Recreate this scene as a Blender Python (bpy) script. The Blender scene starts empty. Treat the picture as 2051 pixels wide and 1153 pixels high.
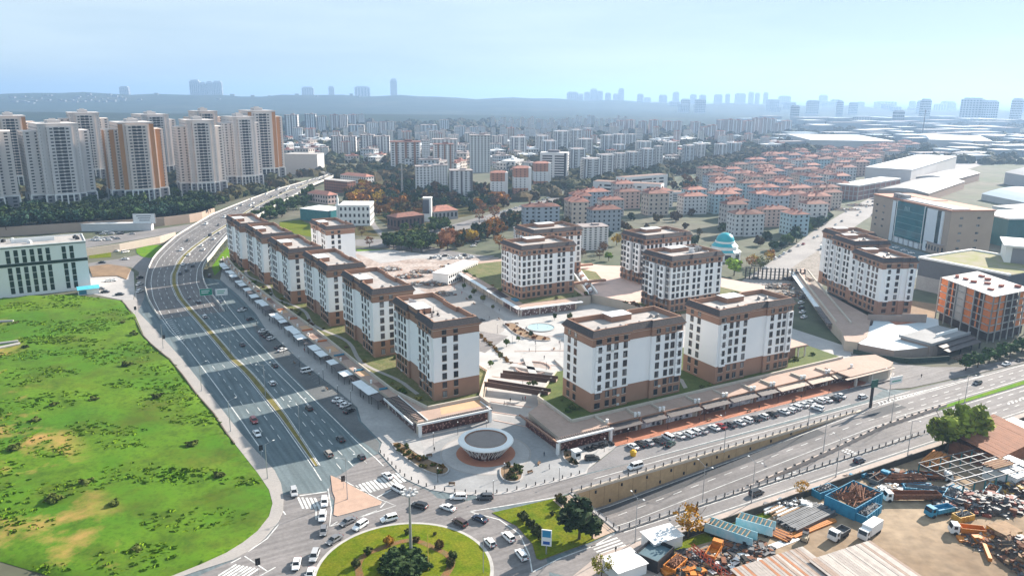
import bpy, bmesh, math, random
import numpy as np
from mathutils import Vector, Matrix
from mathutils.geometry import tessellate_polygon
R=math.radians; RNG=random.Random(11)
S=bpy.context.scene; C=S.collection
# ---------------------------------------------------------------- camera
IW,IH=2051.0,1153.0; FPX=1530.0; CAMH=105.0; PIT=math.atan((IH/2-192)/FPX); ROLL=R(0.47)
cd=bpy.data.cameras.new('camera'); cam=bpy.data.objects.new('camera',cd); C.objects.link(cam)
cd.sensor_width=36; cd.lens=FPX/IW*36; cd.clip_start=1; cd.clip_end=90000
cam.matrix_world=Matrix.Translation((0,0,CAMH))@Matrix.Rotation(R(90)-PIT,4,'X')@Matrix.Rotation(ROLL,4,'Z')
S.camera=cam
# ---------------------------------------------------------------- sky, sun, exposure
SUN_AZ=R(41); SUN_EL=R(27)
w=bpy.data.worlds.new('World'); S.world=w; w.use_nodes=True
nt=w.node_tree; nt.nodes.clear()
def wn(t,**k):
    n=nt.nodes.new(t)
    for a,b in k.items(): setattr(n,a,b)
    return n
sky=wn('ShaderNodeTexSky',sky_type='NISHITA',sun_disc=False,sun_elevation=SUN_EL,sun_rotation=R(90)-SUN_AZ,altitude=60,air_density=1.0,dust_density=.4,ozone_density=2.5)
# a thin bright veil of cloud over the whole sky, with drawn-out streaks in it
tc=wn('ShaderNodeTexCoord'); mp=wn('ShaderNodeMapping'); mp.inputs['Scale'].default_value=(1.1,1.1,8.0); mp.inputs['Location'].default_value=(.35,.2,0)
nz=wn('ShaderNodeTexNoise'); nz.inputs['Scale'].default_value=1.7; nz.inputs['Detail'].default_value=6; nz.inputs['Roughness'].default_value=.5
rp=wn('ShaderNodeValToRGB'); rp.color_ramp.elements[0].position=.40; rp.color_ramp.elements[1].position=.62; rp.color_ramp.elements[0].color=(1.28,1.66,2.02,1); rp.color_ramp.elements[1].color=(1.64,2.0,2.28,1)
mx=wn('ShaderNodeMix',data_type='RGBA'); mx.inputs[0].default_value=.96
bg=wn('ShaderNodeBackground'); bg.inputs['Strength'].default_value=.12; wo=wn('ShaderNodeOutputWorld')
l=nt.links.new
l(tc.outputs['Generated'],mp.inputs['Vector']); l(mp.outputs[0],nz.inputs['Vector']); l(nz.outputs['Fac'],rp.inputs['Fac'])
l(rp.outputs['Color'],mx.inputs[7]); l(sky.outputs[0],mx.inputs[6]); l(mx.outputs[2],bg.inputs['Color']); l(bg.outputs[0],wo.inputs['Surface'])
sl=bpy.data.lights.new('sun','SUN'); sl.energy=3.7; sl.angle=R(.6); sl.color=(1,.90,.78)
so=bpy.data.objects.new('sun',sl); C.objects.link(so)
sd=Vector((math.cos(SUN_AZ)*math.cos(SUN_EL),math.sin(SUN_AZ)*math.cos(SUN_EL),math.sin(SUN_EL)))
so.rotation_euler=sd.to_track_quat('Z','Y').to_euler()
vs=S.view_settings; vs.view_transform='Standard'; vs.look='None'; vs.gamma=1; vs.use_curve_mapping=False; vs.exposure=1.78
cy=S.cycles; cy.use_denoising=True; cy.max_bounces=6; cy.diffuse_bounces=3; cy.glossy_bounces=2; cy.transmission_bounces=2; cy.volume_bounces=1; cy.transparent_max_bounces=4; cy.caustics_reflective=False; cy.caustics_refractive=False
# ---------------------------------------------------------------- geometry helpers
A29=R(29); E1=Vector((math.cos(A29),math.sin(A29))); E2=Vector((-E1.y,E1.x))
def G(x,y,z=0.0):
    "point of the place that lies at height z where photograph pixel (x, y) looks"
    u=(x-IW/2)/FPX; v=(IH/2-y)/FPX
    uu=u*math.cos(ROLL)-v*math.sin(ROLL); vv=u*math.sin(ROLL)+v*math.cos(ROLL)
    d=Vector((uu,math.cos(PIT)+vv*math.sin(PIT),-math.sin(PIT)+vv*math.cos(PIT)))
    t=(z-CAMH)/d.z
    return Vector((d.x*t,d.y*t,z))
def UV(u,v,z=0.0):
    return Vector((u*E1.x+v*E2.x,u*E1.y+v*E2.y,z))
def topx(P):
    q=Vector(P)-Vector((0,0,CAMH)); z=q.y*math.cos(PIT)-q.z*math.sin(PIT); vv=(q.y*math.sin(PIT)+q.z*math.cos(PIT))/z; uu=q.x/z
    u=uu*math.cos(ROLL)+vv*math.sin(ROLL); v=-uu*math.sin(ROLL)+vv*math.cos(ROLL)
    return IW/2+u*FPX, IH/2-v*FPX
def offs(poly,d):
    "offset a counter-clockwise polygon outwards by d"
    n=len(poly); out=[]
    for i in range(n):
        a=Vector(poly[i-1]); b=Vector(poly[i]); c=Vector(poly[(i+1)%n])
        e=(b-a).normalized(); f=(c-b).normalized(); n1=Vector((e.y,-e.x)); n2=Vector((f.y,-f.x))
        k=n1+n2; k=k/max(.2,k.dot(n1)) if k.length>1e-6 else n1
        out.append((b.x+k.x*d,b.y+k.y*d))
    return out
class MB:
    def __init__(s): s.v=[]; s.f=[]; s.m=[]
    def poly(s,pts,mi=0):
        i=len(s.v); s.v+= [tuple(p) for p in pts]; s.f.append(tuple(range(i,i+len(pts)))); s.m.append(mi); return s
    def box(s,x0,x1,y0,y1,z0,z1,mi=0):
        i=len(s.v); s.v+=[(x0,y0,z0),(x1,y0,z0),(x1,y1,z0),(x0,y1,z0),(x0,y0,z1),(x1,y0,z1),(x1,y1,z1),(x0,y1,z1)]
        for q in ((0,3,2,1),(4,5,6,7),(0,1,5,4),(1,2,6,5),(2,3,7,6),(3,0,4,7)): s.f.append(tuple(i+k for k in q)); s.m.append(mi)
        return s
    def obox(s,c,hx,hy,z0,z1,a=0,mi=0):
        ca,sa=math.cos(a),math.sin(a); i=len(s.v)
        for z in (z0,z1):
            for x,y in ((-hx,-hy),(hx,-hy),(hx,hy),(-hx,hy)): s.v.append((c[0]+x*ca-y*sa,c[1]+x*sa+y*ca,z))
        for q in ((0,3,2,1),(4,5,6,7),(0,1,5,4),(1,2,6,5),(2,3,7,6),(3,0,4,7)): s.f.append(tuple(i+k for k in q)); s.m.append(mi)
        return s
    def loft(s,rings,mi=0,cap0=None,cap1=None,closed=True):
        n=len(rings[0]); b=len(s.v)
        for r in rings: s.v+=[tuple(p) for p in r]
        for k in range(len(rings)-1):
            for j in range(n if closed else n-1):
                s.f.append((b+k*n+j,b+k*n+(j+1)%n,b+(k+1)*n+(j+1)%n,b+(k+1)*n+j)); s.m.append(mi)
        if cap0 is not None: s.f.append(tuple(b+j for j in range(n-1,-1,-1))); s.m.append(cap0)
        if cap1 is not None: s.f.append(tuple(b+(len(rings)-1)*n+j for j in range(n))); s.m.append(cap1)
        return s
    def prism(s,poly,z0,z1,mi=0,top=None):
        return s.loft([[(p[0],p[1],z0) for p in poly],[(p[0],p[1],z1) for p in poly]],mi,mi,mi if top is None else top)
    def cyl(s,x,y,z0,z1,r0,r1=None,n=8,mi=0):
        r1=r0 if r1 is None else r1
        rg=[[(x+r*math.cos(2*math.pi*k/n),y+r*math.sin(2*math.pi*k/n),z) for k in range(n)] for r,z in ((r0,z0),(r1,z1))]
        return s.loft(rg,mi,mi,mi)
    def tube(s,p,q,r0,r1=None,n=6,mi=0):
        p=Vector(p); q=Vector(q); r1=r0 if r1 is None else r1; d=(q-p).normalized()
        a=d.cross(Vector((0,0,1))); a=(a if a.length>1e-3 else d.cross(Vector((1,0,0)))).normalized(); b=d.cross(a)
        rg=[[c+(a*math.cos(-2*math.pi*k/n)+b*math.sin(-2*math.pi*k/n))*r for k in range(n)] for c,r in ((p,r0),(q,r1))]
        return s.loft(rg,mi,mi,mi)
    def mesh(s,name,mats):
        me=bpy.data.meshes.new(name); me.from_pydata(s.v,[],s.f)
        for m in (mats if isinstance(mats,(list,tuple)) else [mats]): me.materials.append(m)
        if any(s.m): me.polygons.foreach_set('material_index',s.m)
        me.update(); return me
    def build(s,name,mats,parent=None,loc=None,rz=0): return ob(name,s.mesh(name,mats),parent,loc,rz)
def ob(name,data=None,parent=None,loc=None,rz=0,sc=None,col=None):
    o=bpy.data.objects.new(name,data); C.objects.link(o)
    if parent: o.parent=parent
    if loc is not None: o.location=loc
    if rz: o.rotation_euler=(0,0,rz)
    if sc is not None: o.scale=sc if isinstance(sc,(tuple,list)) else (sc,)*3
    if col is not None: o.color=(col[0],col[1],col[2],1)
    return o
def tag(o,label=None,cat=None,group=None,kind=None):
    if label: o['label']=label
    if cat: o['category']=cat
    if group: o['group']=group
    if kind: o['kind']=kind
    return o
def stru(o): o['kind']='structure'; return o
def dup(root,loc,rz=0,label=None,group=None,col=None):
    r=root.copy(); C.objects.link(r); r.location=loc; r.rotation_euler=(0,0,rz)
    if label: r['label']=label
    if group: r['group']=group
    if col is not None: r.color=(*col,1)
    for ch in kids(root):
        c=ch.copy(); C.objects.link(c); c.parent=r
        if col is not None: c.color=(*col,1)
        for g in kids(ch):
            d=g.copy(); C.objects.link(d); d.parent=c
    return r
_K={}
def kids(o):
    if o.name not in _K: _K[o.name]=[x for x in o.children]
    return _K[o.name]
ORD=['first','second','third','fourth','fifth','sixth','seventh','eighth','ninth','tenth','eleventh','twelfth','thirteenth','fourteenth','fifteenth','sixteenth','seventeenth','eighteenth','nineteenth','twentieth']
TENS={2:'twent',3:'thirt',4:'fort',5:'fift',6:'sixt',7:'sevent',8:'eight',9:'ninet'}
def nth(i):
    n=i+1
    if n<=20: return ORD[i]
    t,u=divmod(n,10); return TENS[t]+('ieth' if u==0 else 'y-'+ORD[u-1])
def rowlabels(pts,per=16):
    "phrases that single out each of many look-alikes: rows counted from the front, places from the left"
    idx=sorted(range(len(pts)),key=lambda k:-pts[k][1]); out=[None]*len(pts)
    for r in range(0,len(idx),per):
        for j,k in enumerate(sorted(idx[r:r+per],key=lambda k:pts[k][0])): out[k]=f'{nth(j)} from left, {nth(r//per)} row from front'
    return out
# ---------------------------------------------------------------- materials
MAT={}
def mat(name,col,rough=.85,var=.12,scale=.6,fine=None,metal=0,bump=0.0,col2=None,coord='world',spec=.4,tint=False,rnd=0.0,sharp=None,alpha=None,streak=None):
    if name in MAT: return MAT[name]
    m=bpy.data.materials.new(name); m.use_nodes=True; t=m.node_tree; b=t.nodes['Principled BSDF']; k=t.links.new; N=t.nodes.new
    b.inputs['Roughness'].default_value=rough; b.inputs['Metallic'].default_value=metal; b.inputs['Specular IOR Level'].default_value=spec
    if coord=='world': src=N('ShaderNodeNewGeometry').outputs['Position']
    else: src=N('ShaderNodeTexCoord').outputs['Object']
    c2=col2 or tuple(x*(1-var) for x in col)
    n1=N('ShaderNodeTexNoise'); n1.inputs['Scale'].default_value=scale; n1.inputs['Detail'].default_value=5; n1.inputs['Roughness'].default_value=.62; k(src,n1.inputs['Vector'])
    r=N('ShaderNodeMapRange'); lo,hi=sharp or (.34,.66); r.inputs[1].default_value=lo; r.inputs[2].default_value=hi; k(n1.outputs['Fac'],r.inputs[0])
    mx=N('ShaderNodeMix'); mx.data_type='RGBA'; mx.inputs[6].default_value=(*col,1); mx.inputs[7].default_value=(*c2,1); k(r.outputs[0],mx.inputs[0])
    out=mx.outputs[2]
    if tint:
        oi=N('ShaderNodeObjectInfo'); mm=N('ShaderNodeMix'); mm.data_type='RGBA'; mm.blend_type='MULTIPLY'; mm.inputs[0].default_value=1
        k(out,mm.inputs[6]); k(oi.outputs['Color'],mm.inputs[7]); out=mm.outputs[2]
    if fine:
        n2=N('ShaderNodeTexNoise'); n2.inputs['Scale'].default_value=fine[0]; n2.inputs['Detail'].default_value=3; k(src,n2.inputs['Vector'])
        r2=N('ShaderNodeMapRange'); r2.inputs[3].default_value=1-fine[1]; r2.inputs[4].default_value=1+fine[1]; r2.inputs[1].default_value=.3; r2.inputs[2].default_value=.7; k(n2.outputs['Fac'],r2.inputs[0])
        m3=N('ShaderNodeVectorMath'); m3.operation='SCALE'; k(out,m3.inputs[0]); k(r2.outputs[0],m3.inputs['Scale']); out=m3.outputs[0]
    if streak:
        mpn=N('ShaderNodeMapping'); mpn.vector_type='TEXTURE'; mpn.inputs['Rotation'].default_value=(0,0,streak[0]); mpn.inputs['Scale'].default_value=(28,1.3,1); k(src,mpn.inputs['Vector'])
        n5=N('ShaderNodeTexNoise'); n5.inputs['Scale'].default_value=1.0; n5.inputs['Detail'].default_value=4; k(mpn.outputs[0],n5.inputs['Vector'])
        r5=N('ShaderNodeMapRange'); r5.inputs[1].default_value=.35; r5.inputs[2].default_value=.65; r5.inputs[3].default_value=1-streak[1]; r5.inputs[4].default_value=1+streak[1]; k(n5.outputs['Fac'],r5.inputs[0])
        m5=N('ShaderNodeVectorMath'); m5.operation='SCALE'; k(out,m5.inputs[0]); k(r5.outputs[0],m5.inputs['Scale']); out=m5.outputs[0]
    if rnd:
        oi=N('ShaderNodeObjectInfo'); r3=N('ShaderNodeMapRange'); r3.inputs[3].default_value=1-rnd; r3.inputs[4].default_value=1+rnd; k(oi.outputs['Random'],r3.inputs[0])
        m4=N('ShaderNodeVectorMath'); m4.operation='SCALE'; k(out,m4.inputs[0]); k(r3.outputs[0],m4.inputs['Scale']); out=m4.outputs[0]
    k(out,b.inputs['Base Color'])
    if bump:
        bp=N('ShaderNodeBump'); bp.inputs['Strength'].default_value=bump; bp.inputs['Distance'].default_value=.3; k(n1.outputs['Fac'],bp.inputs['Height']); k(bp.outputs[0],b.inputs['Normal'])
    MAT[name]=m; return m
def glass(name,col,rough=.12,light=.25,frac=.25):
    "window pane: dark glass, some panes paler with a curtain behind"
    m=bpy.data.materials.new(name); m.use_nodes=True; t=m.node_tree; b=t.nodes['Principled BSDF']; k=t.links.new; N=t.nodes.new
    oi=N('ShaderNodeObjectInfo'); g=N('ShaderNodeNewGeometry'); a=N('ShaderNodeMath'); a.operation='ADD'
    wn_=N('ShaderNodeTexWhiteNoise'); wn_.noise_dimensions='4D'; sn=N('ShaderNodeVectorMath'); sn.operation='SNAP'; sn.inputs[1].default_value=(2.9,2.9,2.9)
    k(g.outputs['Position'],sn.inputs[0]); k(sn.outputs[0],wn_.inputs['Vector']); k(oi.outputs['Random'],wn_.inputs['W'])
    r=N('ShaderNodeMapRange'); r.inputs[1].default_value=1-frac; r.inputs[2].default_value=1; k(wn_.outputs['Value'],r.inputs[0])
    mx=N('ShaderNodeMix'); mx.data_type='RGBA'; mx.inputs[6].default_value=(*col,1); mx.inputs[7].default_value=(light,light*1.02,light*1.05,1); k(r.outputs[0],mx.inputs[0]); k(mx.outputs[2],b.inputs['Base Color'])
    b.inputs['Roughness'].default_value=rough; b.inputs['Specular IOR Level'].default_value=.5
    MAT[name]=m; return m
asphalt=mat('asphalt',(.125,.156,.168),.9,scale=.05,col2=(.094,.126,.138),fine=(1.4,.12),streak=(R(121),.2))
asphalt2=mat('asphalt_pale',(.215,.198,.194),.9,scale=.06,col2=(.155,.145,.144),fine=(1.1,.12),streak=(R(29),.16))
asphaltd=mat('asphalt_dark',(.055,.058,.063),.9,scale=.08,col2=(.08,.08,.085),fine=(1.2,.12))
concrete=mat('concrete',(.34,.31,.29),.9,scale=.12,col2=(.30,.28,.265),fine=(1.5,.08))
concrete_w=mat('concrete_white',(.41,.39,.38),.85,scale=.07,col2=(.32,.305,.30),fine=(1.2,.08))
concrete_g=mat('concrete_grey',(.30,.30,.305),.85,scale=.08,col2=(.235,.235,.24),fine=(1.0,.07))
pinkstone=mat('pink_paving',(.50,.37,.32),.85,scale=.1,col2=(.40,.30,.265),fine=(1.3,.07))
orangebrick=mat('orange_brick_paving',(.40,.15,.08),.85,scale=.2,col2=(.31,.115,.065),fine=(2.5,.12))
tanwall=mat('tan_wall',(.50,.34,.19),.85,scale=.15,col2=(.40,.27,.15),fine=(.9,.08))
paint=mat('road_paint',(.66,.66,.64),.7,scale=.55,col2=(.26,.26,.26),sharp=(.45,.72))
soil=mat('soil',(.26,.17,.10),.95,scale=.15,col2=(.17,.11,.065),fine=(1.2,.15))
sand=mat('sand',(.35,.265,.18),.95,scale=.03,col2=(.19,.13,.08),fine=(.35,.22))
kerbm=mat('kerb_stone',(.46,.44,.42),.85,scale=.4,var=.25)
steel=mat('galvanised_steel',(.42,.43,.45),.45,metal=.6,var=.1)
darkm=mat('dark_metal',(.035,.035,.04),.5,metal=.3,var=.1)
white=mat('white_paint',(.78,.78,.77),.6,var=.06,scale=.3)
lawn=mat('lawn_grass',(.085,.13,.006),.95,scale=.25,col2=(.145,.15,.012),fine=(2.0,.25),spec=.05)
lawn2=mat('fresh_grass',(.075,.20,.01),.95,scale=.2,col2=(.14,.21,.015),fine=(1.5,.2),spec=.05)
# ================================================================ ground, roads, pavements
def v3(p,z=None): return Vector((p[0],p[1],(p[2] if len(p)>2 else 0) if z is None else z))
def sheet(name,pts,m,z=None,holes=(),lift=0,skirt=0,parent=None,side=None):
    "flat or sloping sheet from an outline (holes allowed); skirt > 0 gives it real edges going down"
    loops=[[v3(p,z)+Vector((0,0,lift)) for p in pts]]+[[v3(p,z)+Vector((0,0,lift)) for p in h] for h in holes]
    tri=tessellate_polygon([[Vector((q.x,q.y,0)) for q in lp] for lp in loops]); flat=[q for lp in loops for q in lp]
    fs=[]
    for t in tri:
        a,b,c=[flat[i] for i in t]
        fs.append(tuple(t) if (b-a).cross(c-a).z>0 else (t[0],t[2],t[1]))
    mb=MB(); mb.v=[tuple(q) for q in flat]; mb.f=fs; mb.m=[0]*len(fs)
    if skirt:
        for lp in loops[:1]:
            n=len(lp); ar=sum(lp[i].x*lp[(i+1)%n].y-lp[(i+1)%n].x*lp[i].y for i in range(n))
            L=lp if ar>0 else lp[::-1]
            for i in range(n):
                a,b=L[i],L[(i+1)%n]; mb.poly([(a.x,a.y,a.z-skirt),(b.x,b.y,b.z-skirt),b,a],1 if side else 0)
    o=mb.build(name,[m,side] if side else m,parent)
    if parent is None: stru(o)
    return o
def uvp(lst,z=0): return [UV(u,v,z) for u,v in lst]
def pxp(lst,z=0): return [G(p[0],p[1],p[2] if len(p)>2 else z) for p in lst]
def resample(pts,step):
    pts=[v3(p) for p in pts]; out=[pts[0]]; acc=0
    for a,b in zip(pts,pts[1:]):
        L=(b-a).length; d=step-acc
        while d<=L: out.append(a+(b-a)*(d/L)); d+=step
        acc=(acc+L)%step if L>0 else acc
    return out
def smooth(pts,n=2):
    pts=[v3(p) for p in pts]
    for _ in range(n):
        q=[pts[0]]
        for a,b in zip(pts,pts[1:]): q+=[a*.75+b*.25,a*.25+b*.75]
        q.append(pts[-1]); pts=q
    return pts
def stripe(mb,pts,wd,lift=0.03,dash=None,mi=0):
    pts=[v3(p) for p in pts]
    if dash:
        pts=resample(pts,.5); per=int((dash[0]+dash[1])/.5); on=int(dash[0]/.5)
        segs=[pts[i:i+on+1] for i in range(0,len(pts)-1,per)]
    else: segs=[pts]
    for s in segs:
        if len(s)<2: continue
        if dash: s=[s[0],s[-1]]
        nn=[]
        for i in range(len(s)):
            d=(s[min(i+1,len(s)-1)]-s[max(i-1,0)]); d.z=0; d.normalize(); nn.append(Vector((d.y,-d.x,0))*wd/2)
        up=Vector((0,0,lift))
        for i in range(len(s)-1): mb.poly([s[i]+nn[i]+up,s[i+1]+nn[i+1]+up,s[i+1]-nn[i+1]+up,s[i]-nn[i]+up],mi)
def wall_along(name,pts,wd,h,m,parent=None,base=0,kind=True,closed=False):
    pts=[v3(p) for p in pts]; mb=MB(); rings=[]
    for i in range(len(pts)):
        a=pts[i-1] if i else pts[0]; b=pts[min(i+1,len(pts)-1)]; d=b-a; d.z=0; d.normalize(); n=Vector((d.y,-d.x,0))*wd/2; p=pts[i]+Vector((0,0,base))
        rings.append([p+n,p+n+Vector((0,0,h)),p-n+Vector((0,0,h)),p-n])
    mb.loft(rings,0,0,0)
    o=mb.build(name,m,parent)
    if parent is None and kind: stru(o)
    return o
# --- highway height profile: at grade in front, on a viaduct further back
def hz(v):
    t=min(1,max(0,(v-385)/150)); return 6.5*t*t*(3-2*t)
def HP(x,y,dz=0):
    z=0
    for _ in range(12):
        p=G(x,y,z+dz); v=p.x*E2.x+p.y*E2.y; z=.5*z+.5*hz(v)
    p.z=z; return p
def tab(lst):
    r=[]
    for q in lst:
        p=HP(*q); r.append((p.x*E2.x+p.y*E2.y,p.x*E1.x+p.y*E1.y))
    return sorted(r)
def ev(t,v): return float(np.interp(v,[a for a,b in t],[b for a,b in t]))
tL0=tab([(660,350),(614,363),(557,379),(500,400),(457,417),(425,430),(391,450),(355,472),(332,492),(308,517),(296,544),(291,572),(297,597),(312,625),(328,646),(352,668)])
tL1=tab([(664,351),(618,365),(561,381),(504,402),(462,420),(431,434),(397,454),(362,476),(340,496),(318,520),(305,546),(302,566),(307,597),(325,633),(346,662),(364,683),(403,733),(429,767),(463,814),(489,850),(505,874),(531,910),(548,940)])
tML=tab([(664,351),(616,368),(565,387),(506,415),(458,447),(420,470),(385,495),(358,520),(344,551),(344,570),(355,596),(391,638),(433,687),(460,720),(483,740),(501,760),(562,837),(627,929)])
tR0=tab([(669,352),(620,372),(585,394),(552,411),(518,431),(460,467),(449,478),(425,508),(410,525),(404,540),(405,556),(410,572),(418,584),(428,597),(436,607),(446,621)])
tR1=tab([(668,352),(618,371),(581,393),(546,410),(512,430),(455,464),(442,478),(418,506),(403,524),(395,540),(393,565),(401,584),(412,596),(433,622),(460,648),(488,678),(520,712),(584,774),(618,810)])
tRO=tab([(459,617),(500,668),(568.5,740),(607,778),(647,817),(677,846),(722,891),(762,925)])
def HV(t,v,du=0,dz=0): return UV(ev(t,v)+du,v,hz(v)+dz)
# outline of the sunken road
UH=[(106,135.7),(226,135.7),(226,156.9),(106,156.9)]
# --- ground to the horizon
ground_m=mat('open_ground',(.115,.105,.075),.95,scale=.012,col2=(.055,.075,.035),fine=(.08,.25))
far_m=mat('far_fields',(.022,.034,.022),.95,scale=.0014,col2=(.06,.06,.04),fine=(.006,.3),sharp=(.5,.75),spec=.05)
disc=[(math.cos(2*math.pi*k/72)*1500,math.sin(2*math.pi*k/72)*1500+300) for k in range(72)]
sheet('ground',disc,ground_m,z=0,holes=[uvp(UH)])
def hill(x,y):
    r=math.hypot(x,y); k=max(0,min(1,(r-2300)/2200)); a=math.atan2(x,y)
    h=26*math.sin(x*.0011+1.3)+22*math.sin(x*.00047-y*.0006+.4)+15*math.sin(x*.0021+y*.0012)+12*math.sin(y*.0019+2)
    band=(93*min(1,max(.2,1-(a+.12)*1.15))+5*math.sin(a*23)+6*math.sin(a*47+1)+4*math.sin(a*91+2)+3*math.sin(a*173))*math.exp(-((r-7300-400*math.sin(a*7))/1100)**2)
    band+=34*math.exp(-((r-3700-300*math.sin(a*9+1))/420)**2)*max(0,min(1,(.0-a)*4+.2))
    return k*(max(-6,h*.25)*(1 if r<6000 else .3)+band)*(1 if r<14000 else max(.2,1-(r-14000)/9000))
mb=MB(); rr=[1490,1900,2300]+[2300+i*160 for i in range(1,30)]+[7000+1.0*i*i*130+300*i for i in range(1,14)]
na=110; vv=[]
for r in rr:
    for k in range(na+1):
        a=R(-75)+R(150)*k/na; x=r*math.sin(a); y=r*math.cos(a)+300*(1 if r<1600 else 0); vv.append((x,y,hill(x,y)-.4))
mb.v=vv
for i in range(len(rr)-1):
    for k in range(na):
        q=i*(na+1)+k; mb.f.append((q,q+1,q+na+2,q+na+1)); mb.m.append(0)
o=mb.build('terrain',far_m); stru(o)
for p in o.data.polygons: p.use_smooth=True
# --- main asphalt at grade
FL=[(279,545),(273,580),(276,624),(312,661),(364,718),(416,783),(468,850),(513,903),(531,921),(550,942),(563,968),(568,997),(567,1023),(558,1044),(531,1076),(500,1102),(466,1121),(400,1142),(330,1166),(250,1200)]
PK=[(765,886),(724,844),(716,816),(677,782),(601,722),(531,657),(513,629),(478,592),(441,560)]
plaza_k=[(759,905),(778,926),(805,955),(831,968),(862,981),(899,987),(952,992),(986,992),(1018,988),(1070,976),(1123,963),(1175,948.5)]
asp=pxp(FL)+[UV(40,90),UV(70,100)]+pxp([(1142,1156),(1201,1110)])+uvp([(106,129.8),(460,128),(460,170),(330,157.8),(288,160),(259,161.6),(252,166),(250,173),(134,174.2),(118,166)])+pxp(plaza_k[::-1])+pxp(PK)+[HV(tR1,470,3,0),HV(tL0,470)]
for p in asp: p.z=0
sheet('road',asp,asphalt,z=.02,holes=[uvp(UH)])
# paler right-hand roads, and the junction with its sunlit tone put into the colour
sheet('road',uvp([(68,168),(100,164.2),(226,161),(258,161.3),(330,157.6),(460,160),(460,128),(226,130),(226,157.1),(105,157.3),(100,156.9),(84,160),(72,166)]),asphalt2,z=.026)
sheet('road',uvp([(105.6,135.5),(226,135.5),(226,130),(106,130),(86,124.5),(80,132)]),asphalt2,z=.026)
RC=Vector((-24,152.8,0)); RR_=20.4
def arc(c,r,a0,a1,n): return [Vector((c.x+r*math.cos(R(a0+(a1-a0)*k/n)),c.y+r*math.sin(R(a0+(a1-a0)*k/n)),0)) for k in range(n+1)]
sheet('roundabout_road',arc(RC,33,0,360,48)[:-1],asphalt2,z=.022)
sheet('road',pxp([(568,990),(660,985),(664,1050),(640,1075),(560,1160),(380,1160),(470,1120),(535,1074),(560,1043)]),asphalt2,z=.024)
# --- viaduct / highway decks
VS=[a for a in np.arange(388,1010,12)]
def ribbon(name,tl,tr,m,dl=0,dr=0,vs=VS,lift=0,thick=0):
    mb=MB(); rings=[]
    for v in vs:
        a=HV(tl,v,dl,lift); b=HV(tr,v,dr,lift)
        rings.append([a,b] if not thick else [a,b,b-Vector((0,0,thick)),a-Vector((0,0,thick))])
    if thick: mb.loft([r[::-1] for r in rings],0,0,0)
    else: mb.loft([r[::-1] for r in rings],0,closed=False)
    return mb
hw=ob('highway_viaduct'); stru(hw)
d=ribbon('deck',tL0,tR0,None,-.4,.6,thick=1.3); d.build('deck',mat('viaduct_concrete',(.62,.60,.52),.85,scale=.2,col2=(.48,.46,.40)),hw)
ribbon('surface',tL0,tR0,None,0,0,lift=.02).build('road_surface',mat('highway_asphalt',(.16,.148,.145),.9,scale=.05,col2=(.12,.113,.113),fine=(.7,.12),streak=(R(115),.15)),hw)
for nm,t,du in (('parapet',tL0,-.2),('parapet',tR0,.3)):
    mb=MB(); rg=[]
    for v in VS:
        p=HV(t,v,du); rg.append([p+Vector((-.25*E1.x,-.25*E1.y,0)),p+Vector((.25*E1.x,.25*E1.y,0)),p+Vector((.2*E1.x,.2*E1.y,1.0)),p+Vector((-.2*E1.x,-.2*E1.y,1.0))])
    mb.loft(rg,0,0,0); mb.build(nm,mat('parapet_concrete',(.55,.53,.50),.85,var=.2),hw)
for v in range(500,720,16):
    p=HV(tR0,v,-.6); mb=MB(); mb.box(-.6,.6,-.6,.6,0,p.z-1.3); mb.box(-1.6,1.0,-.8,.8,p.z-2.1,p.z-1.25); mb.build('pier',MAT['viaduct_concrete'],hw,(p.x,p.y,0),A29)
# --- grassed median with kerbs
med_m=mat('median_grass',(.20,.16,.035),.95,scale=.12,col2=(.11,.10,.03),fine=(1.2,.25))
vs2=list(np.arange(205,470,6))+list(np.arange(470,1010,20))
mb=MB(); rg=[]
for v in vs2:
    a=HV(tML,v,.25,.22); b=HV(tML,v,2.1 if v>260 else .9+1.2*(v-205)/55,.22)
    dn=Vector((0,0,.22)); rg.append([a-dn,a,b,b-dn])
mb.loft(rg,0,0,0,closed=False); o=mb.build('median_strip',med_m); stru(o)
for du in (.1,2.25):
    wall_along('median_kerb',[HV(tML,v,du if v>260 or du<1 else 1.05+1.2*(v-205)/55) for v in vs2],.25,.26,kerbm)
# --- painted lines
mk=MB()
vn=list(np.arange(214,640,4)); vf=list(np.arange(380,1000,12))
stripe(mk,[HV(tL1,v) for v in np.arange(222,1000,8)],.3,.045)
stripe(mk,[HV(tML,v,-.5) for v in np.arange(196,1000,8)],.28,.045)
stripe(mk,[HV(tML,v,2.8 if v>260 else 1.6+1.2*(v-205)/55) for v in np.arange(205,1000,8)],.28,.045)
stripe(mk,[HV(tR1,v) for v in np.arange(245,1000,8)],.3,.045)
stripe(mk,[HV(tRO,v) for v in np.arange(196,430,6)],.3,.045)
for f in (1/3,2/3): stripe(mk,[UV(ev(tL1,v)*(1-f)+(ev(tML,v)-.5)*f,v,hz(v)) for v in np.arange(228,900,4)],.22,.045,dash=(4,4.5))
for f in (1/3,2/3): stripe(mk,[UV((ev(tML,v)+2.8)*(1-f)+ev(tR1 if v>300 else tRO,v)*f if v>300 else (ev(tML,v)+2.6)*(1-f)+(ev(tRO,v)-4)*f,v,hz(v)) for v in np.arange(200,900,4)],.22,.045,dash=(4,4.5))
stripe(mk,[UV(ev(tRO,v)-3.6,v) for v in np.arange(200,262,4)],.2,.045,dash=(3.5,5))
stripe(mk,[v3(p,0) for p in pxp([(276,628),(312,665),(364,722),(416,787),(468,854),(511,905),(529,924),(547,945),(560,970),(566,997)])],.25,.045)
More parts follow.
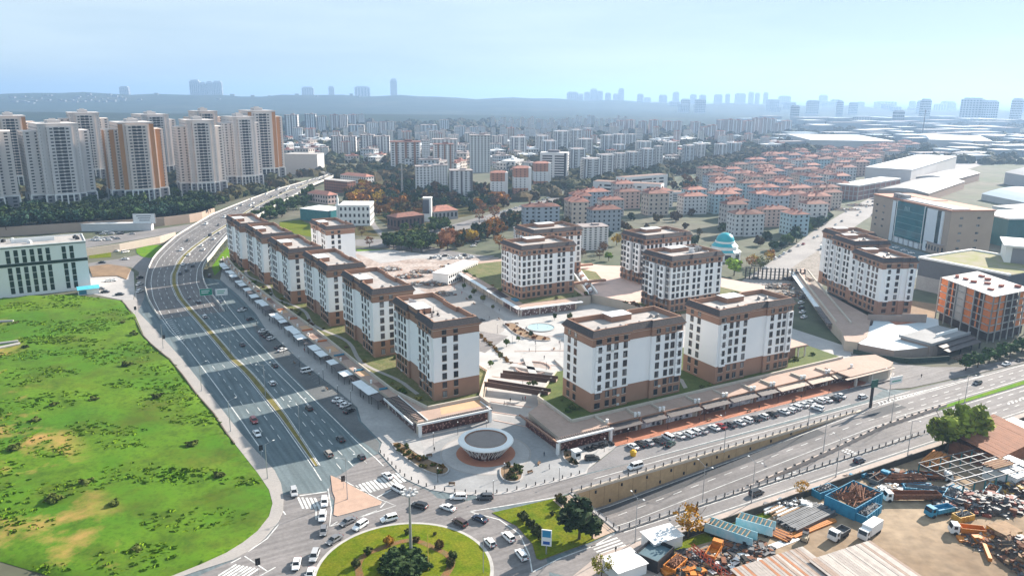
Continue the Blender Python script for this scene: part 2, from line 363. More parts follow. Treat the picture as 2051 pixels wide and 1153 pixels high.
# hatched gore where the left slip road joins
gA=pxp([(329,637),(346,658),(372,690)]); gB=pxp([(333,634),(352,655),(372,688)])
for k in range(15):
    t=k/15; p=G(326+t*44,632+t*54); q=p+UV(2.4*(1-t)+.4,.9); stripe(mk,[p-UV(.4*(1-t),0),q],.45,.045)
stripe(mk,pxp([(322,636),(340,662),(371,692)]),.25,.045)
# zebra crossings
def zebra(p0,p1,n,length,wd=.5,ang=None):
    p0=v3(p0,0);p1=v3(p1,0); d=(p1-p0); a=Vector((-d.y,d.x,0)).normalized()
    if ang is not None: a=Vector((math.cos(ang),math.sin(ang),0))
    for k in range(n):
        c=p0+d*(k+.5)/n; stripe(mk,[c-a*length/2,c+a*length/2],wd,.045)
zebra(G(716,982),G(806,954),12,6.0,.75,R(29+90+4))
zebra(G(598,1006),G(640,1008),5,6.5,.6,R(29+88))
zebra(G(452,1140),G(505,1150),7,5,.55,R(60))
zebra(G(1208,1083),G(1235,1108),5,8,.55,R(31))
stripe(mk,pxp([(600,992),(655,984)]),.45,.045)
stripe(mk,pxp([(633,1010),(633,1040)]),.25,.045)
stripe(mk,pxp([(752,997),(785,980)]),.4,.045)
# give-way wedges round the triangular island and at the slip lanes
for L in ([(657,978),(664,1020),(660,1054),(725,1034),(793,1012),(757,998),(700,968),(680,955)],[(660,1054),(676,1044)],[(712,1038),(755,1022)],[(762,1016),(775,1003)],[(940,1024),(1110,996)],[(940,1024),(1000,1040),(1040,1068),(1060,1110),(1066,1145)],[(1066,1145),(1120,1118),(1190,1092),(1232,1068)],[(567,1023),(572,1030)],[(497,1104),(535,1078),(558,1050)],[(552,1135),(520,1153)],[(490,1113),(535,1143)],[(462,1127),(483,1116)]):
    stripe(mk,[v3(p,0) for p in pxp(L)],.3,.045)
# right-hand roads
for v0,v1,u0,u1 in ((160.7,160.7,116,258),(163.6,163.0,135,228),(134.6,134.6,107,240),(130.5,130.5,108,330)): stripe(mk,uvp([(u0,v0),(u1,v1)]),.22,.045)
for v,u0,u1 in ((150.2,228,400),(153.8,240,400),(141.2,252,400),(137.6,252,400),(134.2,236,400)): stripe(mk,uvp([(u0,v),(u1,v)]),.22,.045,dash=(3,4.2))
for v in (157.2,148.0,143.6): stripe(mk,uvp([(232,v),(400,v)]),.22,.045)
for k in range(16):
    u=237+k*2.0; wv=1.9*(1-k/17); stripe(mk,uvp([(u,158.2-wv/2),(u+1.0,158.2+wv/2)]),.6,.045)
stripe(mk,uvp([(236,157.4),(272,158.2)]),.3,.045); stripe(mk,uvp([(236,159.6),(272,158.4),(300,157.6)]),.3,.045)
for k in range(16):
    u=278+k*2.4; stripe(mk,uvp([(u,136.2),(u+1.4,137.0)]),.6,.045)
o=mk.build('road_markings',paint); stru(o)
# tar patches and seams, worn wheel tracks
pt=MB()
for q in ([(224,150.5),(243,151.5),(243,156.2),(224,155.4)],):
    pt.poly([p+Vector((0,0,.034)) for p in uvp(q)])
o=pt.build('tarmac_patch',asphaltd); stru(o)
sheet('parking_lot',uvp([(114,164.6),(134,163.4),(238,162.6),(250,166),(250,173),(134,174.1),(126,170),(118,166.3)]),mat('parking_asphalt',(.21,.20,.205),.9,scale=.08,col2=(.165,.16,.165),fine=(1.2,.1)),z=.032)
# --- parking bays in front of the left arcade
sheet('parking_lot',pxp([(505,648),(531,659),(601,724),(677,784),(712,814),(718,842),(760,886),(757,905),(716,878),(680,843),(650,815),(610,776),(572,738),(530,697)]),mat('bay_asphalt',(.13,.135,.138),.9,scale=.1,col2=(.09,.097,.10),fine=(1.2,.12)),z=.03)
sheet('road',pxp([(655,985),(668,958),(682,950),(720,925),(757,908),(778,930),(806,958),(832,971),(862,984),(880,1000),(780,1030),(700,1040)]),asphalt2,z=.0235)  # sunlit stretch beside the plaza, painted as paler asphalt
pk=MB()
a=[G(527,672),G(592,735),G(668,795),G(700,830)]; b=[G(545,668),G(606,727),G(682,787),G(717,820)]
for i in range(3):
    L=(b[i+1]-b[i]).length; n=int(L/2.6)
    for k in range(n):
        p=a[i].lerp(a[i+1],k/n); q=b[i].lerp(b[i+1],k/n); stripe(pk,[p,q+(q-p)*.1],.14,.045)
o=pk.build('parking_markings',mat('worn_paint',(.35,.36,.36),.8,scale=.9,col2=(.10,.10,.11),sharp=(.35,.6))); stru(o)
# --- pavements and islands
FE=[(-420,596),(0,598),(140,590),(243,602),(250,609),(271,632),(289,674),(304,692),(341,718),(364,749),(390,785),(427,827),(450,863),(487,910),(516,947),(539,981),(546,1008),(539,1034),(516,1063),(487,1086),(453,1107),(400,1131),(340,1155),(240,1195)]
sheet('pavement',pxp(FE[3:])+[v3(p,0) for p in pxp(FL[::-1])]+[G(268,600)],concrete,z=.15,skirt=.2,side=kerbm)
wall_along('low_wall',[v3(p,0) for p in pxp([(243,602),(252,612),(268,634),(286,672),(303,690),(341,722),(366,752),(392,788),(429,830),(452,866),(470,890)])],.35,.55,mat('old_stone_wall',(.15,.12,.09),.9,var=.4,scale=1.5),kind=True)
tri=pxp([(662,952),(676,958),(765,1005),(761,1011),(676,1034),(668,1031),(671,997),(666,985)])
sheet('traffic_island',tri,mat('island_paving',(.46,.31,.235),.9,scale=.4,col2=(.38,.26,.2)),z=.17,skirt=.2,side=kerbm)
gi=uvp([(82.2,158.0),(100.8,156.5),(104.9,156.6),(105.3,136),(98,134.9),(82.6,134.2),(82.1,135.2),(84.3,141),(84.8,149.5)])
sheet('grass_island',gi,lawn,z=.2,skirt=.3,side=mat('kerb_brown',(.26,.19,.13),.9,var=.2))
sheet('pavement',uvp([(99.5,156),(105.9,156.4),(105.9,135.9),(98.6,135.2)]),mat('sandy_paving',(.48,.36,.28),.9,var=.2),z=.208)
ri=ob('roundabout_island'); stru(ri)
MB().prism([(RC.x+RR_*math.cos(t),RC.y+RR_*math.sin(t)) for t in [2*math.pi*k/72 for k in range(72)]],0,.18).build('kerb',kerbm,ri)
mb=MB(); rg=[]
for r,z in ((RR_-.8,.19),(RR_-1.2,.24),(14,.7),(8,1.1),(.5,1.3)): rg.append([(RC.x+r*math.cos(2*math.pi*k/64),RC.y+r*math.sin(2*math.pi*k/64),z) for k in range(64)])
mb.loft(rg,0,None,0); mb.build('lawn',lawn,ri)
bed=MB()
for k in range(64):
    a0,a1=2*math.pi*k/64,2*math.pi*(k+1)/64; 
    def rp_(r,a,z): return (RC.x+r*math.cos(a),RC.y+r*math.sin(a),z)
    wob=.5*math.sin(a0*5); w1=.5*math.sin(a1*5)
    bed.poly([rp_(9.6+wob,a0,1.03),rp_(11.3+wob,a0,.93),rp_(11.3+w1,a1,.93),rp_(9.6+w1,a1,1.03)])
bed.build('flower_bed',mat('bed_soil',(.20,.085,.03),.95,scale=.8,col2=(.12,.10,.03),fine=(3,.3)),ri)
# --- plaza of the estate
plaza=pxp(plaza_k)+uvp([(118,166.4),(134,174.3),(250,172.8),(262,163.2),(276,168),(282,182),(282,340),(180,500),(70,520),(64,470)])+pxp(PK[::-1])
for p in plaza: p.z=0
sheet('plaza',plaza,concrete_w,z=.15,skirt=.2,side=kerbm)
sheet('plaza_paving',uvp([(134,174.4),(249,173),(256,176),(256,182),(134,181)]),orangebrick,z=.156)
sheet('plaza_paving',pxp([(846,905),(882,880),(917,866),(960,845),(1000,815),(1050,830),(1060,853),(1110,905),(1125,925),(1160,928),(1200,900),(1172,945),(1120,958),(1062,972),(1016,983),(986,986),(950,986),(905,980),(880,960)]),concrete_g,z=.157)
sheet('plaza_paving',pxp([(930,700),(990,690),(1040,620),(1090,640),(1120,700),(1118,760),(1085,800),(1060,840),(990,830),(960,815),(965,770)]),mat('pale_plaza',(.44,.425,.415),.8,scale=.1,col2=(.35,.34,.33),fine=(.8,.03)),z=.16)
# pavement right of the left car park
sheet('pavement',pxp([(765,886),(724,844),(716,816),(677,782),(601,722),(531,657),(513,629),(478,592),(441,560),(446,532),(490,578),(619,697),(775,817),(838,873),(850,900),(800,905)]),mat('walk_paving',(.36,.35,.345),.85,scale=.1,col2=(.29,.285,.28),fine=(.9,.08)),z=.162)
# right pavement beyond the sunken road and scrapyard ground
sheet('pavement',[v3(p,0) for p in pxp([(1142,1158),(1201,1110)])]+uvp([(106,129.6),(330,129.2),(330,125),(108,125.6),(100,108)]),mat('sidewalk_pink',(.42,.345,.305),.9,scale=.15,col2=(.33,.275,.245),fine=(1,.08)),z=.15,skirt=.2,side=kerbm)
yard=uvp([(105,118),(112,125.3),(330,124.6),(330,40),(60,40),(70,80)])
sheet('scrapyard_ground',yard,sand,z=.06)
# green median further right
md=sheet('median_strip',uvp([(250,144.6),(256,146.3),(330,147.0),(420,147.4),(420,144.4),(330,144.4)]),lawn2,z=.25,skirt=.3,side=kerbm)
# pavement on the right corner
sheet('road',uvp([(250,172.5),(252,165.5),(262,162.6),(276,161.6),(300,160.0),(330,158.2),(330,162.5),(304,166),(290,173),(280,184),(276,200),(271,196),(271,186),(262,173)]),asphalt2,z=.168)
sheet('pavement',uvp([(252,173.8),(262,171.8),(270,175.2),(273,186),(271.5,186),(268.5,176.8),(261.5,174)]),concrete_w,z=.18)
# --- sunken road with retaining walls
def uz(u): t=min(1,max(0,(u-118)/100)); return -6.6*(1-t)
us=[98,106,118]+list(range(122,228,4))
ur=ob('sunken_road'); stru(ur)
mb=MB(); rg=[[UV(u,135.4,uz(u)),UV(u,157.2,uz(u))] for u in us]; mb.loft(rg,0,closed=False); mb.build('road_surface',asphalt2,ur)
mb=MB(); rg=[[UV(u,152.0,uz(u)+.015),UV(u,155.6,uz(u)+.015)] for u in us[:-6]]; mb.loft(rg,0,closed=False); mb.build('lane_wear',asphaltd,ur)
mb=MB(); stripe(mb,[UV(u,155.6,uz(u)) for u in us],.25,.05); stripe(mb,[UV(u,150.6,uz(u)) for u in us],.22,.05,dash=(3,3.6))
stripe(mb,[UV(u,139.2+(u-106)*.05,uz(u)) for u in us[8:]],.22,.05,dash=(3,3.6)); stripe(mb,[UV(u,146.4,uz(u)) for u in us],.22,.05); stripe(mb,[UV(u,136.6,uz(u)) for u in us],.22,.05)
for u0 in (172,196):
    for i in range(5):
        for j in range(4): stripe(mb,[UV(u0+i*1.9,137.4+j*1.0+(u0-172)*.03,uz(u0)+.0),UV(u0+i*1.9+1.1,137.4+j*1.0+(u0-172)*.03,uz(u0+2))],.55,.12)
mb.build('markings',paint,ur)
nw=ob('retaining_wall'); tag(nw,'tan retaining wall with dark lamp niches beside the sunken road','wall')
mb=MB(); rg=[[UV(u,156.75,uz(u)-.3),UV(u,156.75,-.35),UV(u,157.4,-.35),UV(u,157.4,uz(u)-.3)] for u in us[1:] if uz(u)<-.2]; mb.loft([r[::-1] for r in rg],0,0,0); mb.build('wall_face',tanwall,nw)
mb=MB(); rg=[[UV(u,156.5,-.34),UV(u,156.5,.35),UV(u,157.5,.35),UV(u,157.5,-.34)] for u in (106,226)]; mb.loft([r[::-1] for r in rg],0,0,0); mb.build('coping',mat('coping_stone',(.55,.46,.37),.85,var=.15),nw)
nm=MB().cyl(0,0,0,.8,.28,.28,10).mesh('niche',darkm)
for u in range(110,222,9):
    if uz(u)<-1.6: ob('lamp_niche',nm,nw,UV(u,156.66,uz(u)+.7))
    if uz(u)<-4: ob('drain_outlet',nm,nw,UV(u+4,156.66,-1.9))
jm=MB().box(-.03,.03,-.02,.02,0,1).mesh('joint',mat('wall_joint',(.25,.17,.10),.9))
for u in range(112,214,5):
    if uz(u)<-.9: ob('wall_joint',jm,nw,UV(u,156.735,uz(u)),A29,(1,1,-.4-uz(u)))
sw=ob('retaining_wall'); tag(sw,'low south wall of the sunken road under the lower railing','wall')
mb=MB(); rg=[[UV(u,135.1,uz(u)-.3),UV(u,135.1,.3),UV(u,135.8,.3),UV(u,135.8,uz(u)-.3)] for u in us[1:]]; mb.loft([r[::-1] for r in rg],0,0,0); mb.build('wall_face',concrete,sw)
pw=ob('underpass_portal'); tag(pw,'concrete portal edge where the sunken road goes under the roundabout','portal')
mb=MB(); mb.obox(UV(105.9,146.3)[:2],.45,11,-1.4,.35,A29); mb.build('edge_beam',concrete_w,pw)
bw=ob('median_barrier'); tag(bw,'concrete barrier with dark studs between the sunken carriageways','barrier')
bv=lambda u: float(np.interp(u,[98,106,159,195,221,249,262],[137.8,138.2,141.1,142.6,144.4,145.4,145.6]))
mb=MB(); rg=[]
for u in us+[234,242,250,256]:
    p=UV(u,bv(u),uz(u) if u<218 else 0); n=Vector((E2.x,E2.y,0)); rg.append([p-n*.4,p+n*.4,p+n*.2+Vector((0,0,1.1)),p-n*.2+Vector((0,0,1.1))])
mb.loft(rg,0,0,0); mb.build('barrier_body',mat('barrier_concrete',(.56,.46,.40),.85,var=.2,scale=.5),bw)
sm=MB().box(-.25,.25,-.22,.22,0,.5).mesh('stud',darkm)
for u in range(112,256,4): ob('stud',sm,bw,UV(u,bv(u),(uz(u) if u<218 else 0)+1.05),A29)
# railings: posts and rails
pm=MB().box(-.09,.09,-.14,.14,0,1.15).mesh('post',darkm)
def railing(label,pts,step=3.2,h=1.15,m=steel,panel=None):
    r=ob('railing'); tag(r,label,'railing'); pts=[v3(p) for p in pts]
    for p in resample(pts,step): ob('post',pm,r,p+Vector((0,0,.3)),A29)
    for z in (.62,.95,1.3):
        mb=MB()
        for a,b in zip(pts,pts[1:]): mb.tube(a+Vector((0,0,z)),b+Vector((0,0,z)),.05,n=4)
        mb.build('rail',m,r)
    return r
railing('dark-posted railing along the top of the tan retaining wall',uvp([(106.2,157.0),(224,157.0)]))
railing('short railing across the mouth of the underpass by the bushes',uvp([(105.9,156.6),(105.9,136)]))
railing('dark-posted railing along the lower side of the sunken road',uvp([(106.2,135.5),(236,135.0)]))
# ================================================================ estate apartment buildings
wallw=mat('white_render',(.88,.88,.88),.7,var=.05,scale=.15,col2=(.83,.84,.85))
brown=mat('brown_render',(.35,.20,.135),.8,scale=.2,col2=(.31,.175,.12),fine=(.8,.05))
trim=mat('cream_trim',(.66,.56,.47),.7,var=.08)
brown2=mat('brown_cornice',(.30,.165,.11),.8,var=.12)
def tile_mat(name,c1,c2,sc=2.2):
    m=mat(name,c1,.75,col2=c2,scale=sc,sharp=(.4,.6),fine=(6,.2),bump=.4); return m
slate=tile_mat('dark_roof_tiles',(.075,.062,.062),(.045,.038,.04))
deck=mat('roof_membrane',(.42,.39,.37),.8,scale=.25,col2=(.31,.285,.27),fine=(.9,.07))
deckw=mat('white_roof_sheet',(.70,.70,.70),.6,var=.08)
winf=mat('window_frame_brown',(.05,.035,.03),.5,var=.1)
pane=glass('window_glass',(.022,.026,.032),.1,.26,.45)
ACM=MB().box(-.45,.45,-.38,0,0,.65).mesh('air_conditioner',mat('ac_white',(.62,.62,.60),.6,var=.1))
alu=mat('vent_metal',(.34,.33,.33),.4,metal=.5,var=.2)
PANE={}
def win_mesh(wd,h,name='window'):
    mb=MB(); f=.13
    mb.box(-wd/2,wd/2,-.10,.06,0,f,0); mb.box(-wd/2,wd/2,-.10,.06,h-f,h,0); mb.box(-wd/2,-wd/2+f,-.10,.06,f,h-f,0); mb.box(wd/2-f,wd/2,-.10,.06,f,h-f,0)
    mb.box(-.04+wd*.12,.04+wd*.12,-.08,.06,f,h-f,0)
    mb.box(-wd/2-.08,wd/2+.08,-.2,.05,-.1,0,1)
    me=mb.mesh(name,[winf,trim]); PANE[me.name]=MB().poly([(-wd/2+f,-.03,f),(wd/2-f,-.03,f),(wd/2-f,-.03,h-f),(-wd/2+f,-.03,h-f)]).mesh('pane',pane); return me
def putw(name,me,t,loc,fr,sc=None):
    o=ob(name,me,t,loc,fr,sc); ob('pane',PANE[me.name],o); return o
WIN=win_mesh(1.65,2.15); WINL=win_mesh(1.35,2.15)
def bay_mesh(wd,h,dp):
    mb=MB(); mb.box(-wd/2,wd/2,-dp,0,-.75,0,0); mb.box(-wd/2,wd/2,-dp,0,h,h+.35,0)
    for x0,x1 in ((-wd/2,-wd*.24),(wd*.30,wd/2)): mb.box(x0,x1,-dp,0,0,h,0)
    for x in (-wd*.24,.0,wd*.30-.1): mb.box(x,x+.1,-dp+.02,-dp+.12,0,h,1)
    mb.box(-wd/2,wd/2,-dp-.02,-dp+.04,.85,.93,1)
    me=mb.mesh('bay_window',[wallw,winf]); PANE[me.name]=MB().box(-wd*.24,wd*.30,-dp+.08,0,0,h).mesh('pane',pane); return me
BAY=bay_mesh(2.7,2.1,.75); BALC=bay_mesh(3.4,2.0,1.1)
vb=MB(); vb.box(-.6,.6,-.5,.5,0,.5); vb.cyl(0,0,.5,.95,.42,.5,10); vb.cyl(0,0,.95,1.1,.5,.15,10); VENT=vb.mesh('roof_vent',alu)
FH=3.2
def stepped(L,W,steps):
    "counter-clockwise plan; steps = list of (x0, x1, inset) along the long sides"
    pts=[]
    for x0,x1,d in steps: pts+=[(x0,-W/2+d),(x1,-W/2+d)]
    for x0,x1,d in reversed(steps): pts+=[(x1,W/2-d),(x0,W/2-d)]
    out=[]
    for p in pts:
        if not out or (abs(p[0]-out[-1][0])+abs(p[1]-out[-1][1]))>1e-4: out.append(p)
    return out
def inset_at(steps,x):
    for x0,x1,d in steps:
        if x0<=x<=x1: return d
    return 0
def apartment(label,loc,rz,L=38,W=17,steps=None,cols=None,scols=None,bays=(),sbays=(),nb=2,nw=5,group='white and brown apartment blocks of the estate',stair=(1,3.2,8,5),vents=None,flip=1,extra=None,zbase=4.9,tint=None):
    t=ob('apartment_building',None,None,(loc[0],loc[1],zbase),rz); tag(t,label,'building',group)
    H=L/2; steps=steps or [(-H,-H+4,0),(-H+4,-4,.35),(-4,5.5,1.25),(5.5,H,.5)]
    P=stepped(L,W,steps); zb=nb*FH; zw=zb+nw*FH; za=zw+2.9
    MB().prism(P,-.4,zb).build('base_wall',brown,t)
    MB().prism(offs(P,-.003),zb,zw).build('wall',wallw,t)
    MB().prism(P,zw,za).build('attic_wall',brown,t)
    MB().prism(offs(P,.12),zw-.25,zw).build('sill_band',brown2,t)
    mb=MB(); mb.prism(offs(P,.2),za-.75,za-.55,1); mb.prism(offs(P,.35),za-.55,za-.1,0); mb.prism(offs(P,.75),za-.1,za+.12,0); mb.build('cornice',[brown2,trim],t)
    zt=za+2.1
    mb=MB(); a=offs(P,.7); b=offs(P,-.55); c=offs(P,-.95)
    mb.loft([[(*p,za+.12) for p in a],[(*p,zt) for p in b]],0); mb.build('mansard_roof',slate,t)
    mb=MB(); mb.loft([[(*p,zt-1.75) for p in a and c][::-1],[(*p,zt+.06) for p in c][::-1]],0); mb.loft([[(*p,zt) for p in b],[(*p,zt+.06) for p in b],[(*p,zt+.06) for p in c]],0); mb.build('parapet',brown,t)
    MB().poly([(*p,zt-1.7) for p in c]).build('roof_deck',deck,t)
    sx,sy,sw_,sh=stair
    mb=MB(); y1=W/2-1.0; mb.box(sx-sw_/2,sx+sw_/2,y1-sh,y1,zt-1.7,zt+.25,0); mb.box(sx-sw_/2-.15,sx+sw_/2+.15,y1-sh-.15,y1+.1,zt+.25,zt+.4,1); mb.build('stair_housing',[brown,deckw],t)
    for vx,vy in (vents or [(-13,-3),(-11,-4.5),(-5,-4.3),(-1,-4.6),(3,-4.2),(12,1),(14,0)]): ob('roof_vent',VENT,t,(vx,vy,zt-1.7),RNG.random()*3,RNG.uniform(.9,1.25))
    # windows on the faces that look towards the photographer
    cx,cy_=loc[0],loc[1]; cw=Vector((-cx,-cy_)).normalized()
    cols=cols or [-13,-10,-6.2,8,11.6,14.2]; scols=scols or [1.0,4.6]
    base=lambda k: k*FH+.75
    for face in range(4):
        ang=rz+[-math.pi/2,0,math.pi/2,math.pi][face]
        if Vector((math.cos(ang),math.sin(ang))).dot(cw)<-.05: continue
        fr=[0,math.pi/2,math.pi,-math.pi/2][face]
        for k in range(nb+nw+1):
            z=base(k) if k<nb+nw else zw+.45
            if face in (0,2):
                sg=1 if face==0 else -1
                for x in cols:
                    xx=x*flip; d=inset_at(steps,xx*1.0); y=-W/2+d
                    if face==2: d=inset_at(steps,xx); 
                    putw('window',WIN,t,(xx,sg*y,z),fr,(1,1,.9 if k>=nb+nw else 1)); (RNG.random()<.07 and k<nb+nw) and ob('air_conditioner',ACM,t,(xx+1.4,sg*y,z-.5),fr)
                for x in bays:
                    xx=x*flip; d=inset_at(steps,xx)
                    if k<nb or k>=nb+nw: putw('window',WIN,t,(xx,sg*(-W/2+d),z),fr,(1.35,1,.9))
                    else: putw('bay_window',BAY,t,(xx,sg*(-W/2+d),z),fr)
            else:
                sg=1 if face==1 else -1
                for y in scols: putw('window',WIN,t,(sg*L/2,sg*y,z),fr,(1,1,.9 if k>=nb+nw else 1))
                for y in sbays:
                    if k<nb or k>=nb+nw: putw('window',WIN,t,(sg*L/2,sg*y,z),fr,(1.35,1,.9))
                    else: putw('bay_window',BALC,t,(sg*L/2,sg*y,z),fr)
    return t,zt
def corner(px,z,L,W,rz,which,rise=0):
    "centre of an L x W plan turned by rz whose corner (sx, sy) is seen at a pixel"
    p=G(px[0],px[1],z); sx,sy=which; c,s=math.cos(rz),math.sin(rz)
    return p-Vector((c*sx*L/2-s*sy*W/2,s*sx*L/2+c*sy*W/2,0))
def cuv(u,v): return UV(u,v)
# front pair beside the car park
ZB=4.9
apartment('white and brown block above the front car park, nearer the round pavilion',cuv(135.6+19,190.9+8.5),A29,cols=[-12.4,-9.4,-5.6,8.2,12,14.6],bays=[-16.6,17.2],scols=[-1.4,-5.2],stair=(0,0,8.5,5.5))
apartment('white and brown block above the front car park, nearer the right road corner',cuv(189.5+19,190.9+8.5),A29,cols=[-12.4,-9.4,-5.6,8.2,12,14.6],bays=[-16.6,17.2],scols=[-1.4,-5.2],stair=(-1,0,8.5,5.5),vents=[(-14,-2),(-12,-3.6),(-5,-3.4),(0,-4.6),(4,-4.2),(10,1),(13,0),(8,-4)])
# row along the highway, six blocks, turned to run with it
row=[(94.2,223.4,0),(90.9,275.0,2),(87.1,324.0,3),(81.0,369.3,4),(77.8,416.4,4),(73.8,458.0,5)]
names=['nearest block of the highway row, its roof crowded with equipment','second block of the highway row counted from the pavilion','third block of the highway row counted from the pavilion','fourth block of the highway row, balconies on its near corner','fifth block of the highway row counted from the pavilion','farthest block of the highway row, beside the viaduct']
for i,(u,v,da) in enumerate(row):
    rz=A29+math.pi/2+R(da)*.6; p=UV(u,v); cc,ss=math.cos(rz),math.sin(rz)
    # near right corner of the west-facing long side: local (-L/2, +W/2) is the corner at (u, v)
    L=38
    c=p-Vector((cc*(-L/2)-ss*(8.5),ss*(-L/2)+cc*(8.5),0))
    t,zt=apartment('white and brown '+names[i],c,rz,L=L,W=17,cols=[-12.4,-9.6,-6.2,8.2,11.2,13.9],bays=[-16.0,16.4],scols=[-.4,-4.6] if i in(0,3,5) else [-1,-4.8],stair=(2,0,8.5,5.5),vents=[(-14,-4),(-13,-1.5),(-12,1.6),(2,3),(9,4),(12,2.5)] if i else [(-15,-3),(-14.6,-1),(-14.4,1.6),(13,3)])
    if i==0:
        rb=ob('rooftop_antennas',None,None,(c.x,c.y,ZB+zt-1.7),rz); tag(rb,'cluster of aerials, dishes and cabinets on the nearest highway block roof','antennas')
        for k in range(22):
            x,y=RNG.uniform(-8,5),RNG.uniform(1,5.6); mb=MB(); hh=RNG.uniform(.8,2.6); mb.tube((0,0,0),(0,0,hh),.07,n=5); mb.box(-.35,.35,-.25,.25,0,RNG.uniform(.4,.9)); 
            if k%2: mb.tube((0,0,hh*.8),(.7,.2,hh),.06,n=4)
            mb.build('aerial',darkm if k%3 else alu,rb,(x,y,0),RNG.random()*6)
        mb=MB(); mb.box(-2.2,2.2,-.06,.06,.2,2.6); mb.build('screen_panel',deckw,rb,(9,4.5,0),.3)
cB=corner((653,461),28.6+1.5,30,17,A29+math.pi/2+R(3),(-1,1))
apartment('white and brown block standing alone behind the highway row',cB,A29+math.pi/2+R(3),L=30,W=17,steps=[(-15,-11,0),(-11,-3,.35),(-3,4.5,1.25),(4.5,15,.5)],cols=[-9,-6.2,7,10],bays=[-13],scols=[2.5,6.2] and [-1,-4.8],stair=(2,0,8,5),vents=[(-10,-4),(-9,0),(4,3)])
# four inner blocks with windows all round
stM=[(-16,-13,0),(-13,-3.5,.3),(-3.5,4.5,0),(4.5,12,.3),(12,16,0)]
def inner(label,u,v,L=32,W=21):
    return apartment(label,cuv(u+L/2,v+W/2),A29,L=L,W=W,steps=stM,cols=[-14.3,-11.3,-8.3,-5.4,-1.6,1.4,6.5,9.4,14],bays=[],scols=[-9,-6.2,2.2,9],sbays=[-2.0,5.8],stair=(1,0,11,5.5),vents=[(-12,-6),(-13,0),(11,-5),(13,4)])
inner('white and brown inner block above the shops by the pool',185.6,325.4)
inner('white and brown inner block behind the one by the pool',215.0,363.0)
t,zt=inner('white and brown inner block with white plant on its roof, right of the covered alley',235.2,271.0,34,21)
rp_=ob('rooftop_plant',None,None,(*cuv(235.2+26,271+12)[:2],ZB+zt-1.7),A29); tag(rp_,'white pipes and chiller boxes on the inner block roof','roof plant')
for k in range(12):
    mb=MB(); mb.box(-.8,.8,-.5,.5,0,RNG.uniform(1,2.2)); mb.tube((-1.6,.3,2.2),(1.6,.3,2.2),.14); mb.build('chiller',deckw if k%2 else alu,rp_,(RNG.uniform(-5,5),RNG.uniform(-3,4),0),RNG.choice((0,1.57)))
inner('white and brown inner block behind the covered alley, partly hidden',259.5,321.0,34,21)
# right-hand pair at the road fork, with balconies
cR=corner((1770,660),3,32,17,A29+R(-62),(1,-1))
# ================================================================ podiums, shops, pavilion, plaza
beige=mat('beige_render',(.46,.40,.33),.85,var=.12,scale=.2)
pinkroof=mat('pink_roof_screed',(.42,.30,.245),.85,scale=.12,col2=(.36,.255,.205),fine=(1,.06))
orangeroof=mat('pale_orange_roof',(.58,.36,.215),.85,scale=.2,col2=(.52,.32,.19))
brownroof=mat('brown_roof_felt',(.25,.155,.12),.85,scale=.15,col2=(.21,.13,.105))
awnw=mat('awning_white',(.76,.80,.83),.6,var=.08,scale=.4)
awnd=mat('awning_dark',(.10,.085,.085),.6,var=.2)
bluep=mat('blue_panel',(.03,.19,.30),.5,var=.2)
orangep=mat('orange_panel',(.55,.17,.06),.6,var=.2)
def poster(name,c1,c2,c3,sc=.9):
    m=bpy.data.materials.new(name); m.use_nodes=True; t=m.node_tree; b=t.nodes['Principled BSDF']; k=t.links.new; N=t.nodes.new
    tc=N('ShaderNodeTexCoord'); oi=N('ShaderNodeObjectInfo'); ad=N('ShaderNodeVectorMath'); ad.operation='ADD'; sc_=N('ShaderNodeVectorMath'); sc_.operation='SCALE'; sc_.inputs['Scale'].default_value=37
    cb=N('ShaderNodeCombineXYZ'); k(oi.outputs['Random'],cb.inputs[0]); k(oi.outputs['Random'],cb.inputs[2]); k(cb.outputs[0],sc_.inputs[0]); k(tc.outputs['Object'],ad.inputs[0]); k(sc_.outputs[0],ad.inputs[1])
    vo=N('ShaderNodeTexVoronoi'); vo.inputs['Scale'].default_value=sc; vo.distance='CHEBYCHEV'; k(ad.outputs[0],vo.inputs['Vector'])
    no=N('ShaderNodeTexNoise'); no.inputs['Scale'].default_value=sc*1.3; no.inputs['Detail'].default_value=4; k(ad.outputs[0],no.inputs['Vector'])
    mu=N('ShaderNodeMath'); mu.operation='MULTIPLY'; k(vo.outputs['Distance'],mu.inputs[0]); k(no.outputs['Fac'],mu.inputs[1])
    r=N('ShaderNodeValToRGB'); e=r.color_ramp.elements; e[0].position=.10; e[0].color=(*c2,1); e[1].position=.28; e[1].color=(*c1,1); x=e.new(.14); x.color=(*c3,1); r.color_ramp.interpolation='CONSTANT'; k(mu.outputs[0],r.inputs[0]); k(r.outputs[0],b.inputs['Base Color']); b.inputs['Roughness'].default_value=.35
    MAT[name]=m; return m
post_w=poster('furniture_print',(.62,.62,.64),(.03,.03,.05),(.40,.40,.43),.55)
post_r=poster('dark_red_print',(.11,.03,.024),(.34,.17,.14),(.06,.02,.016),1.1)
post_p=poster('pink_print',(.22,.13,.12),(.62,.55,.53),(.09,.045,.04),.8)
post_k=poster('dark_shop_print',(.045,.04,.042),(.42,.38,.37),(.12,.06,.05),.8)
post_b=poster('blue_shop_print',(.12,.25,.33),(.68,.72,.75),(.04,.07,.10),.8)
gardm=mat('terrace_planting',(.075,.10,.02),.95,scale=.3,col2=(.16,.14,.06),fine=(1.5,.3))
gardd=mat('terrace_lawn',(.055,.085,.012),.95,scale=.25,col2=(.09,.11,.02),fine=(1.5,.2))
def wallpoly(mb,pts,z0,z1,mi=0):
    for a,b in zip(pts,pts[1:]): mb.poly([(a.x,a.y,z0),(b.x,b.y,z0),(b.x,b.y,z1),(a.x,a.y,z1)],mi)
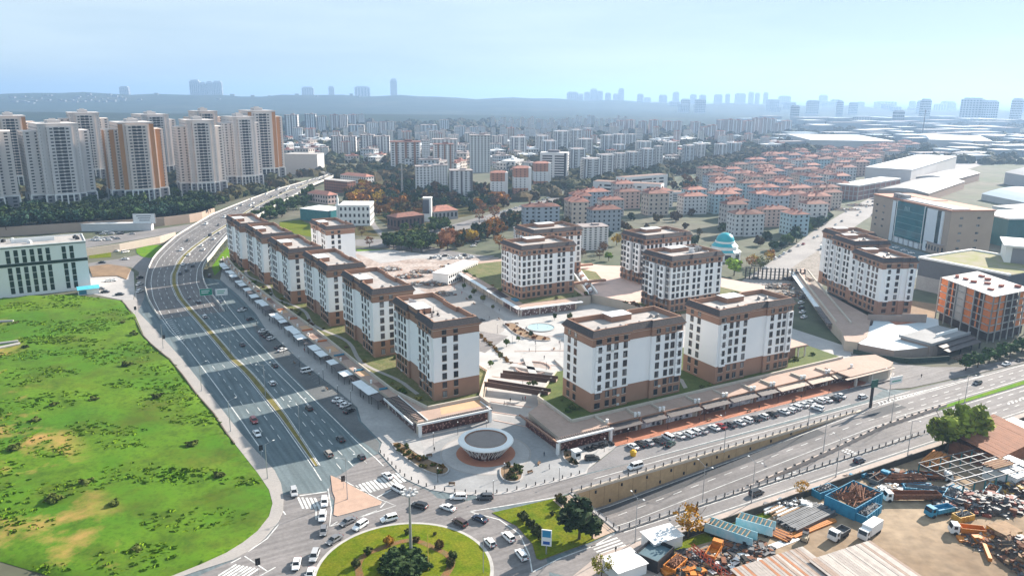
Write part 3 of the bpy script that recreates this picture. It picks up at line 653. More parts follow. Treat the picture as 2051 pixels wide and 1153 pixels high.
def podium(label,outline,ztop,m,top,cat='podium'):
    o=ob('podium'); tag(o,label,cat); P=[tuple(p[:2]) for p in uvp(outline)]
    mb=MB(); n=len(P)
    for i in range(n):
        a,b=P[i],P[(i+1)%n]; mb.poly([(*a,.1),(*b,.1),(*b,ztop),(*a,ztop)])
    mb.build('wall',m,o); sheet('roof',uvp(outline),top,z=ztop,parent=o)
    return o
def seg(a,b,t): return (a[0]+(b[0]-a[0])*t,a[1]+(b[1]-a[1])*t)
TER=4.75
# ---- left arcade along the highway
frontL=[(83,210.6),(82,236.4),(78.6,270),(75.2,313),(72,370),(69.6,431),(68.4,480),(68.2,500)]
backL=[(89.8,219),(85.3,238.2),(83.1,269.3),(80.2,322),(75.6,373.6),(72.4,412.7),(70.6,470),(71.5,500)]
def fl(v): return float(np.interp(v,[b for a,b in frontL],[a for a,b in frontL]))
def bl(v): return float(np.interp(v,[b for a,b in backL],[a for a,b in backL]))
ar=podium('long low shop arcade with pink roof running beside the highway parking',frontL+backL[::-1],4.45,beige,pinkroof,'arcade')
pq=[(83.0,210.6),(109.3,211.2),(109.3,219.2),(89.8,219.0)]
mb=MB(); q=uvp(pq)
for a,b in zip(q,q[1:]+q[:1]): mb.poly([(a.x,a.y,.1),(b.x,b.y,.1),(b.x,b.y,4.44),(a.x,a.y,4.44)])
mb.build('front_wall',beige,ar); sheet('front_roof',q,pinkroof,z=4.452,parent=ar); sheet('roof_panel',uvp([(92,212.6),(108.5,212.8),(108.5,218.4),(94,218.3)]),orangeroof,z=4.475,parent=ar)
# terrace with gardens behind it
tp=podium('garden terrace carrying the highway row of apartment blocks',[(p[0]+.05,p[1]) for p in backL]+[(93,502),(97,470),(101,420),(105,372),(109,326),(112,290),(122.5,252),(122.5,239),(113,224),(109.2,219)],TER,beige,gardm)
mb=MB()
for a,b in zip(backL,backL[1:]):
    pa,pb=UV(a[0]-.1,a[1]),UV(b[0]-.1,b[1]); d=(pb-pa).normalized(); n=Vector((d.y,-d.x,0)); c=(pa+pb)/2
    mb.obox((c.x,c.y),(pb-pa).length/2,.28,4.2,TER+.75,math.atan2(d.y,d.x))
pa,pb=UV(89.8,218.9),UV(109.2,218.9); c=(pa+pb)/2; mb.obox((c.x,c.y),(pb-pa).length/2,.28,4.2,TER+.75,A29); mb.build('parapet',mat('parapet_cream',(.52,.47,.40),.8,var=.12),tp)
mb=MB(); rg=[]
for v in range(232,500,6): 
    u=bl(v)+3.2+2.2*math.sin(v*.11); rg.append([UV(u,v,TER+.03),UV(u+1.6,v,TER+.03)])
mb.loft([r[::-1] for r in rg],0,closed=False); mb.build('garden_path',concrete,tp)
shop_m=[post_k,post_p,post_r,post_b]
v=236.0; k=0
while v<492:
    L=RNG.choice((5.2,6.4,7.8)) ; v1=v+L; a=UV(fl(v)-.06,v); b=UV(fl(v1-.5)-.06,v1-.5)
    mb=MB(); dx=(b-a); wl=dx.length; ang=math.atan2(dx.y,dx.x)
    mb.box(0,wl,-.05,.05,.3,3.3,0); mb.build('shopfront',(post_b if 300<v<330 else post_p if v<300 and k%3 else post_k),ar,(a.x,a.y,0),ang)
    aw=RNG.random()
    if k%4!=3:
        mb=MB(); pr=3.3+.9*aw; h=3.35+.25*(k%2); mb.loft([[(0,.2,h),(wl,.2,h),(wl,.2,h+.22),(0,.2,h+.22)],[(0,pr,h-.15),(wl,pr,h-.15),(wl,pr,h+.02),(0,pr,h+.02)]],0,0,0)
        for x in (.2,wl-.3): mb.box(x,x+.12,pr-.3,pr-.18,.1,h-.1,1)
        mb.build('awning',[awnw if (k*7)%5 else awnd,darkm],ar,(a.x,a.y,0),ang)
    else:
        mb=MB()
        for x in np.arange(.2,wl,.8): mb.box(x,x+.1,.05,2.4,3.4,3.55,0)
        mb.box(0,wl,2.2,2.4,3.3,3.55,0); mb.build('pergola',awnd,ar,(a.x,a.y,0),ang)
    # roof panels and low upstand beams
    bu=bl((v+v1)/2); fu=fl((v+v1)/2)
    rm=[pinkroof,brownroof,pinkroof,orangeroof,pinkroof][k%5]
    if rm is not pinkroof:
        sheet('roof_panel',uvp([(fl(v)+.9,v+.2),(bl(v)-.6,v+.2),(bl(v1)-.6,v1-.2),(fl(v1)+.9,v1-.2)]),rm,z=4.47,parent=ar)
    if k%3==1:
        p=UV((fu+bu)/2,v+.1); mb=MB(); mb.obox((0,0),(bu-fu)/2-.4,.45,4.45,4.95,A29); mb.build('roof_beam',bluep if v<300 else orangep if v<440 else brown2,ar,(p.x,p.y,0))
    if k%2: 
        p=UV(fl(v1)+.5,v1); MB().cyl(0,0,4.45,5.7,.38,.42,10).build('roof_flue',white,ar,(p.x,p.y,0))
    v=v1; k+=1
# pergola shopfront at the near end
mb=MB(); a=UV(fl(212)-.1,212); b=UV(fl(234)-.1,234); d=b-a; ang=math.atan2(d.y,d.x); wl=d.length
mb.box(0,wl,-.05,.05,.25,3.5,0); mb.build('shopfront',post_k,ar,(a.x,a.y,0),ang)
mb=MB()
for x in np.arange(.3,wl,1.25): mb.box(x,x+.16,-3.2,1.9,4.5,4.75,0)
for y in (-3.1,-.6,1.8): mb.box(-.6,wl,y,y+.18,4.35,4.6,0)
mb.build('pergola',awnd,ar,(a.x,a.y,0),ang)
mb=MB(); mb.box(-2.0,wl,1.75,2.1,4.2,4.85,0); mb.box(-2.0,wl,-3.4,-3.1,4.45,4.8,0); mb.build('fascia',white,ar,(a.x,a.y,0),ang)
a=UV(83.6,210.5); wl=24.2
MB().box(0,wl,-.06,.06,.2,3.5).build('shopfront',post_r,ar,(a.x,a.y,0),A29)
mb=MB(); mb.box(-1.6,wl+.6,-2.1,-1.7,4.1,4.75); mb.box(wl,wl+.5,-2.1,6,4.1,4.7); mb.build('fascia',white,ar,(a.x,a.y,0),A29)
mb=MB()
for x in np.arange(6,wl,.75): mb.box(x,x+.5,-1.7,.2,4.46,4.62)
mb.build('roof_grille',awnd,ar,(a.x,a.y,0),A29)
for x in (-1.0,wl-.4): MB().box(x,x+.9,-2.0,-1.1,.1,4.2).build('column',white,ar,(a.x,a.y,0),A29)
# ---- front right podium with furniture shops
frB=[(116.6,179.8),(135,179.8),(135,181.2),(250,179.0),(252,173.6),(262,172.6),(270,176.5),(272,186),(262,188.8),(126.2,187.7),(126.2,206),(118,201)]
br=podium('low furniture shop row with dark canopies facing the front car park',frB,4.45,beige,pinkroof,'shop row')
tb=podium('garden terrace carrying the two front apartment blocks',[(126.2,187.8),(256,189.0),(256,226),(236,228),(146,228.5),(136.8,220.4),(127.1,210)],TER,beige,gardd)
mb=MB()
for a,b in (((126.2,187.8),(256,189)),((126.2,187.8),(127,210)),((127,210),(146,228.5))):
    pa,pb=UV(*a),UV(*b); d=(pb-pa); c=(pa+pb)/2; mb.obox((c.x,c.y),d.length/2,.28,4.2,TER+.6,math.atan2(d.y,d.x))
mb.build('parapet',MAT['parapet_cream'],tb)
pa=[(178,193),(182,200),(181,208),(185,222)]; mb=MB(); rg=[[UV(u-.9,v,TER+.03),UV(u+.9,v,TER+.03)] for u,v in pa]; mb.loft([r[::-1] for r in rg],0,closed=False); mb.build('garden_path',concrete,tb)
bb=[135,147.5,157.5,172.5,185,198,207.5,223,236,250]
for i in range(len(bb)-1):
    u0,u1=bb[i],bb[i+1]; vf=181.2+(179-181.2)*((u0+u1)/2-135)/115; p=UV(u0,vf); wl=u1-u0
    dark=i in (0,3)
    MB().box(1.0,wl-1.0,-.1,.04,.25,3.1).build('shopfront',post_k if dark else post_w if i<6 else post_p,br,(p.x,p.y,0),A29)
    MB().box(.1,.95,-.5,.2,.1,4.6).build('pier',brown2,br,(p.x,p.y,0),A29); MB().box(wl-.95,wl-.55,-.45,.2,.1,3.6).build('column',mat('pale_column',(.62,.57,.52),.8),br,(p.x,p.y,0),A29)
    mb=MB(); mb.loft([[(.9,.3,3.95),(wl-.2,.3,3.95),(wl-.2,.3,4.1),(.9,.3,4.1)][::-1],[(.9,-3.0,3.35),(wl-.2,-3.0,3.35),(wl-.2,-3.0,3.5),(.9,-3.0,3.5)][::-1]],0,0,0); mb.build('canopy',awnd if i<6 else mat('canopy_tan',(.42,.33,.27),.7),br,(p.x,p.y,0),A29)
    MB().box(.0,wl,-.35,-.1,4.3,4.75).build('fascia',brown2,br,(p.x,p.y,0),A29)
    MB().box(-.25,.25,.0,6.4,4.45,5.2).build('party_wall',MAT['parapet_cream'],br,(p.x,p.y,0),A29)
    for x in (.6,wl-.7):
        MB().cyl(0,0,4.4,6.0,.42,.5,10).build('roof_flue',white,br,UV(u0+x,vf+.6),0)
# corner colonnade near the pavilion
p=UV(116.6,179.8)
MB().box(.6,18.2,-.1,.04,.2,3.5).build('shopfront',post_r,br,(p.x,p.y,0),A29)
MB().box(-.04,.1,.5,20.5,.2,3.4).build('shopfront',post_r,br,(p.x-.03,p.y,0),A29)
mb=MB(); mb.box(-2.2,18.6,-2.3,-1.6,4.15,4.7,0); mb.box(-2.4,-1.8,-2.3,21,4.15,4.6,1)
mb.build('fascia',[white,brown2],br,(p.x,p.y,0),A29)
mb=MB()
for x in np.arange(-1.6,18,.8): mb.box(x,x+.5,-1.6,.1,4.46,4.62)
mb.build('roof_grille',awnd,br,(p.x,p.y,0),A29)
for x,y in ((-2,-2),(17.6,-2.0)): MB().box(x,x+.8,y,y+.8,.1,4.2).build('column',white,br,(p.x,p.y,0),A29)
# corner pavilion with canopy at the road fork
p=UV(240,176.4); mb=MB(); mb.box(0,24,-3.4,8,4.35,4.75,0); mb.box(-3,25,-4.6,-3.4,4.2,4.4,1); mb.build('corner_canopy',[pinkroof,MAT.get('canopy_tan',brown2)],br,(p.x,p.y,0),A29)
for x in (4,13,23): MB().box(x,x+.8,-3.2,-2.4,.1,4.3).build('column',MAT['pale_column'],br,(p.x,p.y,0),A29)
MB().box(6,24,.5,.7,.2,3.6).build('shopfront',post_p,br,(p.x,p.y,0),A29)
# rooftop room with pergola at the right end of that terrace
rm=ob('roof_pavilion',None,None,UV(228,194,0),A29); tag(rm,'brown flat-roofed room with pergola at the right end of the terrace','pavilion')
MB().box(-2,11,4,17,TER,TER+4.6).build('wall',brown2,rm); mb=MB(); mb.box(-2.4,16,2.6,17.4,TER+4.6,TER+5.1); mb.build('roof',pinkroof,rm); MB().box(-2.4,11,17.4,20,TER+4.3,TER+4.7).build('blue_roof_edge',bluep,rm)
for x in (11.5,15.3):
    for y in (3,9,16): MB().box(x,x+.5,y,y+.5,TER,TER+4.6).build('column',MAT['pale_column'],rm)
mb=MB()
for y in np.arange(3,17,2.2): mb.box(11,17,y,y+.3,TER+4.2,TER+4.55)
mb.build('pergola',brown2,rm)
# ---- inner podium under the pool-side blocks
pm_=podium('inner shop podium below the pool-side apartment blocks',[(178.6,313),(209.5,310.6),(214,316),(222,316),(224,340),(250,398),(250,420),(187,418)],4.45,beige,pinkroof,'podium')
t2=podium('planted terrace around the pool-side apartment blocks',[(183,318.5),(218,317.2),(224,340),(249,398),(249,412),(190,412)],TER,beige,gardm)
for i in range(3):
    p=UV(178.6+i*10.2,312.9-i*.75); MB().box(.3,9.8,-.12,.02,.25,3.5).build('shopfront',post_p,pm_,(p.x,p.y,0),A29-R(4)); MB().box(-.3,.3,-.3,.2,.1,4.2).build('column',MAT['pale_column'],pm_,(p.x,p.y,0),A29)
for i in range(11):
    p=UV(178.6+i*.83,313.2+i*9.6); q=UV(178.6+(i+1)*.83,313.2+(i+1)*9.6); d=q-p; MB().box(.4,d.length-.4,-.02,.12,.25,3.4).build('shopfront',[post_p,post_r,post_k][i%3],pm_,(p.x,p.y,0),math.atan2(d.y,d.x)); MB().box(-.25,.25,.9,1.4,.1,3.9).build('column',MAT['pale_column'],pm_,(p.x,p.y,0),math.atan2(d.y,d.x))
mb=MB(); 
for a,b,wd in (((177,311.8),(186,418),2.4),((177,311.8),(212,309.2),2.2)):
    pa,pb=UV(*a),UV(*b); d=pb-pa; c=(pa+pb)/2; mb.obox((c.x,c.y),d.length/2,wd/2,4.1,4.5,math.atan2(d.y,d.x))
mb.build('canopy',awnw,pm_)
mb=MB()
for i in range(18):
    p=UV(180.6+i*.16,334+i*1.2); mb.obox((p.x,p.y),2.6,.14,4.46,4.7,A29)
mb.build('pergola',awnd,pm_)
MB().box(0,5,0,2.4,4.5,5.2).build('blue_skylight',bluep,pm_,UV(184,324),A29+1.5)
# raised gardens and covered alley between the inner blocks
t3=podium('raised paved deck with the covered shopping alley between inner blocks',[(224,318),(231,300),(228,268),(290,262),(320,290),(300,352),(272,372),(252,396)],TER,beige,mat('pink_deck',(.56,.40,.34),.85,scale=.2,col2=(.47,.345,.295)))
sheet('garden_bed',uvp([(228.6,268.6),(286,263),(300,276),(296,300),(272,300),(270,292),(234,294)]),gardm,z=TER+.02,parent=t3)
sheet('garden_bed',uvp([(262,318),(296,318),(292,344),(262,344)]),gardm,z=TER+.02,parent=t3)
sheet('garden_bed',uvp([(232,352),(248,342),(256,360),(250,385)]),gardm,z=TER+.02,parent=t3)
sheet('alley_floor',uvp([(222,318),(227,317),(262,392),(256,394)]),concrete,z=TER+.05,parent=t3)
for s in (0,1):
    mb=MB(); pa,pb=UV(221.6+s*5.4,317.5),UV(256+s*6,395); d=pb-pa; c=(pa+pb)/2; mb.obox((c.x,c.y),d.length/2,.3,TER,TER+1.2,math.atan2(d.y,d.x)); mb.build('alley_parapet',white,t3)
for q in range(26):
    f=q/26; p=UV(224.6+f*36,320+f*72); MB().obox((0,0),1.9,.5,TER+.4,TER+1.4+.5*(q%2),A29+R(35)).build('alley_stall',[post_p,awnw,post_k,brown2][q%4],t3,(p.x,p.y,0))
for u,v in ((226,335),(243,372)):
    p=UV(u+4,v); MB().obox((0,0),14,1.1,TER+1.6,TER+2.6,A29-R(4)).build('footbridge',brown2,t3,(p.x,p.y,0))
# ---- pavilion
PV=G(973,908); rd=ob('round_pavilion',None,None,PV); tag(rd,'round plaza pavilion with white ring rim and dark flat roof','pavilion')
ring=lambda r,z,n=48:[(r*math.cos(2*math.pi*k/n),r*math.sin(2*math.pi*k/n),z) for k in range(n)]
MB().loft([ring(5.2,.16),ring(5.4,1.2),ring(6.3,3.6)],0,None,None).build('glass_drum',post_k,rd)
MB().loft([ring(6.5,4.3),ring(8.1,4.15),ring(8.4,4.5),ring(8.1,4.85),ring(6.4,4.95),ring(6.3,4.6)],0).build('rim',white,rd)
MB().poly(ring(6.35,4.66)).build('roof',mat('pavilion_roof',(.26,.22,.205),.85,scale=.3,var=.15),rd)
MB().loft([ring(6.15,4.62),ring(6.15,4.98),ring(6.45,4.98),ring(6.45,4.62)],0).build('roof_edge',brown2,rd)
stm=MB(); stm.tube((5.5,0,1.0),(8.1,0,4.2),.09,n=5); stm.tube((5.5,0,1.0),(8.0*math.cos(.13),8.0*math.sin(.13),4.2),.07,n=5); stm=stm.mesh('strut',white)
for k in range(36): ob('strut',stm,rd,(0,0,0),2*math.pi*k/36)
stru(ob('plaza_ring',MB().loft([ring(13.2,.16),ring(13.2,.175),ring(8.9,.175)],0).mesh('plaza_ring',concrete_w),None,PV)); 
mb=MB(); mb.loft([ring(8.95,.16),ring(8.95,.19),ring(5,.19)],0); stru(mb.build('red_paving_ring',mat('terracotta_paving',(.42,.175,.105),.85,scale=.4,var=.15),None,PV))
mb=MB(); mb.loft([ring(13.3,.16),ring(13.5,.18),ring(13.8,.18)],0); stru(mb.build('paving_band',concrete,None,PV))
# ---- footbridges over the passage
for i,(a,b) in enumerate((((117.4,229.4),(131.8,211.5)),((126.6,234.6),(140.6,220.6)))):
    pa,pb=UV(*a,5.2),UV(*b,5.2); d=pb-pa; c=(pa+pb)/2; fb=ob('footbridge',None,None,(c.x,c.y,0),math.atan2(d.y,d.x)); tag(fb,'dark brown footbridge over the plaza passage, '+('nearer one' if i==0 else 'farther one'),'footbridge','footbridges over the plaza passage'); hl=d.length/2+.6
    MB().box(-hl,hl,-1.5,1.5,4.6,5.0).build('deck',pinkroof,fb)
    for y in (-1.6,1.45): MB().box(-hl,hl,y,y+.15,4.2,6.1).build('side_panel',mat('bridge_brown',(.085,.05,.04),.6,var=.2),fb)
# passage retaining walls and stair ramps
mb=MB(); 
for a,b in (((109.2,212),(109.2,219)),((109.2,219),(123,240)),((123,240),(122.5,252))):
    pa,pb=UV(*a),UV(*b); d=pb-pa; c=(pa+pb)/2; mb.obox((c.x,c.y),d.length/2,.3,.1,5.7,math.atan2(d.y,d.x))
o=mb.build('passage_wall',mat('cream_stone',(.60,.49,.41),.85,var=.12)); tag(o,'cream retaining wall along the left side of the passage','wall')
gb=ob('garden_kiosk',None,None,UV(118,252),A29+R(20)); tag(gb,'cream kiosk with a bright grass roof beside the passage','kiosk')
MB().box(-4,4,-3.5,3.5,.1,6.2).build('wall',MAT['cream_stone'],gb); MB().box(-3.4,3.4,-2.9,2.9,6.2,6.28).build('grass_roof',lawn2,gb); mb=MB()
for x0,x1,y0,y1 in ((-4,4,-3.5,-2.9),(-4,4,2.9,3.5),(-4,-3.4,-2.9,2.9),(3.4,4,-2.9,2.9)): mb.box(x0,x1,y0,y1,6.2,6.5)
mb.build('roof_edge',white,gb)
# fountain
FT=UV(177.3,291.9); ft=ob('fountain',None,None,FT); tag(ft,'round shallow fountain pool in the white inner plaza','fountain')
MB().loft([ring(6.6,.15),ring(6.6,.6),ring(6.2,.6),ring(6.2,.3)],0).build('rim',concrete_w,ft); MB().poly(ring(6.25,.4)).build('water',mat('pool_water',(.42,.56,.60),.12,var=.1),ft)
for k in range(3): MB().cyl(3*math.cos(k*2.1),3*math.sin(k*2.1),.3,1.6,.09,.06,6).build('nozzle',steel,ft)
sheet('plaza_paving',uvp([(150,262),(160,268),(176,272),(196,282),(206,300),(200,306),(182,309),(168,300),(156,284)]),mat('bright_paving',(.44,.43,.42),.8,scale=.15,col2=(.36,.35,.34)),z=.168)
AM=UV(146.6,246.5); am=ob('sunken_court'); am.location=AM; stru(am)
MB().loft([ring(7.2,.16),ring(7.2,.75),ring(6.6,.75),ring(6.6,.2)],0).build('rim_wall',pinkstone,am); MB().poly(ring(6.7,.24)).build('court_floor',mat('court_floor',(.36,.30,.27),.9,var=.2),am)
for a,b in (((140,252),(152,236)),((150,258),(141,236)),((160,250),(156,232))):
    pa,pb=UV(*a),UV(*b); d=pb-pa; c=(pa+pb)/2; MB().obox((0,0),d.length/2,1.5,.2,.95,math.atan2(d.y,d.x)).build('walkway',MAT['bright_paving'],am,(c.x-AM.x,c.y-AM.y,0))
# bus-stop lane paving in the inner street
sheet('inner_street',uvp([(124,270),(160,296),(171,316),(178,418),(166,424),(152,330),(138,300),(118,290)]),concrete,z=.172)
sheet('inner_street',uvp([(138,272),(158,288),(150,300),(134,284)]),asphalt2,z=.178)
# ================================================================ other buildings
def zof(P,ytop):
    lo,hi=0.0,400.0
    for _ in range(40):
        m=(lo+hi)/2
        if topx((P[0],P[1],m))[1]>ytop: lo=m
        else: hi=m
    return lo
def depth(P): return P[1]*math.cos(PIT)-(0-CAMH)*math.sin(PIT)
def fgrid(mb,a,b,z0,z1,nf,nc,fw=.5,fh=.5,mi=0,off=.09,drop=0,seed=1,x0=0.0,x1=1.0,lift=.5):
    a=Vector(a);b=Vector(b); d=b-a; L=d.length; d=d/L; n=Vector((d.y,-d.x))*off; rg=random.Random(seed)
    hf=(z1-z0)/nf; wc=L*(x1-x0)/nc
    for i in range(nf):
        for j in range(nc):
            if drop and rg.random()<drop: continue
            c=x0*L+(j+.5)*wc; p=a+d*(c-wc*fw/2)+n; q=a+d*(c+wc*fw/2)+n; zb=z0+hf*(i+lift-fh/2); zt=zb+hf*fh
            mb.poly([(p.x,p.y,zb),(q.x,q.y,zb),(q.x,q.y,zt),(p.x,p.y,zt)],mi)
def rect(L,W,cx=0,cy=0): return [(cx-L/2,cy-W/2),(cx+L/2,cy-W/2),(cx+L/2,cy+W/2),(cx-L/2,cy+W/2)]
def gridall(mb,P,z0,z1,nf,sp,**k):
    n=len(P)
    for i in range(n):
        a,b=P[i],P[(i+1)%n]; L=math.hypot(b[0]-a[0],b[1]-a[1])
        if L>2.2: fgrid(mb,a,b,z0,z1,nf,max(1,int(L/sp)),seed=i,**k)
def inst(parts,label,cat,group,loc,rz=0,sc=1,col=(1,1,1),name='apartment_building'):
    r=ob(name,None,None,loc,rz,sc); tag(r,label,cat,group)
    for nm,me,kd in parts:
        c=ob(nm,me,r,None,0,None,col)
        if kd: c['kind']=kd
    return r
tw=mat('tower_render',(.64,.575,.535),.8,var=.08,scale=.1,tint=True)
twg=mat('tower_grey',(.24,.235,.25),.8,var=.1,scale=.1)
twl=mat('tower_lilac',(.54,.50,.48),.8,var=.08,scale=.1)
twd=mat('dark_window',(.028,.03,.036),.25,var=.3,scale=.15)
twh=mat('white_frame',(.72,.71,.70),.7,var=.05)
ora=mat('orange_render',(.44,.205,.075),.8,var=.1,scale=.15)
bgw=mat('pale_render',(.66,.645,.64),.8,var=.08,scale=.08,tint=True,rnd=.08)
bgg=mat('grey_panel',(.16,.145,.15),.8,var=.15,scale=.1)
bgr=mat('flat_roof',(.33,.28,.27),.9,var=.2,scale=.2)
redt=mat('red_roof_tiles',(.33,.14,.10),.85,col2=(.20,.095,.075),scale=.35,fine=(3,.25),rnd=.4,bump=.3)
# ---- tall towers on the left
def tower_parts(H,accent,base5=True):
    nf=int((H-17)/3.05)
    core=rect(25,33); wing=rect(41,21); fr=rect(15,38)
    w=MB(); w.prism(wing,16,H-7); w.prism(core,16,H-1.5); w.prism(fr,16,H-3)
    c=MB(); c.prism(rect(8,12),H-1.5,H+2.0); c.prism(rect(26,34),H-1.5,H-.6); c.prism(rect(4,3),H+2.0,H+3.2)
    g=MB(); g.prism(rect(40.6,20.6),-1,16); g.prism(rect(24.6,32.6),-1,16); g.prism(rect(14.6,37.6),-1,16)
    f=MB()
    for P in (rect(41.4,21.4),rect(25.4,33.4),rect(15.4,38.4)): f.prism(P,15.2,16.2)
    for L,W in ((41.2,21.2),(25.2,33.2),(15.2,38.2)):
        for x in (-L/2,-L/4,0,L/4,L/2):
            for y in (-W/2,W/2): f.box(x-.45,x+.45,y-.4,y+.4,-1,15.4)
        for y in (-W/4,W/4):
            for x in (-L/2,L/2): f.box(x-.4,x+.4,y-.45,y+.45,-1,15.4)
    win=MB(); z0,z1=17,H-8
    for P,sp,hh in ((wing,4.6,H-7.5),(core,4.0,H-3),(fr,3.9,H-3.6)): gridall(win,P,z0,hh,nf,sp,fw=.36,fh=.42); gridall(win,P,0,15.2,5,sp,fw=.42,fh=.5,off=.0 if 0 else .1)
    fgrid(win,(-3.9,-19),(3.9,-19),z0,H-3.5,nf,2,fw=.72,fh=.72,off=.14); fgrid(win,(-3.9,-19),(3.9,-19),0,15,5,2,fw=.72,fh=.72,off=.14)
    p=[('wall',w.mesh('tower_wall',tw),None),('roof_housing',c.mesh('roof_housing',twl),None),('base_wall',g.mesh('tower_base',twg),None),('base_frame',f.mesh('base_frame',twh),None),('windows',win.mesh('tower_windows',twd),'stuff')]
    ac=MB()
    for sx in (-1,1):
        ac.box(sx*16.5-1.6,sx*16.5+1.6,-10.75,-10.4,16.2,H-7.2) if accent else ac.box(sx*10-1.0,sx*10+1.0,-16.65,-16.4,16.2,H-2)
    if accent: 
        ac.box(-12.6,-9.4,-16.8,-16.4,16.2,H-2.2); ac.box(9.4,12.6,-16.8,-16.4,16.2,H-2.2); ac.box(-20.75,-20.4,-4,4,16.2,H-8); ac.box(20.4,20.75,-4,4,16.2,H-8)
    p.append(('accent_strip',ac.mesh('accent_strip',ora if accent else twl),None)); return p
TP={True:tower_parts(78,True),False:tower_parts(78,False)}
tl=[(-35,430,241,150,False,'far left tower cut off by the picture edge'),(37,381,226,95,True,'orange striped tower behind the leftmost one'),(128,420,240,127,False,'nearest grey-white tower, second from the left edge'),(182,366,220,95,False,'grey-white tower behind the nearest one'),(280,410,238,115,True,'orange striped tower right of the nearest grey one'),(313,358,224,92,False,'grey tower behind the orange striped one'),(407,395,234,96,False,'lilac tower left of the pair beside the viaduct'),(418,364,217,74,False,'lilac tower whose top shows behind the pair'),(487,381,228,80,False,'lilac tower of the pair beside the viaduct road'),(524,365,216,95,True,'rightmost tower with a broad orange flank')]
for i,(x,yb,yt,wp,acc,lb) in enumerate(tl):
    P=G(x,yb-2); H=zof(P,yt); s=wp/FPX*depth(P)/46.0
    inst(TP[acc],lb,'tower','tall residential towers on the left',P,R(33+4*(i%3)),(s,s,H/80.0),[(1,1,1),(1.06,.98,.93),(.95,.97,1)][i%3],'residential_tower')
# ---- hospital-like white block on the far left
A,B=G(0,598),G(183,578); d=(B-A).normalized(); ang=math.atan2(d.y,d.x); hb_=ob('office_block',None,None,B,ang); tag(hb_,'white block with dark vertical window strips above the green field','building'); HH=zof(B,484)
hw_=mat('cool_white_panel',(.76,.77,.765),.6,var=.05,scale=.2); dg=mat('dark_green_glass',(.012,.035,.035),.15,var=.3,scale=.3)
MB().box(-95,0,0,26,-.5,HH).build('wall',hw_,hb_)
MB().box(-95.1,.15,-.2,26.1,HH-8.6-1.6,HH-8.6).build('dark_band',dg,hb_)
mb=MB(); mb.box(-95,0,0,26,HH,HH+.1,1); mb.box(-95.2,.2,-.2,.25,HH,HH+.6,0); mb.box(-.25,.2,.25,26,HH,HH+.6,0); mb.box(-95,0,25.6,26.1,HH,HH+.6,0); mb.build('roof',[hw_,deck],hb_)
MB().box(-95,.1,-.35,0,HH-.35,HH-.05).build('roof_edge_shadow_strip',dg,hb_)  # solid dark strip painted in for the shade under the roof edge
wm=MB(); wm.box(-.95,.95,-.1,.05,0,3.3,0); wm.box(-.95,.95,-.16,.05,3.3,3.45,1); wm=wm.mesh('window',[dg,hw_])
for x in (-7,-10.6,-18,-21.6,-25.2,-28.8,-32.4,-36,-43.5,-47,-50.6,-58,-62):
    for k in range(2): ob('window',wm,hb_,(x,0,HH-8.4+k*3.6))
    for k in range(6):
        z=HH-10.4-3.55-k*3.55
        if z>.3: ob('window',wm,hb_,(x,0,z))
mb=MB(); mb.box(-34,-14,13,13.4,HH,HH+2); mb.box(-34,-14,17,17.4,HH,HH+2); mb.build('roof_parapet',hw_,hb_)
for k in range(9): mb=MB(); mb.box(-1,1,-.8,.8,0,1.4); mb.cyl(0,0,1.4,1.8,.6,.6,8); mb.build('roof_unit',deckw if k%2 else darkm,hb_,(RNG.uniform(-46,-3),RNG.uniform(6,22),HH+.1),RNG.random()*3)
sg=ob('roof_sign',None,None,B+d*(-16)+Vector((-d.y,d.x,0))*30,ang); tag(sg,'white rooftop sign board with blue lettering behind the white block','sign')
zs=HH-6
MB().box(-8,8,-.2,.2,zs,zs+5.2).build('board',white,sg); MB().box(-14,14,1,12,-.5,zs).build('annex',dg,sg)
# blue blurred capitals on the board: plain strokes
blu=mat('sign_blue',(.01,.09,.35),.5)
def glyph(mb,ch,x,z,w,h,t):
    st={'H':[(0,0,0,1),(1,0,1,1),(0,.5,1,.5)],'A':[(0,0,.5,1),(1,0,.5,1),(.25,.4,.75,.4)],'Z':[(0,1,1,1),(0,0,1,0),(0,0,1,1)],'I':[(.5,0,.5,1)],'R':[(0,0,0,1),(0,1,1,.9),(1,.9,1,.55),(0,.5,1,.55),(.4,.5,1,0)]}[ch]
    for x0,z0,x1,z1 in st:
        p=Vector((x+x0*w,-.28,z+z0*h)); q=Vector((x+x1*w,-.28,z+z1*h)); mb.tube(p,q,t,n=4)
mb=MB()
for k,ch in enumerate('HAZIR'): glyph(mb,ch,-6.6+k*2.8,zs+1,1.8,3.3,.42)
mb.build('lettering',blu,sg)
gate=ob('site_cabin',None,None,G(178,588),ang); tag(gate,'small cabin with bright blue curved roof at the field corner','cabin')
MB().box(-5,5,-2,6,0,3).build('wall',white,gate); mb=MB(); rg=[[(-5.3,y,3+.9*math.sin(math.pi*(y+2.3)/8.6)) for y in np.linspace(-2.3,6.3,9)],[(5.3,y,3+.9*math.sin(math.pi*(y+2.3)/8.6)) for y in np.linspace(-2.3,6.3,9)]]; mb.loft(rg,0,closed=False); mb.build('roof',mat('bright_blue_roof',(.10,.50,.66),.4,var=.15),gate); MB().box(-4.6,-1,-2.1,-1.9,.4,2.6).build('blue_window',bluep,gate)
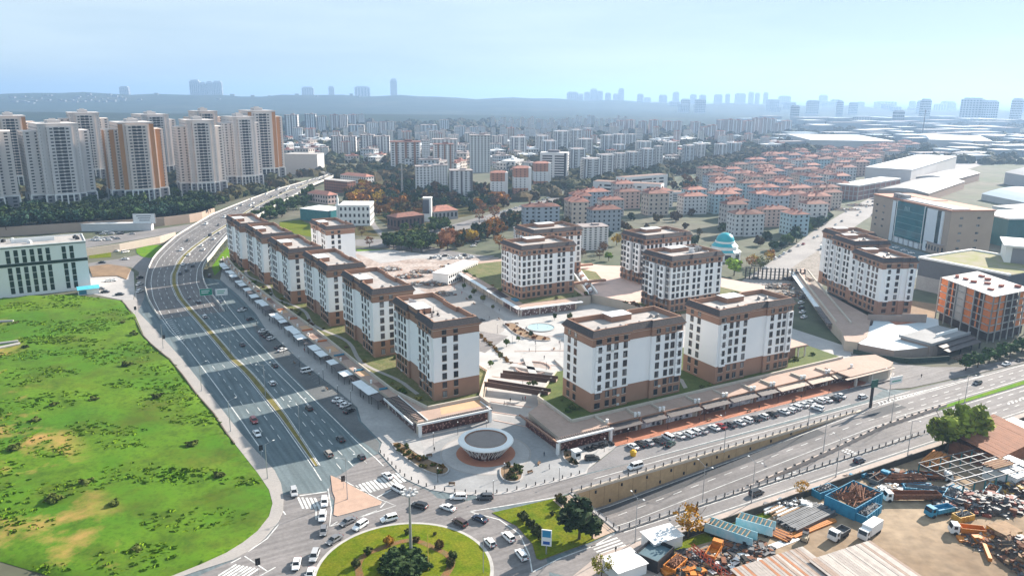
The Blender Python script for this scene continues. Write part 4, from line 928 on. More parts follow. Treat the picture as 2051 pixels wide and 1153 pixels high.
# retaining walls and roads of the left interchange
mur=mat('tan_long_wall',(.46,.345,.275),.85,scale=.05,col2=(.40,.30,.24))
def pxwall(label,pts,h,m,wd=.8):
    o=wall_along('retaining_wall',[v3(p,0) for p in pxp(pts)],wd,h,m,kind=False); return tag(o,label,'wall')
pxwall('long tan wall below the dark trees of the tower estate',[(-200,494),(0,474),(150,464),(240,458),(330,452),(380,446),(405,441),(430,432)],7.0,mur)
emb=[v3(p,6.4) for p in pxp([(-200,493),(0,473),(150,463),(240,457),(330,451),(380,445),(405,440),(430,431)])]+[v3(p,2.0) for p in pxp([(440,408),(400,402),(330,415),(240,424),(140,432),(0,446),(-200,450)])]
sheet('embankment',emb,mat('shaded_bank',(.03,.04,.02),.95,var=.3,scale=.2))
pxwall('low beige wall beside the lower slip road',[(170,513),(240,503),(320,487),(352,478)],5.0,mat('beige_wall',(.56,.47,.40),.85,var=.1))
sheet('road',pxp([(-300,520),(0,494),(170,479),(290,462),(360,452),(400,446),(380,460),(330,470),(250,484),(170,497),(0,512),(-300,545)]),asphalt2,z=.05)
sheet('road',pxp([(170,528),(240,518),(310,504),(350,488),(370,478),(330,505),(302,540),(292,572),(288,600),(276,625),(270,590),(279,545),(262,535),(230,532),(170,536)]),asphalt2,z=.055)
sheet('grass_island',smooth(pxp([(273,499),(290,494),(310,491),(330,492),(318,505),(308,515),(300,518),(282,514),(273,506)]),2)[:-1],lawn2,z=.25,skirt=.3,side=kerbm)
sheet('lot',pxp([(165,552),(210,538),(255,536),(268,545),(270,585),(266,604),(240,600),(190,590),(165,580)]),concrete_w,z=.06)
sheet('soil_lot',pxp([(178,535),(215,530),(250,535),(262,540),(253,560),(235,553),(185,555)]),soil,z=.5,skirt=.6)
sheet('grass_verge',pxp([(178,512),(222,503),(223,515),(180,518)]),lawn,z=.12)
bd=ob('billboard',None,None,G(291,461),A29-R(22)); tag(bd,'white billboard with dark lettering in front of the long tan wall','billboard')
MB().box(-8,8,-.3,.3,5.5,12.8).build('panel',white,bd); MB().box(-8.4,8.4,.0,.5,5.2,13.1).build('frame',steel,bd)
for x in (-5,5): MB().box(x-.3,x+.3,-.2,.2,0,5.4).build('post',steel,bd)
mb=MB()
for k in range(3): mb.box(-5.5+k,5.5-k*.6,-.36,-.31,11-k*1.7,11.6-k*1.7)
mb.build('lettering',mat('dark_print',(.1,.12,.16),.6),bd)
sh=ob('long_shed',None,None,G(232,462),A29-R(22)); tag(sh,'long low white shed along the tan wall','shed'); MB().box(-27,27,-1,5,0,5.6).build('wall',mat('shed_grey',(.60,.60,.60),.7,var=.1),sh); MB().box(-27.3,27.3,-1.3,5.3,5.6,5.9).build('roof',deckw,sh)
# ---- generic background blocks
def slab_parts():
    L,W,H=20,15,42; w=MB(); w.prism(rect(L,W),-2,H); st=MB()
    for x in (-L/2+2.2,L/2-2.2): st.box(x-1.1,x+1.1,-W/2-.5,W/2+.5,-1,H+1.5)
    st.box(-1.6,1.6,-W/2-.6,W/2+.6,-1,H+.6)
    for y in (-W/2+1.6,W/2-1.6): st.box(-L/2-.5,L/2+.5,y-.7,y+.7,-1,H+1)
    bal=MB()
    for k in range(14):
        z=1+k*3
        for s in (-1,1):
            bal.box(-5.6,-1.8,s*(W/2+.6)-.65,s*(W/2+.6)+.65,z,z+1.1); bal.box(1.8,5.6,s*(W/2+.6)-.65,s*(W/2+.6)+.65,z,z+1.1); bal.box(s*(L/2+.6)-.65,s*(L/2+.6)+.65,-4.2,4.2,z,z+1.1)
    win=MB(); gridall(win,rect(L,W),1,H,14,3.2,fw=.6,fh=.5); 
    rf=MB(); rf.loft([[(*p,H) for p in rect(L+1,W+1)],[(*p,H+2.6) for p in rect(L*.5,.4)]],0,None,0)
    return [('wall',w.mesh('slab_wall',bgg),None),('white_panel',st.mesh('slab_panel',bgw),None),('balconies',bal.mesh('slab_balconies',twh),'stuff'),('windows',win.mesh('slab_windows',twd),'stuff'),('roof',rf.mesh('slab_roof',bgr),None)]
def box_parts(L,W,H,nf,sp,wall,roof=bgr,ww=.45,wh=.5,brown_top=False,strips=None):
    w=MB(); w.prism(rect(L,W),-2,H); r=MB(); r.prism(rect(L+.8,W+.8),H,H+.6); r.prism(rect(L*.25,W*.3,L*.1,0),H+.6,H+2.6); win=MB(); gridall(win,rect(L,W),.6,H,nf,sp,fw=ww,fh=wh)
    p=[('wall',w.mesh('block_wall',wall),None),('roof',r.mesh('block_roof',roof),None),('windows',win.mesh('block_windows',twd),'stuff')]
    if strips:
        s=MB()
        for x in strips[1]: s.box(x*L-.9,x*L+.9,-W/2-.3,W/2+.3,0,H+.3)
        p.append(('stripe_panel',s.mesh('block_stripes',strips[0]),None))
    return p
def orange_parts():
    p=[]; L,W,H=17,13,34; w=MB(); w.prism(rect(L,W),-2,10,0); w.prism(rect(L,W),10,23,1); w.prism(rect(L,W),23,H,0); s=MB(); s.prism(rect(3,W+1.2,L/2-1.2),-1,H+.5); win=MB(); gridall(win,rect(L,W),1,H,11,3.6,fw=.3,fh=.4); rf=MB(); rf.loft([[(*q,H) for q in rect(L+1,W+1)],[(*q,H+2.4) for q in rect(L*.5,.4)]],0,None,0)
    return [('wall',w.mesh('orange_wall',[mat('faded_orange',(.46,.22,.14),.85,var=.15,scale=.2),bgw]),None),('side_panel',s.mesh('orange_side',bgw),None),('windows',win.mesh('orange_windows',twd),'stuff'),('roof',rf.mesh('orange_roof',redt),None)]
def red_parts(v):
    L,W,H=[(24,13,14.5),(17,14,15),(22,12,13)][v]; w=MB(); w.prism(rect(L,W),-3,H); w.prism(rect(L*.4,W+3),-3,H) if v==0 else None
    win=MB(); gridall(win,rect(L,W),.4,H,5,3.6,fw=.34,fh=.45); rf=MB()
    if v==0:
        gridall(win,rect(L*.4,W+3),.4,H,5,3.6,fw=.34,fh=.45); rf.loft([[(*q,H) for q in rect(L*.4+1.2,W+4.2)],[(*q,H+2.3) for q in rect(.3,W*.6)]],0,None,0)
    rf.loft([[(*q,H) for q in rect(L+1.4,W+1.4)],[(*q,H+2.1) for q in rect(L*.62,.3)]],0,None,0)
    for k in range(3): rf.box(-L/3+k*L/4,-L/3+k*L/4+1,-2+k,-1+k,H+1.2,H+3.2)
    for k in range(2): rf.cyl(L*.2-k*4,1.5,H+1.8,H+2.8,.5,.5,6)
    return [('wall',w.mesh('red_wall',bgw),None),('roof',rf.mesh('red_roof',redt),None),('windows',win.mesh('red_windows',twd),'stuff')]
PR={'slab':slab_parts(),'white':box_parts(20,17,30,10,3.5,bgw),'brownw':box_parts(22,16,36,12,3.6,bgw,redt,strips=(brown2,(-.3,.02,.32))),'tallw':box_parts(20,16,50,17,3.2,bgw),'dark':box_parts(20,16,40,13,3.4,bgw,strips=(bgg,(-.45,.0,.45))),'orange':orange_parts(),'pinkb':box_parts(16,15,44,15,3.6,mat('pinkish_render',(.50,.41,.385),.8,var=.1,tint=True),redt,ww=.35,strips=(twh,(-.33,.33))),'farb':box_parts(16,14,40,12,3.6,bgw,ww=.55)}
RP=[red_parts(k) for k in range(3)]
def place(kind,x0,x1,yt,yb,rz,label,group,col=(1,1,1),asp=1.0):
    P=G((x0+x1)/2,yb); H=zof(P,yt); base={'slab':(21,16,44),'white':(20,17,31),'brownw':(22,16,37),'tallw':(20,16,52),'dark':(20,16,41),'orange':(18,14,36),'pinkb':(16,15,45),'farb':(16,14,41)}[kind]
    vis=base[0]*abs(math.cos(rz))+base[1]*abs(math.sin(rz)); s=(x1-x0)/FPX*depth(P)/vis
    n=P.normalized()*(base[1]*s*.4); n.z=0
    return inst(PR[kind],label,'apartment block',group,P+n,rz,(s,s,H/base[2]),col)
def Z(org,s): return lambda q:(org[0]+q[0]/s,org[0]+q[1]/s,org[1]+q[2]/s,org[1]+q[3]/s)
z2=Z((500,150),3.844); z3=Z((1000,150),3.844); z4=Z((1500,150),3.722)
# behind the towers, left of centre
lst=[('dark',(280,385,305,490)),('white',(335,415,405,510)),('pinkb',(425,520,412,530)),('dark',(430,520,300,440)),('dark',(520,600,318,440)),('pinkb',(620,690,305,440)),('dark',(690,760,308,435)),('pinkb',(760,830,305,400)),('white',(830,890,302,400)),('dark',(760,890,385,470)),('white',(900,995,365,460)),('pinkb',(995,1060,362,455)),('dark',(1060,1125,360,455))]
for i,(k,q) in enumerate(lst): place(k,*z2(q),R(8+5*(i%3)),f'{nth(i)} block from the left in the hazy cluster right of the orange tower','hazy cluster behind the towers',[(1,1,1),(.92,.97,1)][i%2])
lst=[('dark',(635,735,470,628)),('dark',(730,828,472,625)),('dark',(860,968,460,632)),('dark',(965,1085,470,630))]
for i,(k,q) in enumerate(lst): place(k,*z2(q),R(5),f'{nth(i)} dark-edged slab from the left, behind the dark trees','dark-edged slabs',(1,1,1))
lst=[('brownw',(1085,1325,512,735),'large white block with brown stripes beside the lattice mast'),('white',(1325,1392,500,672),'narrow white block behind the brown-striped one'),('tallw',(1405,1605,490,672),'broad white slab behind the brown-roofed block'),('brownw',(1410,1580,530,730),'white block with dark brown corner stripes'),('tallw',(1690,1855,455,752),'tallest white block with two dark square panels'),('white',(1270,1425,700,905),'white block in front of the dark conifers, left half'),('white',(1415,1530,690,905),'white block in front of the dark conifers, right half'),('dark',(1530,1722,732,965),'white block with dark balcony stripes by the autumn trees'),('orange',(1845,1990,742,955),'nearest of the three orange and white blocks')]
for i,(k,q,lb) in enumerate(lst): place(k,*z2(q),R(6+4*(i%2)),lb,None,(1.05,1.05,1.05))
for q in ((1778,1830,548,612),(1778,1830,648,708)):
    x0,x1,y0,y1=z2(q); P=G((x0+x1)/2,346); 
for i,q in enumerate([(1310,1450,385,475),(1460,1535,345,440),(1575,1670,395,490),(1690,1760,400,470),(1760,1800,395,450)]): place('farb',*z2(q),R(12),f'{nth(i)} hazy mid-distance block from the left, above the white blocks','hazy mid-distance blocks',(.95,.97,1.0))
lst=[('orange',(95,247,705,935),'middle of the three orange and white blocks'),('orange',(250,397,670,875),'farthest of the three orange and white blocks'),('white',(1010-990,75,760-420,420),None)]
for k,q,lb in lst[:2]: place(k,*z3(q),R(8),lb,None)
bo=G(*[(z3((320,530,600,842))[0]+z3((320,530,600,842))[1])/2,z3((320,530,600,842))[3]]); BH=zof(bo,z3((320,530,600,842))[2]); ofc=ob('office_block',None,None,bo+Vector((0,10,0)),R(-8)); tag(ofc,'white office block with black ribbon windows beside the orange blocks','office')
MB().box(-17,17,-10,10,-1,BH).build('wall',bgw,ofc); mb=MB()
for k in range(11):
    z=3+k*(BH-5)/11
    mb.box(-14,-2,-10.1,-9.9,z,z+1.7); mb.box(1,13,-10.1,-9.9,z,z+1.7); mb.box(16.9,17.1,-7,7,z,z+1.7)
mb.build('ribbon_windows',twd,ofc); MB().box(12.5,15,-10.2,-9.8,0,BH).build('black_stripe',darkm,ofc); MB().box(-8,6,-5,6,BH,BH+2.5).build('roof_housing',bgg,ofc)
# grey-gabled slab towers
sl_=[(75,210,475,637),(275,380,465,622),(320,445,505,642),(410,535,430,592),(540,640,420,582),(590,720,490,642),(640,720,410,492),(525,665,565,742),(620,780,640,832),(740,880,610,792),(870,970,600,772),(960,1070,590,762),(775,880,460,602),(870,975,455,602),(975,1050,455,562),(865,970,535,612),(1045,1170,510,602),(1070,1180,565,747),(1180,1255,545,717),(1260,1365,515,657),(1400,1495,540,697),(1490,1580,530,682),(1650,1745,530,662),(1740,1850,520,637)]
sl_.sort()
for i,q in enumerate(sl_): place('slab',*z3(q),R(14),f'{nth(i)} from the left of the grey-gabled slab towers','grey-gabled slab towers',[(1,1,1),(.96,.98,1.0),(.9,.95,1)][i%3])
pk_=[(850,905,372,452),(900,960,352,450),(970,1040,347,450),(1070,1130,357,455),(1150,1220,347,457),(1255,1330,357,457),(1345,1400,357,452),(1470,1540,362,452),(1540,1610,402,492),(1600,1670,387,492),(1660,1730,430,532),(1670,1740,347,442),(1730,1800,342,472),(1790,1860,347,472),(1870,1940,352,472),(1940,1990,332,462),(2000,2056,332,470),(2062,2120,337,442),(2120,2170,372,455),(2170,2240,352,435)]
for i,q in enumerate(pk_): place('pinkb',*z3(q),R(10),f'{nth(i)} from the left of the hazy pink-brown towers beyond the slabs','hazy pink-brown towers',(1,1,1))
# ranks of far white blocks
RG=random.Random(5); far=[]
for k in range(30): far.append((1000+k*8.2+RG.uniform(-2,2),RG.uniform(6,9),RG.uniform(258,264)-k*.25,RG.uniform(276,283)-k*.35))
for k in range(34): far.append((985+k*8+RG.uniform(-3,3),RG.uniform(5,9),RG.uniform(231,242),RG.uniform(252,262)))
for k in range(26): far.append((640+k*17+RG.uniform(-7,7),RG.uniform(8,13),RG.uniform(252,266),RG.uniform(276,292)))
for k in range(12): far.append((1015+k*16+RG.uniform(-5,5),RG.uniform(6,9),RG.uniform(243,250),RG.uniform(262,270)))
far.sort()
fl_=rowlabels([(q[0],q[3]) for q in far],30)
bands=['in the far white rank left of centre','in the far white rank at centre','in the far white rank right of centre']
for i,(x,wd,yt,yb) in enumerate(far):
    b=0 if x<900 else 1 if x<1080 else 2
    place('farb',x,x+wd,yt,yb,R(20),'small hazy white block, '+fl_[i]+' of the far city','hazy white blocks of the far city',[(1,1,1),(.9,.95,1),(1,.93,.88)][i%3])
mid=[]
for k in range(26): mid.append((650+k*14+RG.uniform(-6,6),RG.uniform(14,24),0,RG.uniform(286,322)))
for k in range(18): mid.append((1010+k*30+RG.uniform(-9,9),RG.uniform(12,18),0,RG.uniform(284,300)))
ml_=rowlabels([(q[0],q[3]) for q in mid],22)
for i,(x,wd,_,yb) in enumerate(mid): place(['white','brownw','pinkb','tallw','dark'][i%5],x,x+wd,yb-RG.uniform(22,34),yb,R(10),'mid-rise block, '+ml_[i]+' between the slabs and towers','mid-rise blocks between slabs and towers',[(1.05,1,.94),(1,1,1),(.95,.9,.85)][i%3])
# red-roofed estate
from mathutils.geometry import intersect_point_line
def inpoly(x,y,P):
    c=False; n=len(P)
    for i in range(n):
        x0,y0=P[i]; x1,y1=P[(i+1)%n]
        if (y0>y)!=(y1>y) and x<(x1-x0)*(y-y0)/(y1-y0)+x0: c=not c
    return c
RED=[(1020,468),(1090,432),(1140,412),(1200,404),(1330,408),(1420,365),(1500,338),(1600,322),(1700,312),(1800,300),(1830,305),(1735,345),(1690,372),(1672,400),(1655,430),(1600,470),(1545,497),(1425,506),(1412,480),(1300,455),(1190,492),(1150,470)]
EXC=[[(1170,365),(1340,360),(1430,395),(1330,412),(1190,402)],[(1225,440),(1430,440),(1430,560),(1225,560)],[(1000,452),(1160,452),(1160,510),(1000,510)],[(1400,480),(1500,480),(1500,540),(1400,540)]]
cand=[]
a_r=R(14)
for i in range(-30,40):
    for j in range(-5,50):
        x=60+i*37*math.cos(a_r)-j*40*math.sin(a_r)+RG.uniform(-4,4)+(j%2)*9; y=480+i*37*math.sin(a_r)+j*40*math.cos(a_r)+RG.uniform(-4,4)
        px,py=topx((x,y,0))
        if inpoly(px,py,RED) and not any(inpoly(px,py,e) for e in EXC): cand.append((x,y,px,py))
cand.sort(key=lambda c:c[1])
wt=[(.92,.92,.92),(.55,.63,.72),(.80,.68,.58),(.48,.52,.58),(.85,.62,.54),(.5,.68,.76),(.7,.66,.64)]
def zone(px,py): return ('front rows of the red-roofed estate' if py>430 else 'middle rows of the red-roofed estate' if py>370 else 'far rows of the red-roofed estate')+(' on the left side' if px<1280 else ' at its centre' if px<1480 else ' on the right side')
rl=rowlabels([(c[2],c[3]) for c in cand],18)
for i,(x,y,px,py) in enumerate(cand):
    inst(RP[(i*7)%3],'red-roofed block, '+rl[i]+' of the red-roofed estate','apartment block','blocks of the red-roofed estate',(x,y,0),a_r+RG.choice((0,0,math.pi/2))+RG.uniform(-.06,.06),(RG.uniform(.95,1.3),RG.uniform(.9,1.15),RG.uniform(1.1,1.4)),wt[(i*5)%7])
for i,(px,py,lb,k) in enumerate(((1185,497,'white five-storey block with dark flat roof beside the inner blocks',1),(1060,505,'pale block half hidden behind the left inner block',1))):
    inst(RP[k] if 0 else PR['white'],lb,'apartment block',None,G(px,py),a_r,(.95,.85,.55),(1,1,1))
# white school with two wings
sc=ob('school',None,None,G(1187,396),0); tag(sc,'long white school with ribbon windows and a second wing behind','school'); o0=G(1187,396)
def wing(p,q,yt,dp,nm):
    a,b=G(*p),G(*q); d=b-a; an=math.atan2(d.y,d.x); H=zof(a,yt); w=ob(nm,MB().box(0,d.length,0,dp,-1,H).mesh('school_wall',bgw),sc,a-o0,an)
    mb=MB()
    for k in range(4):
        for f0,f1 in ((.1,.13),(.17,.62),(.66,.72),(.80,.9)): mb.box(f0*d.length,f1*d.length,-.12,.05,1.2+k*(H-2)/4,1.2+k*(H-2)/4+(H-2)/4*.5)
    ob('windows',mb.mesh('school_windows',twd),w); ob('roof',MB().box(.6,d.length-.6,.6,dp-.6,H,H+.3).mesh('school_roof',brownroof),w)
wing((1187,396),(1322,404),363,16,'front_wing'); wing((1250,388),(1336,380),356,14,'rear_wing'); wing((1325,404),(1395,402),386,14,'low_wing')
# ---- autumn park buildings left of centre
def house(label,p,q,yt,dp,wall,roof,nm='house',ridge=3,cat='house',wins=True,fl=2):
    a,b=G(*p),G(*q); d=b-a; an=math.atan2(d.y,d.x); H=zof(a,yt); L=d.length; h=ob(nm,None,None,a,an); tag(h,label,cat); MB().box(0,L,0,dp,-1,H).build('wall',wall,h)
    mb=MB()
    if ridge: mb.loft([[(*t_,H) for t_ in ((-.6,-.6),(L+.6,-.6),(L+.6,dp+.6),(-.6,dp+.6))],[(*t_,H+ridge) for t_ in ((dp*.4,dp/2-.1),(L-dp*.4,dp/2-.1),(L-dp*.4,dp/2+.1),(dp*.4,dp/2+.1))]],0,None,0)
    else: mb.box(-.3,L+.3,-.3,dp+.3,H,H+.4)
    mb.build('roof',roof,h)
    if wins:
        mb=MB(); P=[(0,0),(L,0),(L,dp),(0,dp)]; gridall(mb,P,.6,H,fl,3.6,fw=.45,fh=.5); mb.build('windows',twd,h)['kind']='stuff'
    return h,L,H
brick=mat('brick_red',(.30,.13,.085),.9,var=.2,scale=.4)
house('brown brick office with striped bays above the orange tree',(650,383),(697,388),360,12,brick,deck,ridge=0,fl=4,cat='office',nm='office_block')
house('pale pink house with red hipped roof beside the viaduct road',(617,404),(657,410),386,12,mat('pale_pink',(.66,.50,.46),.85),redt)
house('white house with red roof behind the brick office',(682,363),(733,368),350,14,bgw,redt)
house('white prayer hall with tall arched windows and a flat roof',(680,452),(742,452),412,26,white,deckw,ridge=0,fl=3,nm='prayer_hall',cat='building')
house('low hall with teal glass front beside the prayer hall',(602,440),(658,446),418,24,mat('teal_glass',(.05,.20,.22),.2,var=.2),deckw,ridge=0,fl=1,nm='glass_hall',cat='building',wins=False)
mn=ob('minaret',None,None,G(678,448)); tag(mn,'slim white minaret with pointed tip beside the prayer hall','minaret'); mb=MB(); mb.cyl(0,0,0,16,1.3,1.2,10); mb.build('shaft',white,mn); MB().cyl(0,0,15,16.2,2,2,10).build('balcony',white,mn); MB().cyl(0,0,16,20,1.0,.9,10).build('upper_shaft',white,mn); MB().cyl(0,0,20,25,1.1,.02,10).build('tip',white,mn)
house('dark brown fire-station garage with red roof and open bays',(795,462),(850,455),436,14,mat('dark_brown_wall',(.14,.085,.075),.85,var=.1),redt,ridge=2.4,fl=1,nm='garage',cat='garage')
house('red-roofed station house with glass front beside the drill tower',(870,442),(917,438),424,16,mat('grey_wall',(.34,.33,.34),.8),redt,ridge=4,fl=1,nm='station_house')
dt=ob('drill_tower',None,None,G(858,443)); tag(dt,'square grey and white drill tower beside the fire station','tower'); MB().box(-4,3,-3,4,0,20).build('wall',white,dt); MB().box(-4.2,1.2,-3.2,-2.8,7,19).build('grey_panel',mat('slate_panel',(.10,.105,.13),.6),dt); MB().box(-4.4,3.4,-3.4,4.4,20,20.6).build('roof',white,dt)
house('grey multi-deck store with dark stair strip beside the orange tower',(572,349),(637,350),309,30,mat('store_grey',(.50,.49,.48),.8),deck,ridge=0,fl=4,nm='store',cat='store',wins=False)
ms=ob('lattice_mast',None,None,G(806,400)); tag(ms,'slim lattice mast rising from the autumn park','mast'); hm_=zof(G(806,400),330)
for sx,sy in ((-1,-1),(1,-1),(1,1),(-1,1)): MB().tube((sx*.9,sy*.9,0),(sx*.4,sy*.4,hm_),.16,n=4).build('leg',steel,ms)
mb=MB()
for k in range(16):
    z=k*hm_/16; r=.9-.5*k/16
    for a,b in (((-r,-r),(r,-r)),((r,-r),(r,r)),((r,r),(-r,r)),((-r,r),(-r,-r))): mb.tube((*a,z),(*b,z+hm_/16),.09,n=3)
mb.build('bracing',steel,ms)
tr=ob('container_office',None,None,G(905,572),0); a,b=G(898,572),G(957,545); d=b-a; tr.location=a; tr.rotation_euler=(0,0,math.atan2(d.y,d.x)); tag(tr,'two-storey white container office on the building site','site office'); MB().box(0,d.length,0,10,0,6.4).build('wall',white,tr); MB().box(-.4,d.length+.4,-.4,10.4,6.4,6.8).build('roof',deckw,tr)
mb=MB()
for k in range(2):
    for x in np.arange(1,d.length-1,2.3): mb.box(x,x+1.3,-.1,.05,1+k*3.1,2.4+k*3.1)
mb.build('windows',twd,tr)
# roads through the park
sheet('road',smooth(pxp([(712,480),(760,478),(830,486),(890,500),(960,512),(1000,512),(960,520),(880,514),(810,500),(740,494),(700,492)]),1),asphalt2,z=.05)
sheet('road',smooth(pxp([(768,418),(752,428),(748,438),(756,455),(772,468),(800,480),(780,480),(762,472),(745,455),(738,440),(742,428),(756,420)]),1)[:-1],asphalt2,z=.054)
sheet('road',pxp([(800,478),(860,462),(920,446),(1000,424),(1100,398),(1180,376),(1180,384),(1110,408),(1010,436),(930,460),(870,474),(830,484)]),asphalt2,z=.05)
sheet('grass_field',pxp([(712,500),(760,500),(832,516),(800,526),(762,527),(735,516)]),lawn2,z=.1)
sheet('building_site',pxp([(705,505),(735,516),(762,528),(832,518),(880,520),(900,545),(890,575),(850,570),(800,555),(740,540)]),mat('site_earth',(.42,.36,.33),.95,scale=.1,col2=(.26,.19,.155),fine=(.6,.3)),z=.2)
sheet('building_site',pxp([(800,545),(850,528),(900,520),(1000,516),(985,530),(960,545),(905,575),(890,600),(850,585),(815,565)]),MAT['site_earth'],z=.21)
sheet('grass_field',pxp([(424,535),(440,512),(458,492),(464,500),(462,522),(446,536),(430,552)]),lawn2,z=.1)
sheet('grass_field',pxp([(560,445),(600,440),(650,462),(640,478),(600,470),(560,462)]),lawn,z=.09)
sheet('park_ground',pxp([(690,470),(690,380),(760,352),(860,350),(1000,380),(1010,418),(900,440),(840,455),(800,470),(760,440),(740,420),(735,445),(760,474)]),mat('autumn_litter',(.10,.075,.03),.95,scale=.05,col2=(.05,.055,.02),fine=(.5,.3),spec=.05),z=.03)
# ================================================================ right-hand side
def placeuv(u,v,rz,L,W,sx,sy):
    p=UV(u,v); c,s=math.cos(rz),math.sin(rz); return p-Vector((c*sx*L/2-s*sy*W/2,s*sx*L/2+c*sy*W/2,0))
rR=A29-R(21)
stR=[(-8.75,-5,0),(-5,-1.8,.4),(-1.8,1.8,.9),(1.8,5,.4),(5,8.75,0)]
gname='apartment blocks at the right road fork'
apartment('white block with front balconies nearest the orange building shell',placeuv(323.3,223.0,rR,17.5,25,-1,-1),rR,L=17.5,W=25,steps=stR,cols=[0],bays=[-5.6,5.8],scols=[8.5,5.5,2,-5.5],sbays=[-1.8,-9.5],stair=(-2,0,7,4),vents=[(-3,-4),(0,-5),(3,2)],group=gname)
apartment('white block stepping back behind the balconied one at the fork',placeuv(334.0,247.5,rR,19,20,-1,-1),rR,L=19,W=20,nw=6,steps=[(-9.5,-4,0),(-4,4,.5),(4,9.5,0)],cols=[-2,2],bays=[-6.5],scols=[6,3,-4],sbays=[-.8,-7.6],stair=(-2,0,7,4),vents=[(-3,-4),(0,-5),(3,2),(1,-3)],group=gname)
apartment('farthest and mostly hidden white block of the group at the fork',placeuv(347.5,266.0,rR,20,18,-1,-1),rR,L=20,W=18,nw=6,steps=[(-10,-4,0),(-4,4,.5),(4,10,0)],cols=[-2,2],bays=[-6.5],scols=[5,2,-4],sbays=[-1.2],stair=(-2,0,7,4),vents=[(-3,-4),(3,2)],group=gname)
rp=podium('pink-roofed shop strip curving along the right fork road',[(365.7,310.2),(345,286),(294,224.5),(285,212),(276,203.5),(279,199.5),(290,203),(306,214),(318,222),(335,258),(352,290),(377,312)],4.6,beige,pinkroof,'shop row')
for k in range(11):
    a=UV(365.7-k*6.5-.3,310.2-k*7.8-.2); b=UV(365.7-(k+.9)*6.5-.3,310.2-(k+.9)*7.8-.2); d=b-a; MB().box(0,d.length,-.2,.05,.3,3.4).build('shopfront',[post_p,post_k][k%2],rp,(a.x,a.y,0),math.atan2(d.y,d.x))
    MB().box(0,d.length+.6,-2.6,.1,3.7,4.0).build('canopy',awnw if k<8 else awnd,rp,(a.x,a.y,0),math.atan2(d.y,d.x))
for off in (1.5,8):
    pts=[UV(u+off*.77,v-off*.64) for u,v in ((365.7,310.2),(345,286),(294,224.5))]; o=wall_along('roof_upstand',pts,.6,.9,MAT['parapet_cream'],rp,base=4.6)
lw=podium('lower brown podium under the balconied block at the fork',[(283.5,209.5),(279,198),(284,186),(306,181),(330,196),(345,206),(340,222),(322,223),(308,214)],4.2,mat('taupe_render',(.32,.25,.215),.85,var=.1),mat('pale_blue_deck',(.46,.52,.56),.7,scale=.1,col2=(.55,.58,.60)),'podium')
for k in range(8):
    p=UV(288-k*.3+k*2.2,199-k*0+k*1.2); 
p=UV(282,206.5); MB().box(0,23,-.2,.05,.6,3.6).build('shopfront',post_k,lw,(p.x,p.y,0),A29-R(52))
MB().box(-11,0,-.15,.15,.3,8.2).build('tall_wall',MAT['taupe_render'],lw,UV(334,205),A29-R(36)) ; MB().box(-26,-11,-.15,.15,.3,7.2).build('tall_wall',MAT['taupe_render'],lw,UV(334,205),A29-R(36))
sheet('rubble_patch',uvp([(318,209),(334,206.5),(338,214),(322,217)]),mat('orange_rubble',(.48,.20,.12),.95,scale=.5,var=.4),z=4.24,parent=lw)
rs=ob('restaurant',None,None,UV(301,181.4),A29+R(4)); tag(rs,'low taupe restaurant with tiered canopies beside the round-crowned trees','restaurant')
MB().box(0,30,0,13,.1,5.2).build('wall',MAT['taupe_render'],rs); mb=MB(); mb.box(-.6,30.6,-.8,13.6,5.2,5.6,0); mb.box(-.6,30.6,-.8,-.2,5.6,6.3,0); mb.box(-.6,0,-.2,13.6,5.6,6.3,0); mb.build('roof',concrete_g,rs); MB().box(12,29,4,4.6,5.6,7).build('roof_screen',white,rs)
for k in range(2):
    mb=MB(); mb.loft([[(4,-.2-k*2.5,4.5-k*1.0),(31,-.2-k*2.5,4.5-k*1.0),(31,-.2-k*2.5,4.7-k*1.0),(4,-.2-k*2.5,4.7-k*1.0)][::-1],[(4,-3.4-k*2.5,3.6-k*1.0+.4),(31,-3.4-k*2.5,3.6-k*1.0+.4),(31,-3.4-k*2.5,3.8-k*1.0+.4),(4,-3.4-k*2.5,3.8-k*1.0+.4)][::-1]],0,0,0); mb.build('canopy',awnd,rs)
for x in (5,14,23,30): MB().box(x,x+.5,-5.6,-5.1,.1,3.0).build('post',darkm,rs)
for k in range(6): MB().box(6,18,-13+k*1.3,-12.5+k*1.3,.1,.55).build('terrace_bench',mat('bench_wood',(.24,.16,.12),.8,var=.3),rs)
# hedge fence in front of it
o=wall_along('garden_fence',uvp([(276,199),(279,188),(286,180.5),(296,177),(304,174.5)]),.3,2.2,mat('green_screen',(.03,.06,.05),.8,var=.5,scale=1.5),kind=False); tag(o,'dark green screened fence along the fork pavement','fence')
# blackened scaffold wall by the fork
sc_=ob('scaffold_wall',None,None,UV(352,312),A29-R(38)); tag(sc_,'dark scaffold-like parking frame at the fork','scaffold')
for k in range(15):
    MB().box(-17+k*2.4,-16.8+k*2.4,-2,2,.1,7).build('frame',darkm,sc_)
for z in (1.5,3.2,5,6.8): MB().box(-17,17,-2,-1.8,z,z+.2).build('rail',darkm,sc_)
